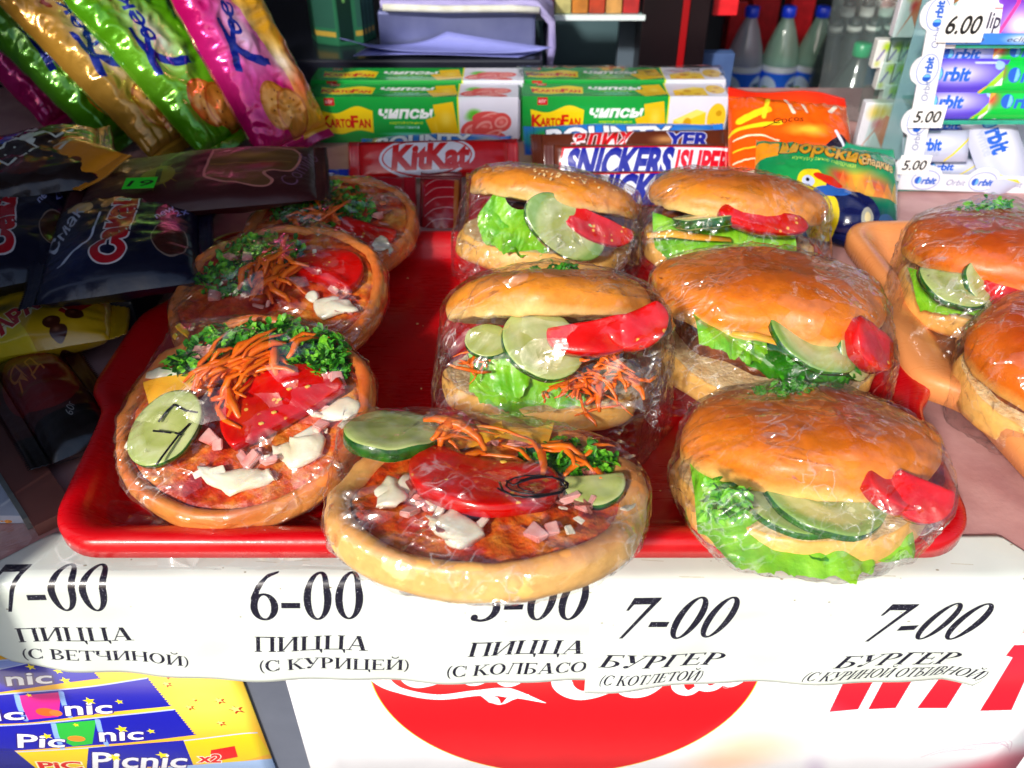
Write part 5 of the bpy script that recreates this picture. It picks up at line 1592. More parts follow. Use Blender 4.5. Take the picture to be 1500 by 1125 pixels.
# ------------------------------------------------------------------ chip boxes
def chip_box_canvas(kind):
    W, H, D = 20.6, 4.6, 4.2
    s = 34; cv = Cv(W, H + D, s, (20, 150, 56))
    for y0 in (0, H):
        h = H if y0 == 0 else D
        cv.soft(8, y0 + h * .4, 9, 2.4, (40, 176, 74), .6)
        x0 = 14.7
        cv.rect(x0, y0, W, y0 + h, (226, 224, 240))
        cv.rect(x0 - .12, y0, x0, y0 + h, (240, 226, 30))
        k = h / 4.6
        yy = lambda v: y0 + v * k
        # yellow flag with the name
        top = curve_pts([(.8, yy(3.3)), (2.6, yy(3.0)), (4.6, yy(3.7)), (6.2, yy(3.25))], 8)
        bot = curve_pts([(1.1, yy(1.2)), (2.8, yy(.9)), (4.6, yy(1.3)), (6.1, yy(1.05))], 8)
        cv.fill([list(top) + list(bot)[::-1]], (250, 214, 20))
        cv.text('K', 1.0, yy(1.6), 1.15 * k, (214, 20, 16), bold=.035, fit=.9)
        cv.text('ARTO', 1.85, yy(1.6), .82 * k, (214, 20, 16), bold=.035, fit=2.1)
        cv.text('F', 4.0, yy(1.6), 1.15 * k, (214, 20, 16), bold=.035, fit=.62)
        cv.text('AN', 4.7, yy(1.6), .82 * k, (214, 20, 16), bold=.035, fit=1.15)
        cv.rect(1.5, yy(3.75), 2.5, yy(4.5), (206, 20, 30)); cv.text('60г', 1.62, yy(3.95), .38 * k, (255, 235, 235), fit=.76)
        cv.text('чипсы', 6.7, yy(2.55), 1.05 * k, (250, 250, 252), shear=.25, bold=.045, fit=5.2)
        cv.text('картофельные', 7.8, yy(1.95), .28 * k, (226, 232, 40), bold=.01, fit=3.3)
        cv.text('пластинки', 8.3, yy(1.5), .3 * k, (190, 240, 246), bold=.01, fit=2.4)
        cv.soft(9.4, yy(.9), 2.6, .2, (120, 226, 220), .9)
        for q_ in range(3): cv.ell(8.2 + q_ * 1.5, yy(.45), .6, .35, (60, 180, 90), inner=(.48, .25))
        if y0 == 0 or True:
            for (cx, cy, rx_, ry_, rt) in [(12.9, 1.6, 1.15, 1.25, .35), (13.4, 2.4, 1.0, 1.6, .15)]:
                c, s_ = math.cos(rt), math.sin(rt)
                cv.fill([(cx + a * rx_ * c - b * ry_ * s_, yy(cy + a * rx_ * s_ + b * ry_ * c)) for a, b in ((-1, -1), (1, -1), (1, 1), (-1, 1))], (236, 190, 20))
                cv.soft(cx, yy(cy), rx_ * .7, ry_ * .6 * k, (252, 222, 90), .7)
            cv.rect(14.6, y0, 14.72, y0 + h, (240, 226, 30))
        if kind == 'ham':
            r = random.Random(3)
            for q_ in range(7): cv.soft(15.9 + q_ * .2, yy(2.6 + .4 * math.sin(q_)), .7, .5, (90, 190, 40), .8)
            for q_, (cx, cy, a, b) in enumerate([(17.6, 2.5, 1.6, .7), (16.0, 1.3, 1.2, .95), (17.2, 1.6, 1.3, 1.0), (18.9, 2.1, 1.0, .95), (17.9, .8, 1.7, .6)]):
                cv.ell(cx, yy(cy), a, b * k, (226, 80, 76), rot=.4 * math.sin(q_)); cv.ell(cx, yy(cy), a * .7, b * k * .6, (246, 170, 160), .8, rot=.4, inner=(a * .5, b * k * .35))
                cv.soft(cx, yy(cy), a * .4, b * k * .4, (250, 150, 140), .8)
        else:
            cv.fill([(15.2, yy(.3)), (18.6, yy(.3)), (18.5, yy(3.0)), (17.5, yy(3.3)), (15.3, yy(2.2))], (248, 206, 40))
            cv.fill([(15.2, yy(2.2)), (17.5, yy(3.3)), (18.5, yy(3.0)), (16.0, yy(1.9))], (252, 228, 110))
            cv.ell(16.7, yy(2.0), .4, .45 * k, (214, 160, 20)); cv.ell(17.6, yy(.9), .35, .25, (214, 160, 20)); cv.ell(16.0, yy(.8), .25, .25, (214, 160, 20))
            cv.ell(19.6, yy(2.4), .95, 1.5 * k, (240, 196, 40)); cv.ell(19.8, yy(2.9), .3, .3, (206, 150, 20)); cv.ell(19.3, yy(1.6), .25, .3, (206, 150, 20))
    return cv
def chip_box(label, px_l, px_r, z, kind, mat_cache={}, D=4.2, dy=0.0, W=None, lid=False):
    if kind not in mat_cache: mat_cache[kind] = chip_box_canvas(kind).mat('chip_carton', rough=.25, coat=.6, bump=.03, bscale=30)
    m = mat_cache[kind]
    a, b = atz(*px_l, z), atz(*px_r, z)
    a.y += dy; b.y += dy
    Wd = (b - a).length * (a.y / (a.y - dy) if dy else 1)
    H = 4.6 * Wd / 20.6
    t = thing('chip_box', label, 'box of chips', mat=frame((a + b) / 2, b - a, (0, 1, 0)), group='boxes of chips')
    hw = Wd / 2; e = .07
    def P(x, y, z_): return Vector((x, y, z_))
    V, Fs, UV, FM = [], [], [], []
    k0 = H / (H + D)
    k0 = 4.6 / 8.8
    def face(ps, uvs, slot=0):
        b_ = len(V); V.extend(ps); UV.extend(uvs); Fs.append(tuple(range(b_, b_ + 4))); FM.append(slot)
    n = 10
    for i in range(n):
        for j in range(3):
            u0, u1, v0, v1 = i / n, (i + 1) / n, j / 3, (j + 1) / 3
            bow = lambda u, v: -.12 * math.sin(math.pi * v) * math.sin(math.pi * u)
            X = lambda u: -hw + 2 * hw * u
            face([P(X(u0), bow(u0, v0), H * v0), P(X(u1), bow(u1, v0), H * v0), P(X(u1), bow(u1, v1), H * v1), P(X(u0), bow(u0, v1), H * v1)],
                 [(u0, v0 * k0), (u1, v0 * k0), (u1, v1 * k0), (u0, v1 * k0)])
            sag = lambda u, v: -.10 * math.sin(math.pi * v) * math.sin(math.pi * u)
            face([P(X(u0), D * v0, H + sag(u0, v0)), P(X(u1), D * v0, H + sag(u1, v0)), P(X(u1), D * v1, H + sag(u1, v1)), P(X(u0), D * v1, H + sag(u0, v1))],
                 [(u0, k0 + v0 * (1 - k0)), (u1, k0 + v0 * (1 - k0)), (u1, k0 + v1 * (1 - k0)), (u0, k0 + v1 * (1 - k0))])
    face([P(-hw, D, 0), P(hw, D, 0), P(hw, D, H), P(-hw, D, H)][::-1], [(0, .1)] * 4)
    face([P(hw, 0, 0), P(hw, D, 0), P(hw, D, H), P(hw, 0, H)], [(.97, .02)] * 4)
    face([P(-hw, D, 0), P(-hw, 0, 0), P(-hw, 0, H), P(-hw, D, H)], [(.01, .02)] * 4)
    face([P(-hw, 0, 0), P(-hw, D, 0), P(hw, D, 0), P(hw, 0, 0)], [(.01, .02)] * 4)
    part('carton', V, Fs, m, t, uvs=UV, smooth=False)
    # glued end flaps standing a little proud
    for sx in (-1, 1):
        col = plain('carton_end', (20, 140, 52) if sx < 0 else (226, 224, 236), rough=.35, coat=.4)
        V = [Vector((sx * (hw + .03 + .14 * j), D * i, H * .5 + (H * .44 - .1 * j) * s_)) for s_ in (-1, 1) for j in (0, 1) for i in (.06, .94)]
        part('end_flap', V, [(0, 1, 3, 2), (4, 6, 7, 5), (2, 3, 7, 6), (0, 4, 5, 1), (1, 5, 7, 3), (0, 2, 6, 4)], col, t, smooth=False)
    if lid:
        col = plain('torn_foil_lid', (220, 216, 206), (160, 150, 130), rough=.2, metal=.5, scale=90, bump=.6, bscale=150)
        V = []
        for j in range(6):
            for i in range(50):
                x = -hw + 2 * hw * i / 49
                V.append((x, D * (.1 + .85 * j / 5), H + .25 + .35 * math.sin(j / 5 * math.pi) * (1 + .6 * nz((x, j, 0), .6, 3)) + .12 * nz((x * 2, j, 0), 1.0)))
        part('clear_film', V, grid_faces(50, 6), M_film_h, t)
    return t
chip_box('front one of the two ham chip boxes, red meat picture on its right end', (461, 209), (759, 209), 0.02, 'ham')
chip_box('ham flavoured box of chips standing directly behind the front ham box', (461, 209), (759, 209), 0.02, 'ham', dy=4.5)
chip_box('cheese flavoured box of chips in front at the right with yellow cheese picture', (765, 207), (1058, 207), 0.02, 'cheese', lid=False)
chip_box('cheese flavoured box of chips behind the front cheese box under shiny film', (765, 207), (1058, 207), 0.02, 'cheese', dy=4.5, lid=True)

# ------------------------------------------------------------------ chocolate bars
def price_tag(parent_M, x, y, z, w, h, txt, col=(40, 226, 40), label='small green price tag', rot=0.0, group='green price tags', tilt=0):
    cv = Cv(w, h, 90, col); cv.text(txt, w * .12, h * .22, h * .5, (14, 14, 10), shear=.25, bold=.01, fit=w * .74)
    m = cv.mat('price_tag', rough=.5)
    M = parent_M @ M_at(Vector((x, y, z)), tilt, 0, math.degrees(rot))
    V = [(-w / 2, -h / 2, 0), (w / 2, -h / 2, 0), (w / 2, h / 2, 0.03), (-w / 2, h / 2, 0.03)]
    mm = M.copy(); mm.translation *= K
    o = part('price_tag', V, [(0, 1, 2, 3)], m, None, uvs=[(0, 0), (1, 0), (1, 1), (0, 1)], smooth=False)
    o.matrix_world = mm
    md = o.modifiers.new('thickness', 'SOLIDIFY'); md.thickness = .0002
    tag(o, label, 'price tag', group)
    return o

# red wafer bar
W, L = 15.8, 3.6
cv = Cv(W + 2, L, 60, (206, 12, 18))
cv.ell(8.2, 1.8, 5.0, 2.0, (226, 226, 240), rot=.03); cv.ell(8.2, 1.8, 4.7, 1.78, (206, 12, 18), rot=.03, inner=(4.55, 1.66)); 
cv.text('Kit', 4.6, .7, 2.2, (206, 8, 14), shear=.12, bold=.05, fit=3.6, outline=(.0, (206, 8, 14))); cv.text('Kat', 8.2, .7, 2.3, (206, 8, 14), shear=.12, bold=.05, fit=4.2)
cv.rect(0, 3.2, 18, 3.6, (150, 8, 14))
KM = cv
M0, w0 = flat_frame((524, 240), (748, 235), 1.8, 46)
pack('wafer_bar', 'red wafer bar with a white oval lying in front of the ham chip box', 'chocolate bar', M0, w0 - .6, 3.5, 1.4, KM, seed=2, wr=.05, group='chocolate bars', seal=1.0, nu=60, nv=18)
M0, w0 = flat_frame((470, 310), (594, 306), .1, 32)
cv = Cv(12, 4.4, 50, (170, 10, 30)); cv.ell(6, 2.2, 4.6, 1.7, (200, 180, 200), inner=(4.3, 1.5)); cv.ell(6, 2.2, 4.0, 1.3, (190, 180, 200)); cv.text('Kit Kat', 2.6, 1.4, 1.6, (150, 8, 24), shear=.12, bold=.05, fit=6.6)
pack('wafer_bar', 'dim red wafer bar at the back end of the pizzas, below the bright red one', 'chocolate bar', M0, w0, 5.4, 1.6, cv, seed=5, wr=.06, group='chocolate bars', nu=50, nv=22)
# coconut bars behind
def coco_canvas():
    cv = Cv(19, 3.6, 56, (40, 120, 214))
    cv.fill([(0, 0), (19, 0), (19, 1.0), (10, 1.2), (0, 1.5)], (30, 90, 190)); cv.soft(2, 2, 2.4, 1.6, (40, 150, 50), .9); cv.soft(16, 1.6, 2, 1.2, (250, 190, 110), .7); cv.soft(17.3, 1.4, 1, 1, (250, 250, 250), .9)
    cv.text('BOUNTY', 2.2, .7, 2.1, (236, 240, 250), bold=.045, fit=11.5, outline=(.09, (20, 50, 110)))
    return cv
M0, w0 = flat_frame((545, 226), (735, 222), .3, 12)
pack('coconut_bar', 'blue coconut bar squeezed between the red wafer bar and the ham chip box', 'chocolate bar', M0, w0, 3.0, 1.5, coco_canvas(), seed=6, wr=.05, group='chocolate bars', nu=60, nv=16)
M0, w0 = flat_frame((775, 214), (1052, 210), 1.0, 30)
pack('coconut_bar', 'blue coconut bar lying behind the white and blue nut bar', 'chocolate bar', M0, w0 - 1, 3.4, 1.5, coco_canvas(), seed=7, wr=.05, group='chocolate bars', nu=60, nv=16)
# peanut bars
def nut_canvas(sup=True, brown=False):
    cv = Cv(18.5, 3.6, 64, (92, 40, 22))
    if brown:
        cv.soft(12, 2.2, 1.5, .6, (206, 150, 90), .8)
        cv.text('ЗЛИХ', 3.5, 1.5, 1.8, (206, 20, 30), shear=.25, bold=.05, fit=5.2, outline=(.08, (236, 230, 236))); cv.text('YER', 12, 1.4, 1.6, (30, 40, 150), shear=.25, bold=.05, fit=3.6, outline=(.08, (220, 220, 240)))
        return cv
    cv.fill([(1.2, .15), (17.3, .15), (18.0, 3.3), (1.8, 3.3)], (200, 18, 30)); cv.fill([(1.4, .3), (17.0, .3), (17.7, 3.15), (2.0, 3.15)], (232, 232, 244))
    cv.text('SNICKERS', 1.9, .42, 2.6, (24, 32, 150), shear=.28, bold=.055, fit=9.8)
    if sup: cv.text('|SUPER', 12.3, .5, 2.3, (220, 16, 40), shear=.22, bold=.045, fit=5.2)
    return cv
M0, w0 = flat_frame((786, 238), (1066, 230), 1.2, 40)
pack('nut_bar', 'brown nut bar mostly hidden behind the white and blue nut bar', 'chocolate bar', M0 @ Matrix.Translation((0, .6, .4)), w0 - 1, 3.2, 1.5, nut_canvas(brown=True), seed=8, wr=.05, group='chocolate bars', nu=60, nv=16)
M0, w0 = flat_frame((800, 243), (1070, 241), 2.2, 56)
pack('nut_bar', 'white nut bar with big blue letters and a red panel behind the back burgers', 'chocolate bar', M0, w0 - 1.4, 3.3, 1.6, nut_canvas(), seed=9, wr=.04, group='chocolate bars', nu=70, nv=18)
M0, w0 = flat_frame((830, 282), (1090, 280), .8, 52)
M_nut = M0
pack('nut_bar', 'lower nut bar carrying the green price tag between the two back burgers', 'chocolate bar', M0, w0, 3.3, 1.5, nut_canvas(), seed=10, wr=.04, group='chocolate bars', nu=70, nv=18)
c = aty(970, 273, (M_nut.translation.y) - .3)
mt = frame(c, (1, .0, .03), (0, .5, .86))
price_tag(mt, 0, .1, .25, 2.6, 1.35, '11-00', label='bright green price tag on the blue lettered nut bar')
# small caramel bars standing side by side
def caramel(px, lab, seed, gold=False):
    cv = Cv(3.8, 8.0, 60, (190, 120, 40) if gold else (120, 20, 20))
    cv.rect(.4, .8, 3.5, 6.9, (176, 10, 30))
    for k in range(5):
        cv.line(curve_pts([(.6, 1.4 + k * 1.15), (1.6, 2.1 + k * 1.15), (3.3, 2.2 + k * 1.15)], 8), .09, (214, 170, 170), .9)
    cv.rect(3.2, .8, 3.6, 6.9, (196, 110, 40)); cv.soft(2.6, .9, 1.2, .5, (236, 160, 60), .9)
    a = atz(px, 332, .1)
    m = frame(Vector((a.x, a.y + 2.6, .1)), (1, 0, .0), (0, .82, .57))
    pack('caramel_bar', lab, 'chocolate bar', m, 3.5, 5.6, 1.8, cv, seed=seed, ends='tb', seal=.6, wr=.07, group='small caramel bars behind the red tray', nu=22, nv=36)
caramel(643, 'left caramel bar of the pair behind the red tray', 3)
caramel(711, 'right caramel bar of the pair, next to the sesame burger', 4, True)
cv = Cv(6, 3, 50, (30, 60, 190)); cv.text('Mi', 1, .7, 1.5, (220, 225, 250), shear=.3, bold=.05, fit=3.6); cv.soft(4, 1, 1.2, .5, (230, 235, 255), .7)
M0, w0 = flat_frame((446, 276), (500, 272), .1, 40)
pack('candy_bar', 'blue and silver candy bar corner just above the hindmost pizza', 'chocolate bar', M0, w0, 2.6, 1.3, cv, seed=4, wr=.07, group='chocolate bars', nu=26, nv=16)

# ------------------------------------------------------------------ crisp bags at the right
cv = Cv(14, 15, 44, (240, 84, 10))
cv.rect(0, 13.6, 14, 15, (226, 40, 20)); cv.soft(7, 11, 7, 4, (252, 110, 16), .8)
for (a, b, w) in [((1, 8.8), (4.2, 10.4), .9), ((.2, 7.6), (5.5, 8.6), .5)]: cv.line([a, b], w, (250, 214, 30))
cv.line([(3.6, 9.2), (4.3, 12.2)], .5, (252, 226, 40)); cv.line([(7, 10), (6.4, 12.6)], .45, (252, 236, 214)); cv.line([(8.6, 10.4), (8.3, 12)], .3, (252, 236, 214)); cv.line([(11.2, 10.6), (12.0, 11.8)], .5, (252, 236, 214))
for k in range(4): cv.line(curve_pts([(.4, 6.4 - k * 1.5), (2.8, 6.9 - k * 1.5), (5.2, 6.2 - k * 1.5)], 8), .22, (252, 226, 190) if k != 1 else (250, 206, 40))
cv.soft(8.4, 7.6, 2.6, .9, (252, 200, 60), .9); cv.text('Cocos', 4.6, 8.4, .8, (60, 10, 6), shear=.3, bold=.0, fit=3.4, rot=.12); cv.line([(3.6, 7.8), (5.6, 9.0)], .12, (60, 10, 6))
cv.fill([(9.6, 5.2), (12.2, 7.6), (13.4, 7.0), (11, 5)], (30, 20, 40)); cv.line([(11.6, 7.8), (13, 5.6)], .4, (230, 230, 245)); 
a = atz(1150, 345, 0)
o_ = Vector((aty(1150, 220, 70).x, 70.0, 3.3))
m = frame(o_, (.985, -.1, -.05), (-.02, .84, .42))
pack('crisp_bag', 'orange crisp bag standing between the cheese chip box and the glass', 'bag of crisps', m, 10.4, 9.4, 3.0, cv, seed=3, ends='tb', seal=1.4, wr=.16, rough=.2, group='crisp bags at the right', nu=60, nv=60)
cv = Cv(16, 13, 48, (16, 130, 84))
cv.rect(0, 11.2, 16, 13, (14, 150, 104)); cv.soft(4, 6, 5, 4, (30, 150, 70), .8); cv.rect(0, 0, 16, 2.2, (10, 16, 40)); cv.soft(12, 1.5, 7, 3.2, (10, 14, 50), 1)
cv.fill([(0, 8.2), (2.2, 8.6), (2.4, 10.6), (0, 10.8)], (236, 150, 30)); cv.text('Морские', 2.4, 9.0, 1.9, (206, 150, 40), shear=.2, bold=.04, fit=9.6, outline=(.1, (40, 30, 10)), rot=-.06)
cv.text('кукурузные палочки', 3.6, 7.8, .5, (180, 220, 90), fit=7, shear=.2, rot=-.0); cv.text('сладкие', 11.4, 8.5, 1.0, (214, 180, 120), bold=.03, fit=3.6, outline=(.06, (60, 20, 10)), rot=-.05)
cv.soft(11, 6.4, 4, 1.8, (240, 190, 50), 1); cv.soft(13, 6, 2.6, 1.6, (206, 90, 70), .9); cv.soft(9, 6.6, 1.6, 1, (220, 60, 30), .9)
for k in range(7): cv.fill([(8.6 + k, 4.8), (9.3 + k, 7.4 - .3 * (k % 3)), (10.0 + k, 4.8)], (226, 120 + 16 * (k % 4), 60), .8)
# bird: dark body, yellow bib, big bill (plain parrot-like bird)
cv.ell(7.0, 3.0, 3.0, 2.9, (20, 30, 110)); cv.ell(10.4, 2.8, 3.2, 2.3, (14, 20, 70)); cv.ell(7.6, 1.7, 1.5, 2.4, (226, 200, 20), rot=-.3); cv.ell(5.8, 5.2, 1.6, 1.5, (228, 206, 30)); cv.ell(5.4, 5.2, .7, .6, (190, 200, 230)); cv.ell(5.3, 5.3, .2, .2, (10, 10, 10))
cv.ell(8.2, 4.6, 2.1, .55, (40, 90, 170), rot=.1); cv.ell(7.6, 5.7, 1.7, .5, (206, 40, 20), rot=-.2)
cv.ell(12.2, 2.6, .7, .9, (150, 150, 140)); cv.ell(12.2, 2.6, .35, .45, (206, 190, 140)); cv.ell(14.4, 2.6, .9, .7, (40, 70, 110))
m = frame(Vector((aty(1200, 290, 64).x, 64, 1.7)), (.965, -.17, -.07), (.03, .88, .42))
pack('crisp_bag', 'green corn snack bag with a toucan picture lying before the orange bag', 'bag of crisps', m, 11.4, 8.6, 3.2, cv, seed=5, ends='tb', seal=1.2, wr=.16, rough=.2, group='crisp bags at the right', nu=64, nv=54)

# ------------------------------------------------------------------ cookie bags leaning like books at the left
def cookie_canvas(c1, c2, part_yellow=False):
    w, h = 15.0, 27.0
    cv = Cv(w, h, 34, c1)
    cv.soft(5, 12, 6, 7, c2, .8)
    if part_yellow:
        cv.fill([list(curve_pts([(9.5, 0), (10.4, 8), (8.4, 16), (6, 27)], 8)) + [(15, 27), (15, 0)]], (244, 176, 40))
        cv.soft(12, 7, 2.6, 3.4, (236, 96, 30), .9); cv.soft(10.6, 9.8, 2.4, 3.2, (246, 236, 226), .8, rot=.6); cv.soft(12, 20, 3, 3, (250, 210, 80), .8); cv.soft(13.6, 10, 1.4, 3, (226, 80, 30), .8)
    cv.soft(6.4, 14.6, 3.6, 5.4, (240, 226, 240), .75)
    # the big K and the name running up the bag
    NB = (14, 36, 150)
    cv.line(curve_pts([(2.6, 10.5), (3.6, 13), (4.0, 16.4)], 8), [1.3 - .9 * abs(i / 16 - .3) for i in range(17)], NB)
    cv.line(curve_pts([(8.6, 10.2), (6.0, 11.2), (4.2, 13.2), (6.0, 15.4), (6.2, 18.0)], 8), [.3 + 1.1 * (1 - i / 32) * (1 if i > 2 else .5) for i in range(33)], NB)
    cv.text('оекю', 6.6, 13.8, 2.2, NB, shear=.1, bold=.02, rot=math.pi / 2 - .18, fit=8.6)
    for (cx, cy) in [(6.2, 5.6), (8.4, 4.2)]:
        cv.ell(cx, cy, 2.7, 2.9, (196, 104, 28)); cv.ell(cx, cy, 2.4, 2.6, (228, 146, 48))
        cv.soft(cx - .4, cy + .5, 1.5, 1.5, (244, 176, 80), .8)
        for k in range(7): cv.ell(cx + 1.5 * math.cos(k * 1.1), cy + 1.6 * math.sin(k * 1.7), .13, .13, (96, 40, 10), n=8)
    cv.soft(5, 22, 2.6, 3, (224, 176, 120), .9)
    rs = random.Random(2)
    for k in range(26): cv.ell(5 + rs.gauss(0, 1.4), 22 + rs.gauss(0, 1.6), .36, .5, (206, 150, 96) if k % 2 else (150, 60, 40), rot=rs.uniform(0, 3), n=10)
    cv.rect(0, 0, w, 1.0, tuple(int(x * .8) for x in c1))
    return cv
U_ = Vector((-.56, .30, .77)).normalized(); R0 = Vector((.60, .78, .18))
specs = [((386, 248), (214, 10, 110), (244, 90, 180), 'pink cookie bag with orange side, rightmost of the leaning row', True, (-.42, .24, .86)),
         ((304, 246), (90, 170, 14), (150, 220, 60), 'bright green cookie bag tucked under the rightmost pink one', False, (-.62, .24, .75)),
         ((232, 248), (196, 140, 44), (226, 180, 90), 'gold cookie bag in the middle of the leaning row', False, (-.66, .24, .71)),
         ((160, 234), (70, 140, 14), (110, 190, 40), 'darker green cookie bag left of the gold one', False, (-.66, .24, .70)),
         ((78, 202), (206, 10, 110), (236, 90, 170), 'pink cookie bag at the far left of the leaning row', False, (-.64, .24, .70))]
for i, (pp, c1, c2, lab, py_, up) in enumerate(specs):
    a = atz(*pp, .1)
    up = Vector(up).normalized(); r = (R0 - up * R0.dot(up)).normalized()
    Wd, Lg = 8.2, 19.0
    org = a + r * (Wd / 2) + up * (Lg / 2 + 1.2) - up.cross(r) * 0
    n_ = r.cross(up)
    org = org - n_ * 1.2
    m = frame(org, r, up)
    pack('cookie_bag', lab, 'bag of cookies', m, Wd, Lg, 3.4, cookie_canvas(c1, c2, py_), seed=i * 3 + 1, ends='tb', seal=1.2, wr=.28, rough=.2, metal=.35, coat=.8,
         group='cookie bags leaning in a row', nu=56, nv=90, bump=.35, wf=1.25, p=3.0)

# ------------------------------------------------------------------ snacks lying in the shade at the left
def snack(label, name, cat, px_bl, px_br, px_tl, z, H, cv, seed, ends='lr', zt=None, **kw):
    a, b, c = atz(*px_bl, z), atz(*px_br, z), atz(*px_tl, zt if zt is not None else z)
    u = (c - a); r = (b - a) - u.normalized() * (b - a).dot(u.normalized())
    ctr = a + r / 2 + u / 2
    m = frame(ctr, r, u)
    pack(name, label, cat, m, r.length, u.length, H, cv, seed=seed, ends=ends, group='snack bags in the shade at the left', **kw)
    return m
DARK = (12, 16, 40)
cv = Cv(13, 12, 40, (60, 14, 10)); cv.ell(6, 7.5, 4.6, 3.8, (120, 16, 16)); cv.text('Яд', 3.4, 6.5, 2.4, (190, 110, 40), shear=.3, bold=-.01, rot=.5, fit=4.6); cv.rect(0, 0, 13, 3.2, (14, 10, 10)); cv.text('60г', 7.0, 2.2, .8, (150, 150, 150), rot=.8, fit=1.6)
snack('black and dark red snack bag lying nearest the pale frame', 'snack_bag', 'snack bag', (84, 700), (150, 612), (0, 560), .1, 2.0, cv, 1, wr=.1, zt=.2)
cv = Cv(17, 9, 44, (206, 160, 20)); cv.fill([(0, 0), (9, 0), (7, 3.2), (0, 2.6)], (226, 196, 30))
cv.text('АРАХИС', 6.2, 1.2, 2.0, (196, 20, 30), bold=.05, rot=.62, fit=8.2, outline=(.12, (236, 220, 170))); cv.fill([(11.2, 2.6), (12.4, 1.8), (15.4, 5.2), (14.2, 6.2)], (176, 20, 30)); cv.text('1 кг', 12.0, 2.5, .7, (240, 210, 170), rot=.86, fit=2.2)
for (x, y) in [(10.6, 1.6), (12.6, 2.2), (11.2, .7)]: cv.ell(x, y, .8, .6, (70, 26, 14)); cv.soft(x - .2, y + .2, .35, .25, (140, 90, 60), .8)
cv.ell(1.4, 5.6, 1.9, 1.2, (230, 225, 215), inner=(1.3, .8)); cv.ell(1.4, 5.8, 1.2, .7, (170, 30, 30)); cv.soft(4, 7.0, 1.4, .8, (90, 70, 30), .8); cv.soft(5.6, 4.8, 2.0, .8, (60, 60, 70), .6)
snack('yellow peanut bag with red lettering beside the left edge of the red tray', 'peanut_bag', 'snack bag', (-60, 560), (165, 555), (-30, 466), .9, 2.4, cv, 2, wr=.12)
def seed_canvas(word, k):
    cv = Cv(20, 12, 40, DARK)
    cv.soft(5, 3, 5, 3, (16, 34, 90), .7); cv.ell(5, 9.6, 1.7, .95, (240, 196, 130), rot=-.3); cv.soft(5.3, 9.6, .8, .4, (252, 226, 180), .8)
    cv.text('Смак', 2.6 + k, 4.0, 2.0, (206, 212, 226), shear=.35, bold=.015, rot=1.05, fit=5.2); cv.line(curve_pts([(3.4 + k, 2.2), (6.4 + k, 4.4), (7.0 + k, 8)], 8), .28, (206, 212, 226))
    cv.text(word, 10.4 + k * .5, 1.4, 3.0, (196, 16, 34), bold=.06, rot=1.45, fit=9.4, outline=(.2, (226, 214, 214)))
    cv.ell(15.6, 3.6, 1.9, 2.0, (60, 26, 20)); cv.ell(15.6, 3.6, 1.9, 2.0, (130, 110, 100), inner=(1.75, 1.85)); cv.text('new', 14.2, 6.2, .9, (180, 184, 226), shear=.2, bold=.02, rot=.8, fit=2.6); cv.text('2x', 16.2, 7.0, .9, (150, 150, 220), rot=.6, fit=1.6)
    cv.ell(13.0, 10.4, 1.6, .7, (130, 100, 50)); cv.ell(8.4, 9.4, .9, .6, (190, 140, 80), rot=.6)
    return cv
snack('dark navy seed bag, left of the two with red lettering', 'seed_bag', 'snack bag', (-70, 468), (150, 486), (-60, 318), 2.6, 3.0, seed_canvas('Сакацi', .0), 3, wr=.16, rough=.26, coat=.3)
snack('dark navy seed bag, right of the two, ending at the pizzas', 'seed_bag', 'snack bag', (64, 478), (300, 486), (100, 338), 3.2, 3.0, seed_canvas('Сакацi', .6), 4, wr=.14, rough=.28, coat=.3)
cv = Cv(21, 8.6, 44, (60, 14, 18))
def rr_(x0, y0, x1, y1, col): cv.rect(x0, y0, x1, y1, col)
cv.ell(7.2, 3.6, 1.4, 1.5, (130, 110, 20)); 
for k in range(12): cv.line([(7.2, 3.6), (7.2 + 2.1 * math.cos(k * .52), 3.6 + 2.1 * math.sin(k * .52))], .34, (130, 110, 20), w2=.02)
cv.rect(7.0, 2.6, 7.5, 4.6, (40, 20, 14))
cv.fill([curve_pts([(11.2, 6.6), (10.8, 3.2), (12.2, 2.2), (15.6, 1.2), (16.6, 1.9), (15.9, 3.0), (16.4, 3.4), (18.2, 3.6), (18.4, 7.2), (12, 7.4), (11.2, 6.6)], 6)], (190, 120, 110))
cv.fill([curve_pts([(11.4, 6.4), (11.0, 3.4), (12.3, 2.4), (15.5, 1.4), (16.3, 1.9), (15.6, 3.0), (16.2, 3.6), (18.0, 3.8), (18.2, 7.0), (12.1, 7.2), (11.4, 6.4)], 6)], (96, 66, 26))
cv.soft(14.6, 5.9, 3, .6, (150, 110, 40), .9); cv.soft(15.4, 4.4, 2, .7, (150, 34, 40), .9); cv.line([(11.3, 4.9), (18, 4.9)], .08, (150, 110, 40)); cv.line([(11.3, 3.6), (16, 3.4)], .08, (130, 100, 60))
cv.text('Comilfo', 18.2, 1.0, 1.5, (120, 80, 110), shear=.2, bold=-.01, rot=1.2, fit=6.0)
mm_ = snack('maroon wafer pack with a gold star and a green price tag', 'wafer_pack', 'snack bag', (112, 344), (470, 352), (150, 258), 4.4, 2.0, cv, 5, wr=.07, rough=.5, coat=.12)
c_ = atz(205, 268, 6.9)
price_tag(frame(c_, (.97, .1, 0), (-.1, .97, .1)), 0, 0, .0, 2.2, 1.5, '19', label='small green price tag on the maroon wafer pack')
cv = Cv(13, 10, 46, (36, 20, 18))
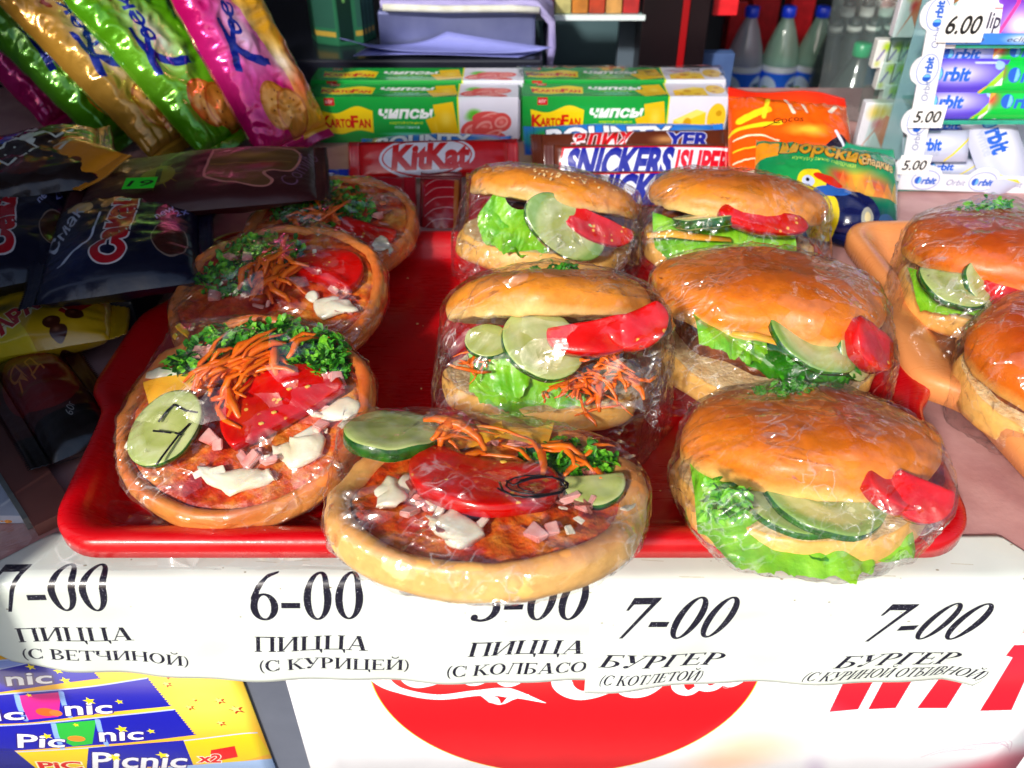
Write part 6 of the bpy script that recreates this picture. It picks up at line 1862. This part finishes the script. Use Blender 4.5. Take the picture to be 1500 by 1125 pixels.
for (x, y, rx_, c) in [(3.0, 4.0, 2.0, (236, 170, 30)), (5.4, 7.2, 1.5, (30, 90, 206)), (3.6, 7.8, 1.0, (206, 30, 20)), (10.4, 5.6, 1.3, (190, 40, 24)), (.8, 5.2, 1.5, (206, 80, 30)), (6.4, 2.4, 1.6, (90, 30, 20)), (7.6, 9.4, .9, (60, 150, 70)), (1, 9, 1, (100, 60, 150))]:
    cv.ell(x, y, rx_, rx_ * .8, c); cv.soft(x - .3, y + .3, rx_ * .4, rx_ * .3, (250, 240, 230), .35)
cv.text('m&m', 5.2, 3.4, 2.8, (36, 20, 16), bold=.07, rot=.75, fit=7.2, outline=(.22, (226, 236, 226))); cv.text('peanut', 1.6, 2.6, .9, (60, 24, 10), rot=1.0, fit=2.6)
snack('brown bag of coloured sweets at the far left below the cookie bags', 'sweets_bag', 'snack bag', (-60, 330), (165, 338), (-40, 236), 4.4, 2.6, cv, 6, wr=.14, rough=.25)
cv = Cv(7, 4.6, 40, (226, 140, 20)); cv.ell(4.6, 2.2, .4, .3, (110, 50, 10)); cv.text('АА', .4, 2.6, 1.2, (236, 226, 220), bold=.04)
M0, w0 = flat_frame((70, 236), (150, 262), 5.6, 12)
pack('candy_bag', 'small orange candy bag peeking out under the green cookie bag', 'snack bag', M0, w0, 5.0, 1.4, cv, group='snack bags in the shade at the left', seed=8, wr=.06, nu=30, nv=20)
# the low display bin these bags lie in
slab('display_shelf', -60, -25.2, 47, 72, .05, 2.4, M_dark, .2)

# ------------------------------------------------------------------ chewing gum display
M_acr = glass_mat('clear_acrylic', tint=(.86, .96, .93), k=1.2, rough=.03, body=.03, bodycol=(.2, .7, .6, 1))
M_acre = plain('acrylic_edge', (60, 190, 160), (40, 150, 130), rough=.1, coat=1.0, trans=.2)
YG = 70.0
xl, xr = aty(1304, 278, YG).x, 62.0
t = thing('gum_display', 'clear acrylic chewing gum display with a white scalloped border at the right', 'display stand', (0, YG, 0))
def gp(px, py, dy=0.0):
    p = aty(px, py, YG + dy); return (p.x, p.y - YG, p.z)
# front face is upright at YG; white border strips with the repeated oval
def gum_name(cv, x, y, h, col=(30, 90, 200), rot=0.0, light=(110, 190, 240), fitk=3.1):
    c, s = math.cos(rot), math.sin(rot)
    X, Y = x + c * h * .45 - s * h * .5, y + s * h * .45 + c * h * .5
    cv.ell(X, Y, h * .5, h * .56, col, rot=rot)
    cv.fill([(X + h * (a * c - b * s), Y + h * (a * s + b * c)) for a, b in [(.02, -.5), (.3, -.4), (.44, 0), (.3, .42), (.14, .5)]], light)
    cv.text('rbit', x + c * h * 1.05, y + s * h * 1.05, h * .95, col, shear=.2, bold=.045, rot=rot, fit=h * (fitk - 1.15))
def scallop(n, L, wd):
    out = []
    m = n * 24
    for k in range(m + 1):
        t_ = k / m * L
        ph = (t_ / L * n) % 1.0
        out.append((t_, wd + .75 * max(0, math.sin((ph - .2) / .5 * math.pi)) ** .5 if .2 < ph < .7 else wd))
    return out
def strip(pa, pb, wd, n, name, flip=1):
    """strip running from pa to pb (x,z) on the display's front"""
    a, b = Vector((pa[0], pa[2])), Vector((pb[0], pb[2])); L = (b - a).length; d = (b - a) / L; q_ = Vector((-d.y, d.x)) * flip
    cvs = Cv(L, wd + 1.0, 44, (226, 229, 236))
    for k in range(n):
        cx = (k + .45) / n * L
        cvs.ell(cx, wd * .62, 1.25, .9, (120, 140, 210), inner=(1.18, .83))
        gum_name(cvs, cx - .95, wd * .62 - .35, .62)
        cvs.text('Orbit', (k + .78) / n * L + .2, wd * .35, .55, (110, 120, 170), shear=.2, fit=1.7)
    m = cvs.mat('gum_border', rough=.35, coat=.3)
    P_ = scallop(n, L, wd)
    V, UV = [], []
    for (t_, h_) in P_:
        for (yy, dep) in ((0, 0), (h_, 0)):
            w_ = a + d * t_ + q_ * yy
            V.append((w_.x, -.15 + pa[1], w_.y)); UV.append((t_ / L, yy / (wd + 1.0)))
    m_ = len(P_)
    Fs = [(2 * k, 2 * k + 2, 2 * k + 3, 2 * k + 1) for k in range(m_ - 1)]
    o = part(name, V, Fs, m, t, uvs=UV, smooth=False)
    md = o.modifiers.new('thickness', 'SOLIDIFY'); md.thickness = .0012; md.offset = 0
strip(gp(1342, 274), gp(1402, -30), 1.7, 4, 'border_strip', 1)
strip(gp(1312, 276, -.2), gp(1560, 284, -.2), 1.55, 3, 'border_strip', 1)
zb_, xb_ = gp(1320, 280)[2], gp(1300, 280)[0]
box('acrylic_panel', (xb_ - .1, -.1, .05), (xb_ + 30, .05, .9), M_acre, t, bevel=.05)
xsl = gp(1332, 0)[0]
V = [(xb_ + .1, .0, .1), (xb_ + .1, 9, .1), (xb_ + 1.2, 9, 22), (xb_ + 1.2, .0, 22), (xb_ + .4, .0, .1), (xb_ + .4, 9, .1), (xb_ + 1.5, 9, 22), (xb_ + 1.5, 0, 22)]
part('acrylic_side', V, [(0, 1, 2, 3), (7, 6, 5, 4), (0, 3, 7, 4), (1, 5, 6, 2), (3, 2, 6, 7), (0, 4, 5, 1)], M_acr, t, smooth=False)
# shelves and packs of gum; each pack is a thing of its own
def gum_canvas(kind):
    w, h = 8.4, 3.0
    base = {'blue': (90, 70, 214), 'green': (16, 196, 70), 'silver': (186, 190, 214), 'fruit': (80, 90, 206), 'white': (240, 240, 246), 'purple': (120, 60, 190)}[kind]
    cv = Cv(w, h, 60, base)
    if kind == 'blue' or kind == 'fruit':
        cv.soft(3.4, 1.6, 3.6, 1.1, (226, 226, 252), .9); cv.line([(6.0, 0), (8.0, 2.0)], .45, (160, 220, 40)); cv.fill([(6.3, 0), (8.4, 0), (8.4, 2.0)], (246, 248, 250)); cv.ell(7.2, 2.3, .45, .4, (150, 190, 250)); cv.line([(5.0, 2.5), (6.8, 2.5)], .2, (190, 200, 250))
    if kind == 'green': cv.soft(1.2, 1.8, 1.2, 1.0, (240, 70, 30), 1); cv.soft(1.0, 1.0, .6, .6, (236, 236, 226), 1); cv.line([(.2, .2), (2.0, 2.9)], .3, (250, 170, 60), .8)
    if kind == 'silver': cv.soft(3.6, 1.8, 3.4, .8, (232, 232, 246), .9); cv.line([(5.4, .1), (8.2, 2.2)], .2, (236, 214, 30)); cv.text('white', 1.9, .5, .55, (170, 176, 200), bold=.02, fit=2.4)
    if kind in ('white',): cv.fill([(0, 2), (2.6, 3), (0, 3)], (240, 120, 40)); cv.text('eclipse', 3.2, 1.1, .9, (60, 50, 70), shear=.25, bold=.02, fit=3.6); cv.line([(5, 2.2), (8, 2.2)], .06, (220, 60, 60))
    elif kind == 'purple': cv.soft(3, 1.2, 2.4, 1.1, (244, 230, 250), .9); cv.line([(0, 0), (3, 3)], .3, (236, 60, 150)); cv.line([(3, 3), (8, .4)], .25, (236, 60, 150))
    else: gum_name(cv, 1.0 if kind != 'green' else 2.4, 1.0, 1.15)
    return cv
_gm = {}
def gum(px, py, kind, label, y=1.0, w=7.4, h=2.6, dep=1.2, lean=20, rz=0, ry=0):
    if kind not in _gm: _gm[kind] = gum_canvas(kind).mat('gum_wrapper', rough=.2, coat=.8, bump=.1, bscale=300)
    c = aty(px, py, YG + y)
    M = Matrix.Translation(c) @ Euler((math.radians(90 - lean), 0, math.radians(rz)), 'XYZ').to_matrix().to_4x4() @ Euler((0, 0, math.radians(ry))).to_matrix().to_4x4()
    M.translation *= K
    V, UV = [], []
    nx, ny = 22, 6
    for s in (1, -1):
        for j in range(ny):
            for i in range(nx):
                u, v = i / (nx - 1), j / (ny - 1)
                e = (1 - abs(2 * u - 1) ** 14) ; f_ = (1 - abs(2 * v - 1) ** 8)
                zz = dep / 2 * s * max(0, e) * max(0, f_) ** .5
                zg = .06 if (i % 2 and (i < 2 or i > nx - 3)) else 0
                V.append(((u - .5) * w, (v - .5) * h, zz + zg)); UV.append((u, v))
    Fs = grid_faces(nx, ny) + [f_[::-1] for f_ in grid_faces(nx, ny, False, nx * ny)]
    o = part('gum_pack', V, Fs, _gm[kind], None, uvs=UV); o.matrix_world = M
    tag(o, label, 'chewing gum', 'chewing gum packs in the acrylic display')
gum(1436, 32, 'white', 'white gum pack with an orange corner beside the 6.00 label', w=7.2, h=4.0)
gum(1505, 30, 'purple', 'purple and pink gum pack at the top right corner', w=6.0, h=4.0)
gum(1425, 80, 'fruit', 'blue gum pack in the row just under the eclipse strip', y=2.0, w=7.4, h=1.9)
gum(1500, 78, 'green', 'green gum pack at the right edge, upper row', y=2.0, w=7.0, h=1.9)
gum(1410, 110, 'blue', 'violet gum pack above the one with the 5.00 label', w=7.6, h=2.8)
gum(1500, 112, 'green', 'green gum pack with red fruit, right of the upper violet pack', w=7.6, h=2.8)
gum(1400, 150, 'blue', 'violet gum pack with the upper 5.00 label on its corner', y=.8, w=7.2, h=2.7)
gum(1490, 150, 'green', 'green gum pack with red fruit, right of the lower violet pack', y=.8, w=7.8, h=2.7)
gum(1370, 214, 'silver', 'silver gum pack above the lowest 5.00 label', y=.8, w=5.8, h=2.7, lean=30)
gum(1388, 246, 'silver', 'silver gum pack lying lowest in the display', y=1.4, w=5.4, h=1.6, lean=30)
gum(1460, 218, 'silver', 'large silver gum pack leaning diagonally at the lower right', y=1.2, w=8.0, h=4.4, lean=24, ry=-64)
gum(1396, 184, 'fruit', 'dim gum pack behind the clear shelf edge', y=3.0, w=7.0, h=1.6)
for i, (py_, m_) in enumerate([(66, M_acre), (178, M_acre)]):
    z_ = aty(1400, py_, YG + .3).z
    box('shelf', (xb_ + 2.2, .3, z_ - .15), (xb_ + 30, 7, z_ + .1), M_acr, t, bevel=.04)
    box('shelf_edge', (xb_ + 2.2, .1, z_ - .2), (xb_ + 30, .28, z_ + .15), M_acre, t, bevel=.04)
box('back_panel', (xb_ + 1.7, 7.1, .1), (xb_ + 30, 7.3, 22), plain('display_back', (206, 222, 240), (190, 206, 230), rough=.4), t)
# blue strip with the other brand
cv = Cv(14, 2.0, 50, (60, 130, 236)); cv.soft(3, 1, 2.6, 1, (230, 240, 252), .95); cv.soft(11, 1, 2.6, 1, (230, 240, 252), .95); cv.text('eclipse', 1.2, .5, .9, (70, 80, 110), shear=.25, bold=.01, fit=4.6); cv.text('eclipse', 9.0, .5, .9, (70, 80, 110), shear=.25, bold=.01, fit=4.6)
x0, _, z0 = gp(1374, 68); x1, _, z1 = gp(1530, 48)
o = part('brand_strip', [(x0, -.2, z0 + .2), (x1, -.2, z0 + .2), (x1, -.2, z1), (x0, -.2, z1)], [(0, 1, 2, 3)], cv.mat('gum_strip', rough=.3, coat=.4), t, uvs=[(0, 0), (1, 0), (1, 1), (0, 1)], smooth=False)
md = o.modifiers.new('thickness', 'SOLIDIFY'); md.thickness = .001
for (px_, py_, w_, h_, txt, lab) in [(1412, 36, 3.6, 2.7, '6.00', 'white 6.00 price label on the gum display'), (1359, 171, 2.9, 1.9, '5.00', 'white 5.00 price label under the violet gum'), (1340, 242, 2.7, 1.7, '5.00', 'white 5.00 price label at the bottom of the gum display')]:
    cv = Cv(w_, h_, 90, (246, 246, 244)); cv.text(txt, w_ * .12, h_ * .24, h_ * .5, (12, 12, 14), shear=.15, bold=.02, fit=w_ * .74)
    x, y, z = gp(px_, py_, -.5)
    o = part('price_label', [(x - w_ / 2, YG - .5, z - h_ / 2), (x + w_ / 2, YG - .5, z - h_ / 2), (x + w_ / 2, YG - .4, z + h_ / 2), (x - w_ / 2, YG - .4, z + h_ / 2)], [(0, 1, 2, 3)], cv.mat('price_label', rough=.5), None, uvs=[(0, 0), (1, 0), (1, 1), (0, 1)], smooth=False)
    md = o.modifiers.new('thickness', 'SOLIDIFY'); md.thickness = .0004
    tag(o, lab, 'price label')

# second, end-on gum rack seen through the clear side, and the small packs in it
t = thing('side_rack', 'narrow clear rack of white gum packs standing behind the display side', 'display stand', (0, 86, 0))
A_ = aty(1296, 190, 84); 
V = [(A_.x - .3, -3, .1), (A_.x - .1, -3, .1), (A_.x - .9, -3, 19), (A_.x - 1.1, -3, 19), (A_.x - .3, 5, .1), (A_.x - .1, 5, .1), (A_.x - .9, 5, 19), (A_.x - 1.1, 5, 19)]
part('acrylic_side', V, [(0, 1, 2, 3), (7, 6, 5, 4), (0, 3, 7, 4), (1, 5, 6, 2), (3, 2, 6, 7), (0, 4, 5, 1)], M_acr, t, smooth=False)
cv = Cv(2.2, 3.4, 50, (226, 228, 226)); cv.soft(1.5, 2.6, .8, .7, (170, 206, 20), .9); cv.line([(.5, 1.0), (1.2, 2.2)], .3, (120, 110, 170), .8); cv.soft(.6, .6, .5, .5, (200, 210, 90), .7)
mg = cv.mat('small_gum_wrapper', rough=.3, coat=.5)
def small_pack(px, py, y, w, h, mat, label, grp):
    c = aty(px, py, y)
    V = []; UV = []
    b_ = [(-1, -1), (1, -1), (1, 1), (-1, 1)]
    for yy in (0, 1.2):
        for (a, b) in b_: V.append((c.x + a * w / 2 * (1 if yy == 0 else .94), y + yy, c.z + b * h / 2)); UV.append(((a + 1) / 2, (b + 1) / 2))
    o = part('gum_pack', V, [(0, 1, 2, 3), (7, 6, 5, 4), (1, 5, 6, 2), (4, 0, 3, 7), (3, 2, 6, 7), (0, 4, 5, 1)], mat, None, uvs=UV, smooth=False)
    md = o.modifiers.new('edge', 'BEVEL'); md.width = .0012; md.segments = 2
    tag(o, label, 'chewing gum', grp)
cols_ = ['left', 'middle', 'right']
for i in range(3):
    for j, row in enumerate(['top', 'second', 'third']):
        small_pack(1293 + i * 17 + j * 5, 80 + j * 32, 84 + (2 - j) * .1, 1.5, 2.7, mg, 'small white gum pack with green corner, %s column, %s row' % (cols_[i], row), 'small white gum packs in the side rack')
cv = Cv(3, 4, 50, (226, 226, 236)); cv.soft(1.5, 3.2, 1.2, .8, (240, 190, 40), 1); cv.soft(1.6, 2.2, .6, .6, (220, 30, 30), 1); cv.fill([(.3, 0), (1.5, 1.6), (2.7, 0), (3, 2.6), (2.2, 3), (1.5, 2)], (226, 90, 40), .7)
small_pack(1283, 186, 78, 3.0, 4.6, cv.mat('fruit_candy_wrapper', rough=.3), 'colourful fruit candy pack between the green crisp bag and gum display', 'fruit candy packs')
small_pack(1338, 14, 82, 2.6, 5.0, cv.mat('fruit_candy_wrapper_dim', rough=.3), 'orange striped candy pack high behind the display border', 'fruit candy packs')

# leaning clear pane in front of the bottles
t = thing('clear_pane', 'tall clear acrylic pane standing between the water bottles and the gum display', 'acrylic pane', (0, 88, 0))
a, b, c, d = aty(1196, 160, 90), aty(1292, 210, 86), aty(1360, -60, 86), aty(1230, -60, 90)
V = []
for dy in (0, .3):
    for p in (a, b, c, d): V.append((p.x, p.y - 88 + dy, max(.1, p.z) if p in (c, d) else .1))
part('pane', V, [(0, 1, 2, 3), (7, 6, 5, 4), (0, 4, 5, 1), (1, 5, 6, 2), (2, 6, 7, 3), (3, 7, 4, 0)], glass_mat('pane_acrylic', tint=(.86, .90, .90), k=1.6, rough=.06, body=.05, bodycol=(.35, .42, .45, 1)), t, smooth=False)

# ================================================================== BACKGROUND
def bottle(label, px, py_top, py_ref, y, cap, label_col, liquid, group, H=31.0, R=4.3, dark=False):
    """water bottle; px,py_top is the top of its cap"""
    p = aty(px, py_top, y)
    z0 = p.z - H
    if abs(z0 - ZS) < 3: z0 = ZS
    t = thing('bottle', label, 'bottle', (p.x, y, z0), group=group)
    prof = [(.01, 0), (R * .8, 0), (R, .8), (R, 6), (R * .96, 9), (R, 12), (R, 18.6), (R * .97, 20.0), (R * .84, 22.5), (R * .56, 26), (1.35, 28.4), (1.3, 29.2), (1.5, 29.4), (1.3, 29.7), (1.25, 30.6)]
    v, f_ = revolve(prof, 28); part('bottle_body', v, f_, liquid, t)
    v, f_ = revolve([(1.55, 28.9), (1.62, 29.2), (1.6, H), (1.4, H + .15), (.01, H + .15)], 24); part('cap', v, f_, cap, t)
    if label_col is not None:
        n = 40; V, UV = [], []
        for j in range(4):
            for k in range(n + 1):
                a = -math.pi / 2 + 2 * math.pi * k / n
                z = 9.5 + 9.0 * j / 3; V.append(((R + .06) * math.cos(a), (R + .06) * math.sin(a), z)); UV.append(((k / n * 2 + .0) % 1.0001, j / 3))
        part('paper_label', V, grid_faces(n + 1, 4), label_col, t, uvs=UV)
    return t
M_capb = plain('blue_cap', (30, 70, 255), rough=.35, coat=.3)
M_capg = plain('green_cap', (40, 170, 110), rough=.35, coat=.3)
def bottle_glass(name, tint, body, bc):
    return glass_mat(name, tint=tint, k=3.0, rough=.12, body=body, bodycol=bc)
M_b1 = bottle_glass('bottle_plastic_clear', (.92, .94, .98), .34, (.85, .9, 1.0, 1))
M_b2 = bottle_glass('bottle_plastic_green', (.85, .97, .9), .36, (.6, .95, .75, 1))
M_b3 = bottle_glass('bottle_plastic_dark', (.5, .58, .54), .5, (.12, .16, .15, 1))
cv = Cv(13, 9, 30, (30, 110, 250)); cv.rect(0, 7.6, 13, 9, (236, 244, 255)); cv.ell(3.2, 4, 2.3, 2.7, (206, 230, 255)); cv.ell(3.2, 3.2, 1.8, 1.4, (60, 130, 120)); cv.line([(1.8, 4.8), (4.4, 5.0)], .5, (20, 60, 160)); cv.soft(8, 2.4, 1.0, 2, (60, 170, 230), .7)
cv.ell(9.6, 4, 2.3, 2.7, (206, 230, 255)); cv.ell(9.6, 3.0, 1.6, 1.3, (70, 160, 60))
M_lab = cv.mat('bottle_label', rough=.4, coat=.3)
ZS = aty(1103, 10, 205).z - 31
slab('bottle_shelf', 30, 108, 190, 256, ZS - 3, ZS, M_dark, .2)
bottle('water bottle with blue cap, leftmost of the three', 1103, 10, 0, 205, M_capb, M_lab, M_b1, 'blue capped water bottles')
bottle('water bottle with blue cap and green tint, middle of the three', 1157, 12, 0, 205, M_capb, M_lab, M_b2, 'blue capped water bottles')
bottle('water bottle with blue cap, rightmost of the three by the pane edge', 1207, 12, 0, 205, M_capb, M_lab, M_b2, 'blue capped water bottles')
bottle('dark bottle with a green cap behind the clear pane', 1265, 64, 0, 160, M_capg, None, M_b3, 'dark bottles behind the pane', H=31, R=5.0)
r = random.Random(9)
t_ = 0
M_capl = plain('pale_bottle_cap', (230, 236, 226), rough=.4)
for j, (row, y, py_) in enumerate([('front', 196, 48), ('middle', 214, 34), ('back', 234, 18)]):
    for i in range(4):
        px_ = 1222 + i * 28 + (j % 2) * 12 + j * 4
        bottle('dark bottle with pale cap behind the pane, %s row, %s from left' % (row, ['first', 'second', 'third', 'fourth'][i]), px_, py_ - i * 1, 0, y, M_capl, None, M_b3, 'dim bottles with pale caps', H=(aty(px_, py_ - i, y).z - ZS), R=3.2)
# red things standing behind the water bottles
M_redp = plain('dim_red_pack', (230, 30, 40), (206, 20, 30), rough=.5)
for i, (px_, py_, w_, h_) in enumerate([(1078, 46, 4.2, 14.0), (1122, 12, 7, 8.0), (1176, 12, 6.0, 7.0), (1058, 2, 5.0, 3.0)]):
    yb = 117.6 if i == 3 else 222
    c = aty(px_, py_, yb)
    if i == 3: o = box('red_sign', (c.x - 1.6, 115.2, c.z - 1.2), (c.x + 1.6, 115.7, c.z + 1.2), M_redp, bevel=.1)
    else: o = box('red_carton', (c.x - w_ / 2, yb, ZS + .02), (c.x + w_ / 2, yb + 6, c.z + h_ / 2), M_redp, bevel=.3)
    tag(o, ['dim red carton seen left of the first water bottle', 'dim red carton between the first two water bottles', 'dim red carton between the last two water bottles', 'small red sign at the top of the white door post'][i], 'carton' if i < 3 else 'sign')

# fridge: cabinet, door post, red seal, shelf
t = thing('drinks_fridge', 'grey drinks fridge with a lit glass shelf and dark door frame', 'fridge', (0, 118, 0))
def wb(name, px0, px1, y, th, z0, z1, mat):
    """upright slab between photo columns px0..px1 at the horizon of the worktop"""
    a, b = aty(px0, 60, y).x, aty(px1, 60, y).x
    return box(name, (a, y - 118, z0), (b, y - 118 + th, z1), mat, t, bevel=.1)
wb('back_wall', 700, 950, 134, 1, -60, 60, plain('fridge_inner_wall', (84, 108, 112), (70, 94, 100), rough=.35, scale=5))
wb('inner_post', 906, 932, 120, 2, -60, 60, plain('fridge_post', (96, 110, 122), (84, 98, 112), rough=.3, scale=5))
wb('door_frame', 938, 1034, 112, 5, -60, 60, plain('black_door_frame', (10, 10, 13), (22, 12, 16), rough=.3, scale=6))
wb('door_seal', 995, 1005, 111.6, .3, -60, 60, plain('red_door_seal', (150, 6, 14), rough=.35))
wb('white_post', 1034, 1082, 116, 2, 10, 60, plain('white_door_post', (150, 154, 176), (136, 142, 166), rough=.5))
wb('blue_post', 1030, 1080, 115.8, 2, -60, aty(1050, 78, 116).z, plain('blue_grey_post', (70, 96, 146), (62, 86, 134), rough=.5))
zs = aty(850, 14, 116).z
box('bottom_shelf', (aty(700, 60, 112).x, -12, -7.6), (aty(934, 60, 112).x, 15.5, -7), plain('fridge_floor', (60, 70, 74), (50, 60, 64), rough=.4), t, bevel=.1)
a, b = aty(700, 14, 112).x, aty(946, 14, 112).x
box('glass_shelf', (a, -6, zs - .25), (b, 4, zs + .15), plain('shelf_glass', (190, 226, 220), (170, 210, 210), rough=.15, coat=.5), t, bevel=.05)
box('shelf_edge', (a, -6.3, zs - .35), (b, -6.02, zs + .3), plain('shelf_edge_white', (226, 240, 240), rough=.2, coat=.5), t, bevel=.05)
for i in range(9):
    px_ = 725 + i * 25
    c = aty(px_, 4, 113)
    col = [(196, 120, 40), (180, 60, 30), (206, 150, 80), (190, 40, 40), (200, 190, 120)][i % 5]
    o = box('shelf_pack', (c.x - 1.0, 113, zs + .2), (c.x + 1.0, 116, zs + 4.5), plain('shelf_pack_paper', col, tuple(int(x * .8) for x in col), rough=.5, scale=60), bevel=.1)
    tag(o, '%s small pack on the fridge shelf, %s from the left' % (['orange', 'dark red', 'tan', 'red', 'pale yellow'][i % 5], ['first', 'second', 'third', 'fourth', 'fifth', 'sixth', 'seventh', 'eighth', 'ninth'][i]), 'pack', 'packs on the fridge shelf')
# dark round rolls at the foot of the fridge
for i, (px_, lab) in enumerate([(832, 'dark blurred bun at the foot of the grey fridge, left one'), (892, 'dark blurred bun at the foot of the grey fridge, right one')]):
    c = aty(px_, 100, 112)
    v, f_, fm = half_bun(5.6, 5, 2.8, 5 + i)
    o = put('dark_bun', mesh_from('dark_bun', v, f_, mats=[plain('dark_bun_crust', (60, 34, 26), (36, 22, 20), rough=.6), M_dark], fmat=fm), None, loc=(c.x, 112, -6.96))
    tag(o, lab, 'bun', 'dark buns at the foot of the fridge')

# steel appliance with a folded towel on it
t = thing('steel_box', 'brushed steel box behind the chip boxes with a towel on top', 'appliance', (0, 105, 3))
xa, xb = aty(556, 60, 105).x, aty(784, 60, 105).x
zt = aty(700, 16, 105).z - 3
box('housing', (xa, 0, .02), (xb, 18, zt), plain('brushed_steel', (126, 132, 176), (96, 102, 150), rough=.3, metal=.35, scale=14, bump=.05, bscale=300), t, bevel=.4)
def towel():
    V = []
    nu, nv = 60, 30
    x0, x1 = xa + .6, xb + .9
    for j in range(nv):
        for i in range(nu):
            u, v = i / (nu - 1), j / (nv - 1)
            x = x0 + (x1 - x0) * u; y = -.9 + 12 * v
            z = zt + .5 + .12 * nz((x, y, 0), .5) + .3 * math.sin(v * 3)
            if u > .955:
                k = (u - .955) / .045; z -= k * (7.0 if v < .4 else 5); x = x1 + .3 + .5 * math.sin(k * 3)
            V.append((x, y + .25 * nz((x, 0, 0), .4), z))
    return V, grid_faces(nu, nv)
V, Fs = towel()
M_tow = plain('lilac_towel', (176, 168, 214), (156, 148, 204), rough=.9, scale=30, bump=.5, bscale=500)
tw = thing('towel', 'lilac folded towel draped over the steel box', 'towel', (0, 105, 3))
o = part('cloth', V, Fs, M_tow, tw); md = o.modifiers.new('thickness', 'SOLIDIFY'); md.thickness = .008; md.offset = 1
v, f_ = tube([Vector((xa + .9, -.8, zt + .6)), Vector((xa + 8, -1.15, zt + .45)), Vector((xb - 3, -1.1, zt + .5)), Vector((xb + .4, -1.0, zt + .3))], .42, 10)
part('rolled_hem', v, f_, plain('towel_hem', (226, 226, 214), (206, 206, 190), rough=.9, scale=60, bump=.3), tw)
# papers
cv = Cv(24, 17, 30, (136, 142, 214))
rs = random.Random(6)
for j in range(15):
    x = 2
    while x < 22:
        w = rs.uniform(.5, 2.2); cv.line([(x, 15.4 - j), (x + w, 15.4 - j + .05)], .10, (110, 116, 190), .6); x += w + .3
m_pap = cv.mat('printed_paper', rough=.6)
for k, (quad, lab) in enumerate([(((525, 112), (812, 102), (655, 60), (500, 82)), 'upper sheet of written paper lying behind the chip boxes'), (((500, 118), (760, 124), (800, 92), (545, 92)), 'lower sheet of paper sticking out under the upper one')]):
    A = [atz(quad[0][0], quad[0][1], 3.3 - .2 * k), atz(quad[1][0], quad[1][1], 3.3 - .2 * k), aty(quad[2][0], quad[2][1], 104.2 - .2 * k), aty(quad[3][0], quad[3][1], 104.2 - .2 * k)]
    A = [Vector((p.x, max(p.y, 100.6), max(p.z, 3.1))) for p in A]
    V, UV = [], []
    n = 14
    for j in range(n):
        for i in range(n):
            u, v = i / (n - 1), j / (n - 1)
            p = (A[0] * (1 - u) + A[1] * u) * (1 - v) + (A[3] * (1 - u) + A[2] * u) * v
            p = p + Vector((0, 0, .9 * abs(2 * u - 1) ** 3 * (1 - k) + .2 * math.sin(u * 4 + v * 2) + .25)); V.append(p); UV.append((u, v))
    o = part('paper_sheet', V, grid_faces(n, n), m_pap, None, uvs=UV); md = o.modifiers.new('thickness', 'SOLIDIFY'); md.thickness = .0004
    tag(o, lab, 'paper', 'written papers behind the chip boxes')
# green tea tin
c = aty(503, 40, 110)
t = thing('tea_tin', 'dark green tea tin standing on the worktop at the top left of centre', 'tin', (c.x, 110, 3.0))
cv = Cv(20, 12, 20, (50, 120, 84)); 
for x in (0, 5, 10, 15): cv.rect(x + .2, .5, x + 1.6, 12, (20, 50, 40)); cv.line([(x + .9, 5), (x + .9, 9)], .3, (110, 170, 90)); cv.rect(x + 2.0, 2.0, x + 4.8, 11, (50, 100, 84)); cv.rect(x + 1.8, 1.0, x + 4.8, 1.6, (206, 170, 70))
v, f_ = revolve([(.01, 0), (4.0, 0), (4.05, .2), (4.05, 12), (3.9, 12.1), (.01, 12.1)], 8)
uvs = [((k % 8) / 8 * 1.0, min(1, max(0, p.z / 12))) for k, p in enumerate(v)]
zc = max(0, c.z - 3.2)
part('tin_body', v, f_, cv.mat('tea_tin', rough=.3, metal=.3), t, uvs=uvs, smooth=False)
v, f_ = revolve([(4.15, 10.5), (4.2, 10.6), (4.2, 12.3), (4.0, 12.5), (.01, 12.5)], 8); part('lid', v, f_, plain('tin_lid', (24, 60, 44), rough=.3, metal=.3), t, smooth=False)
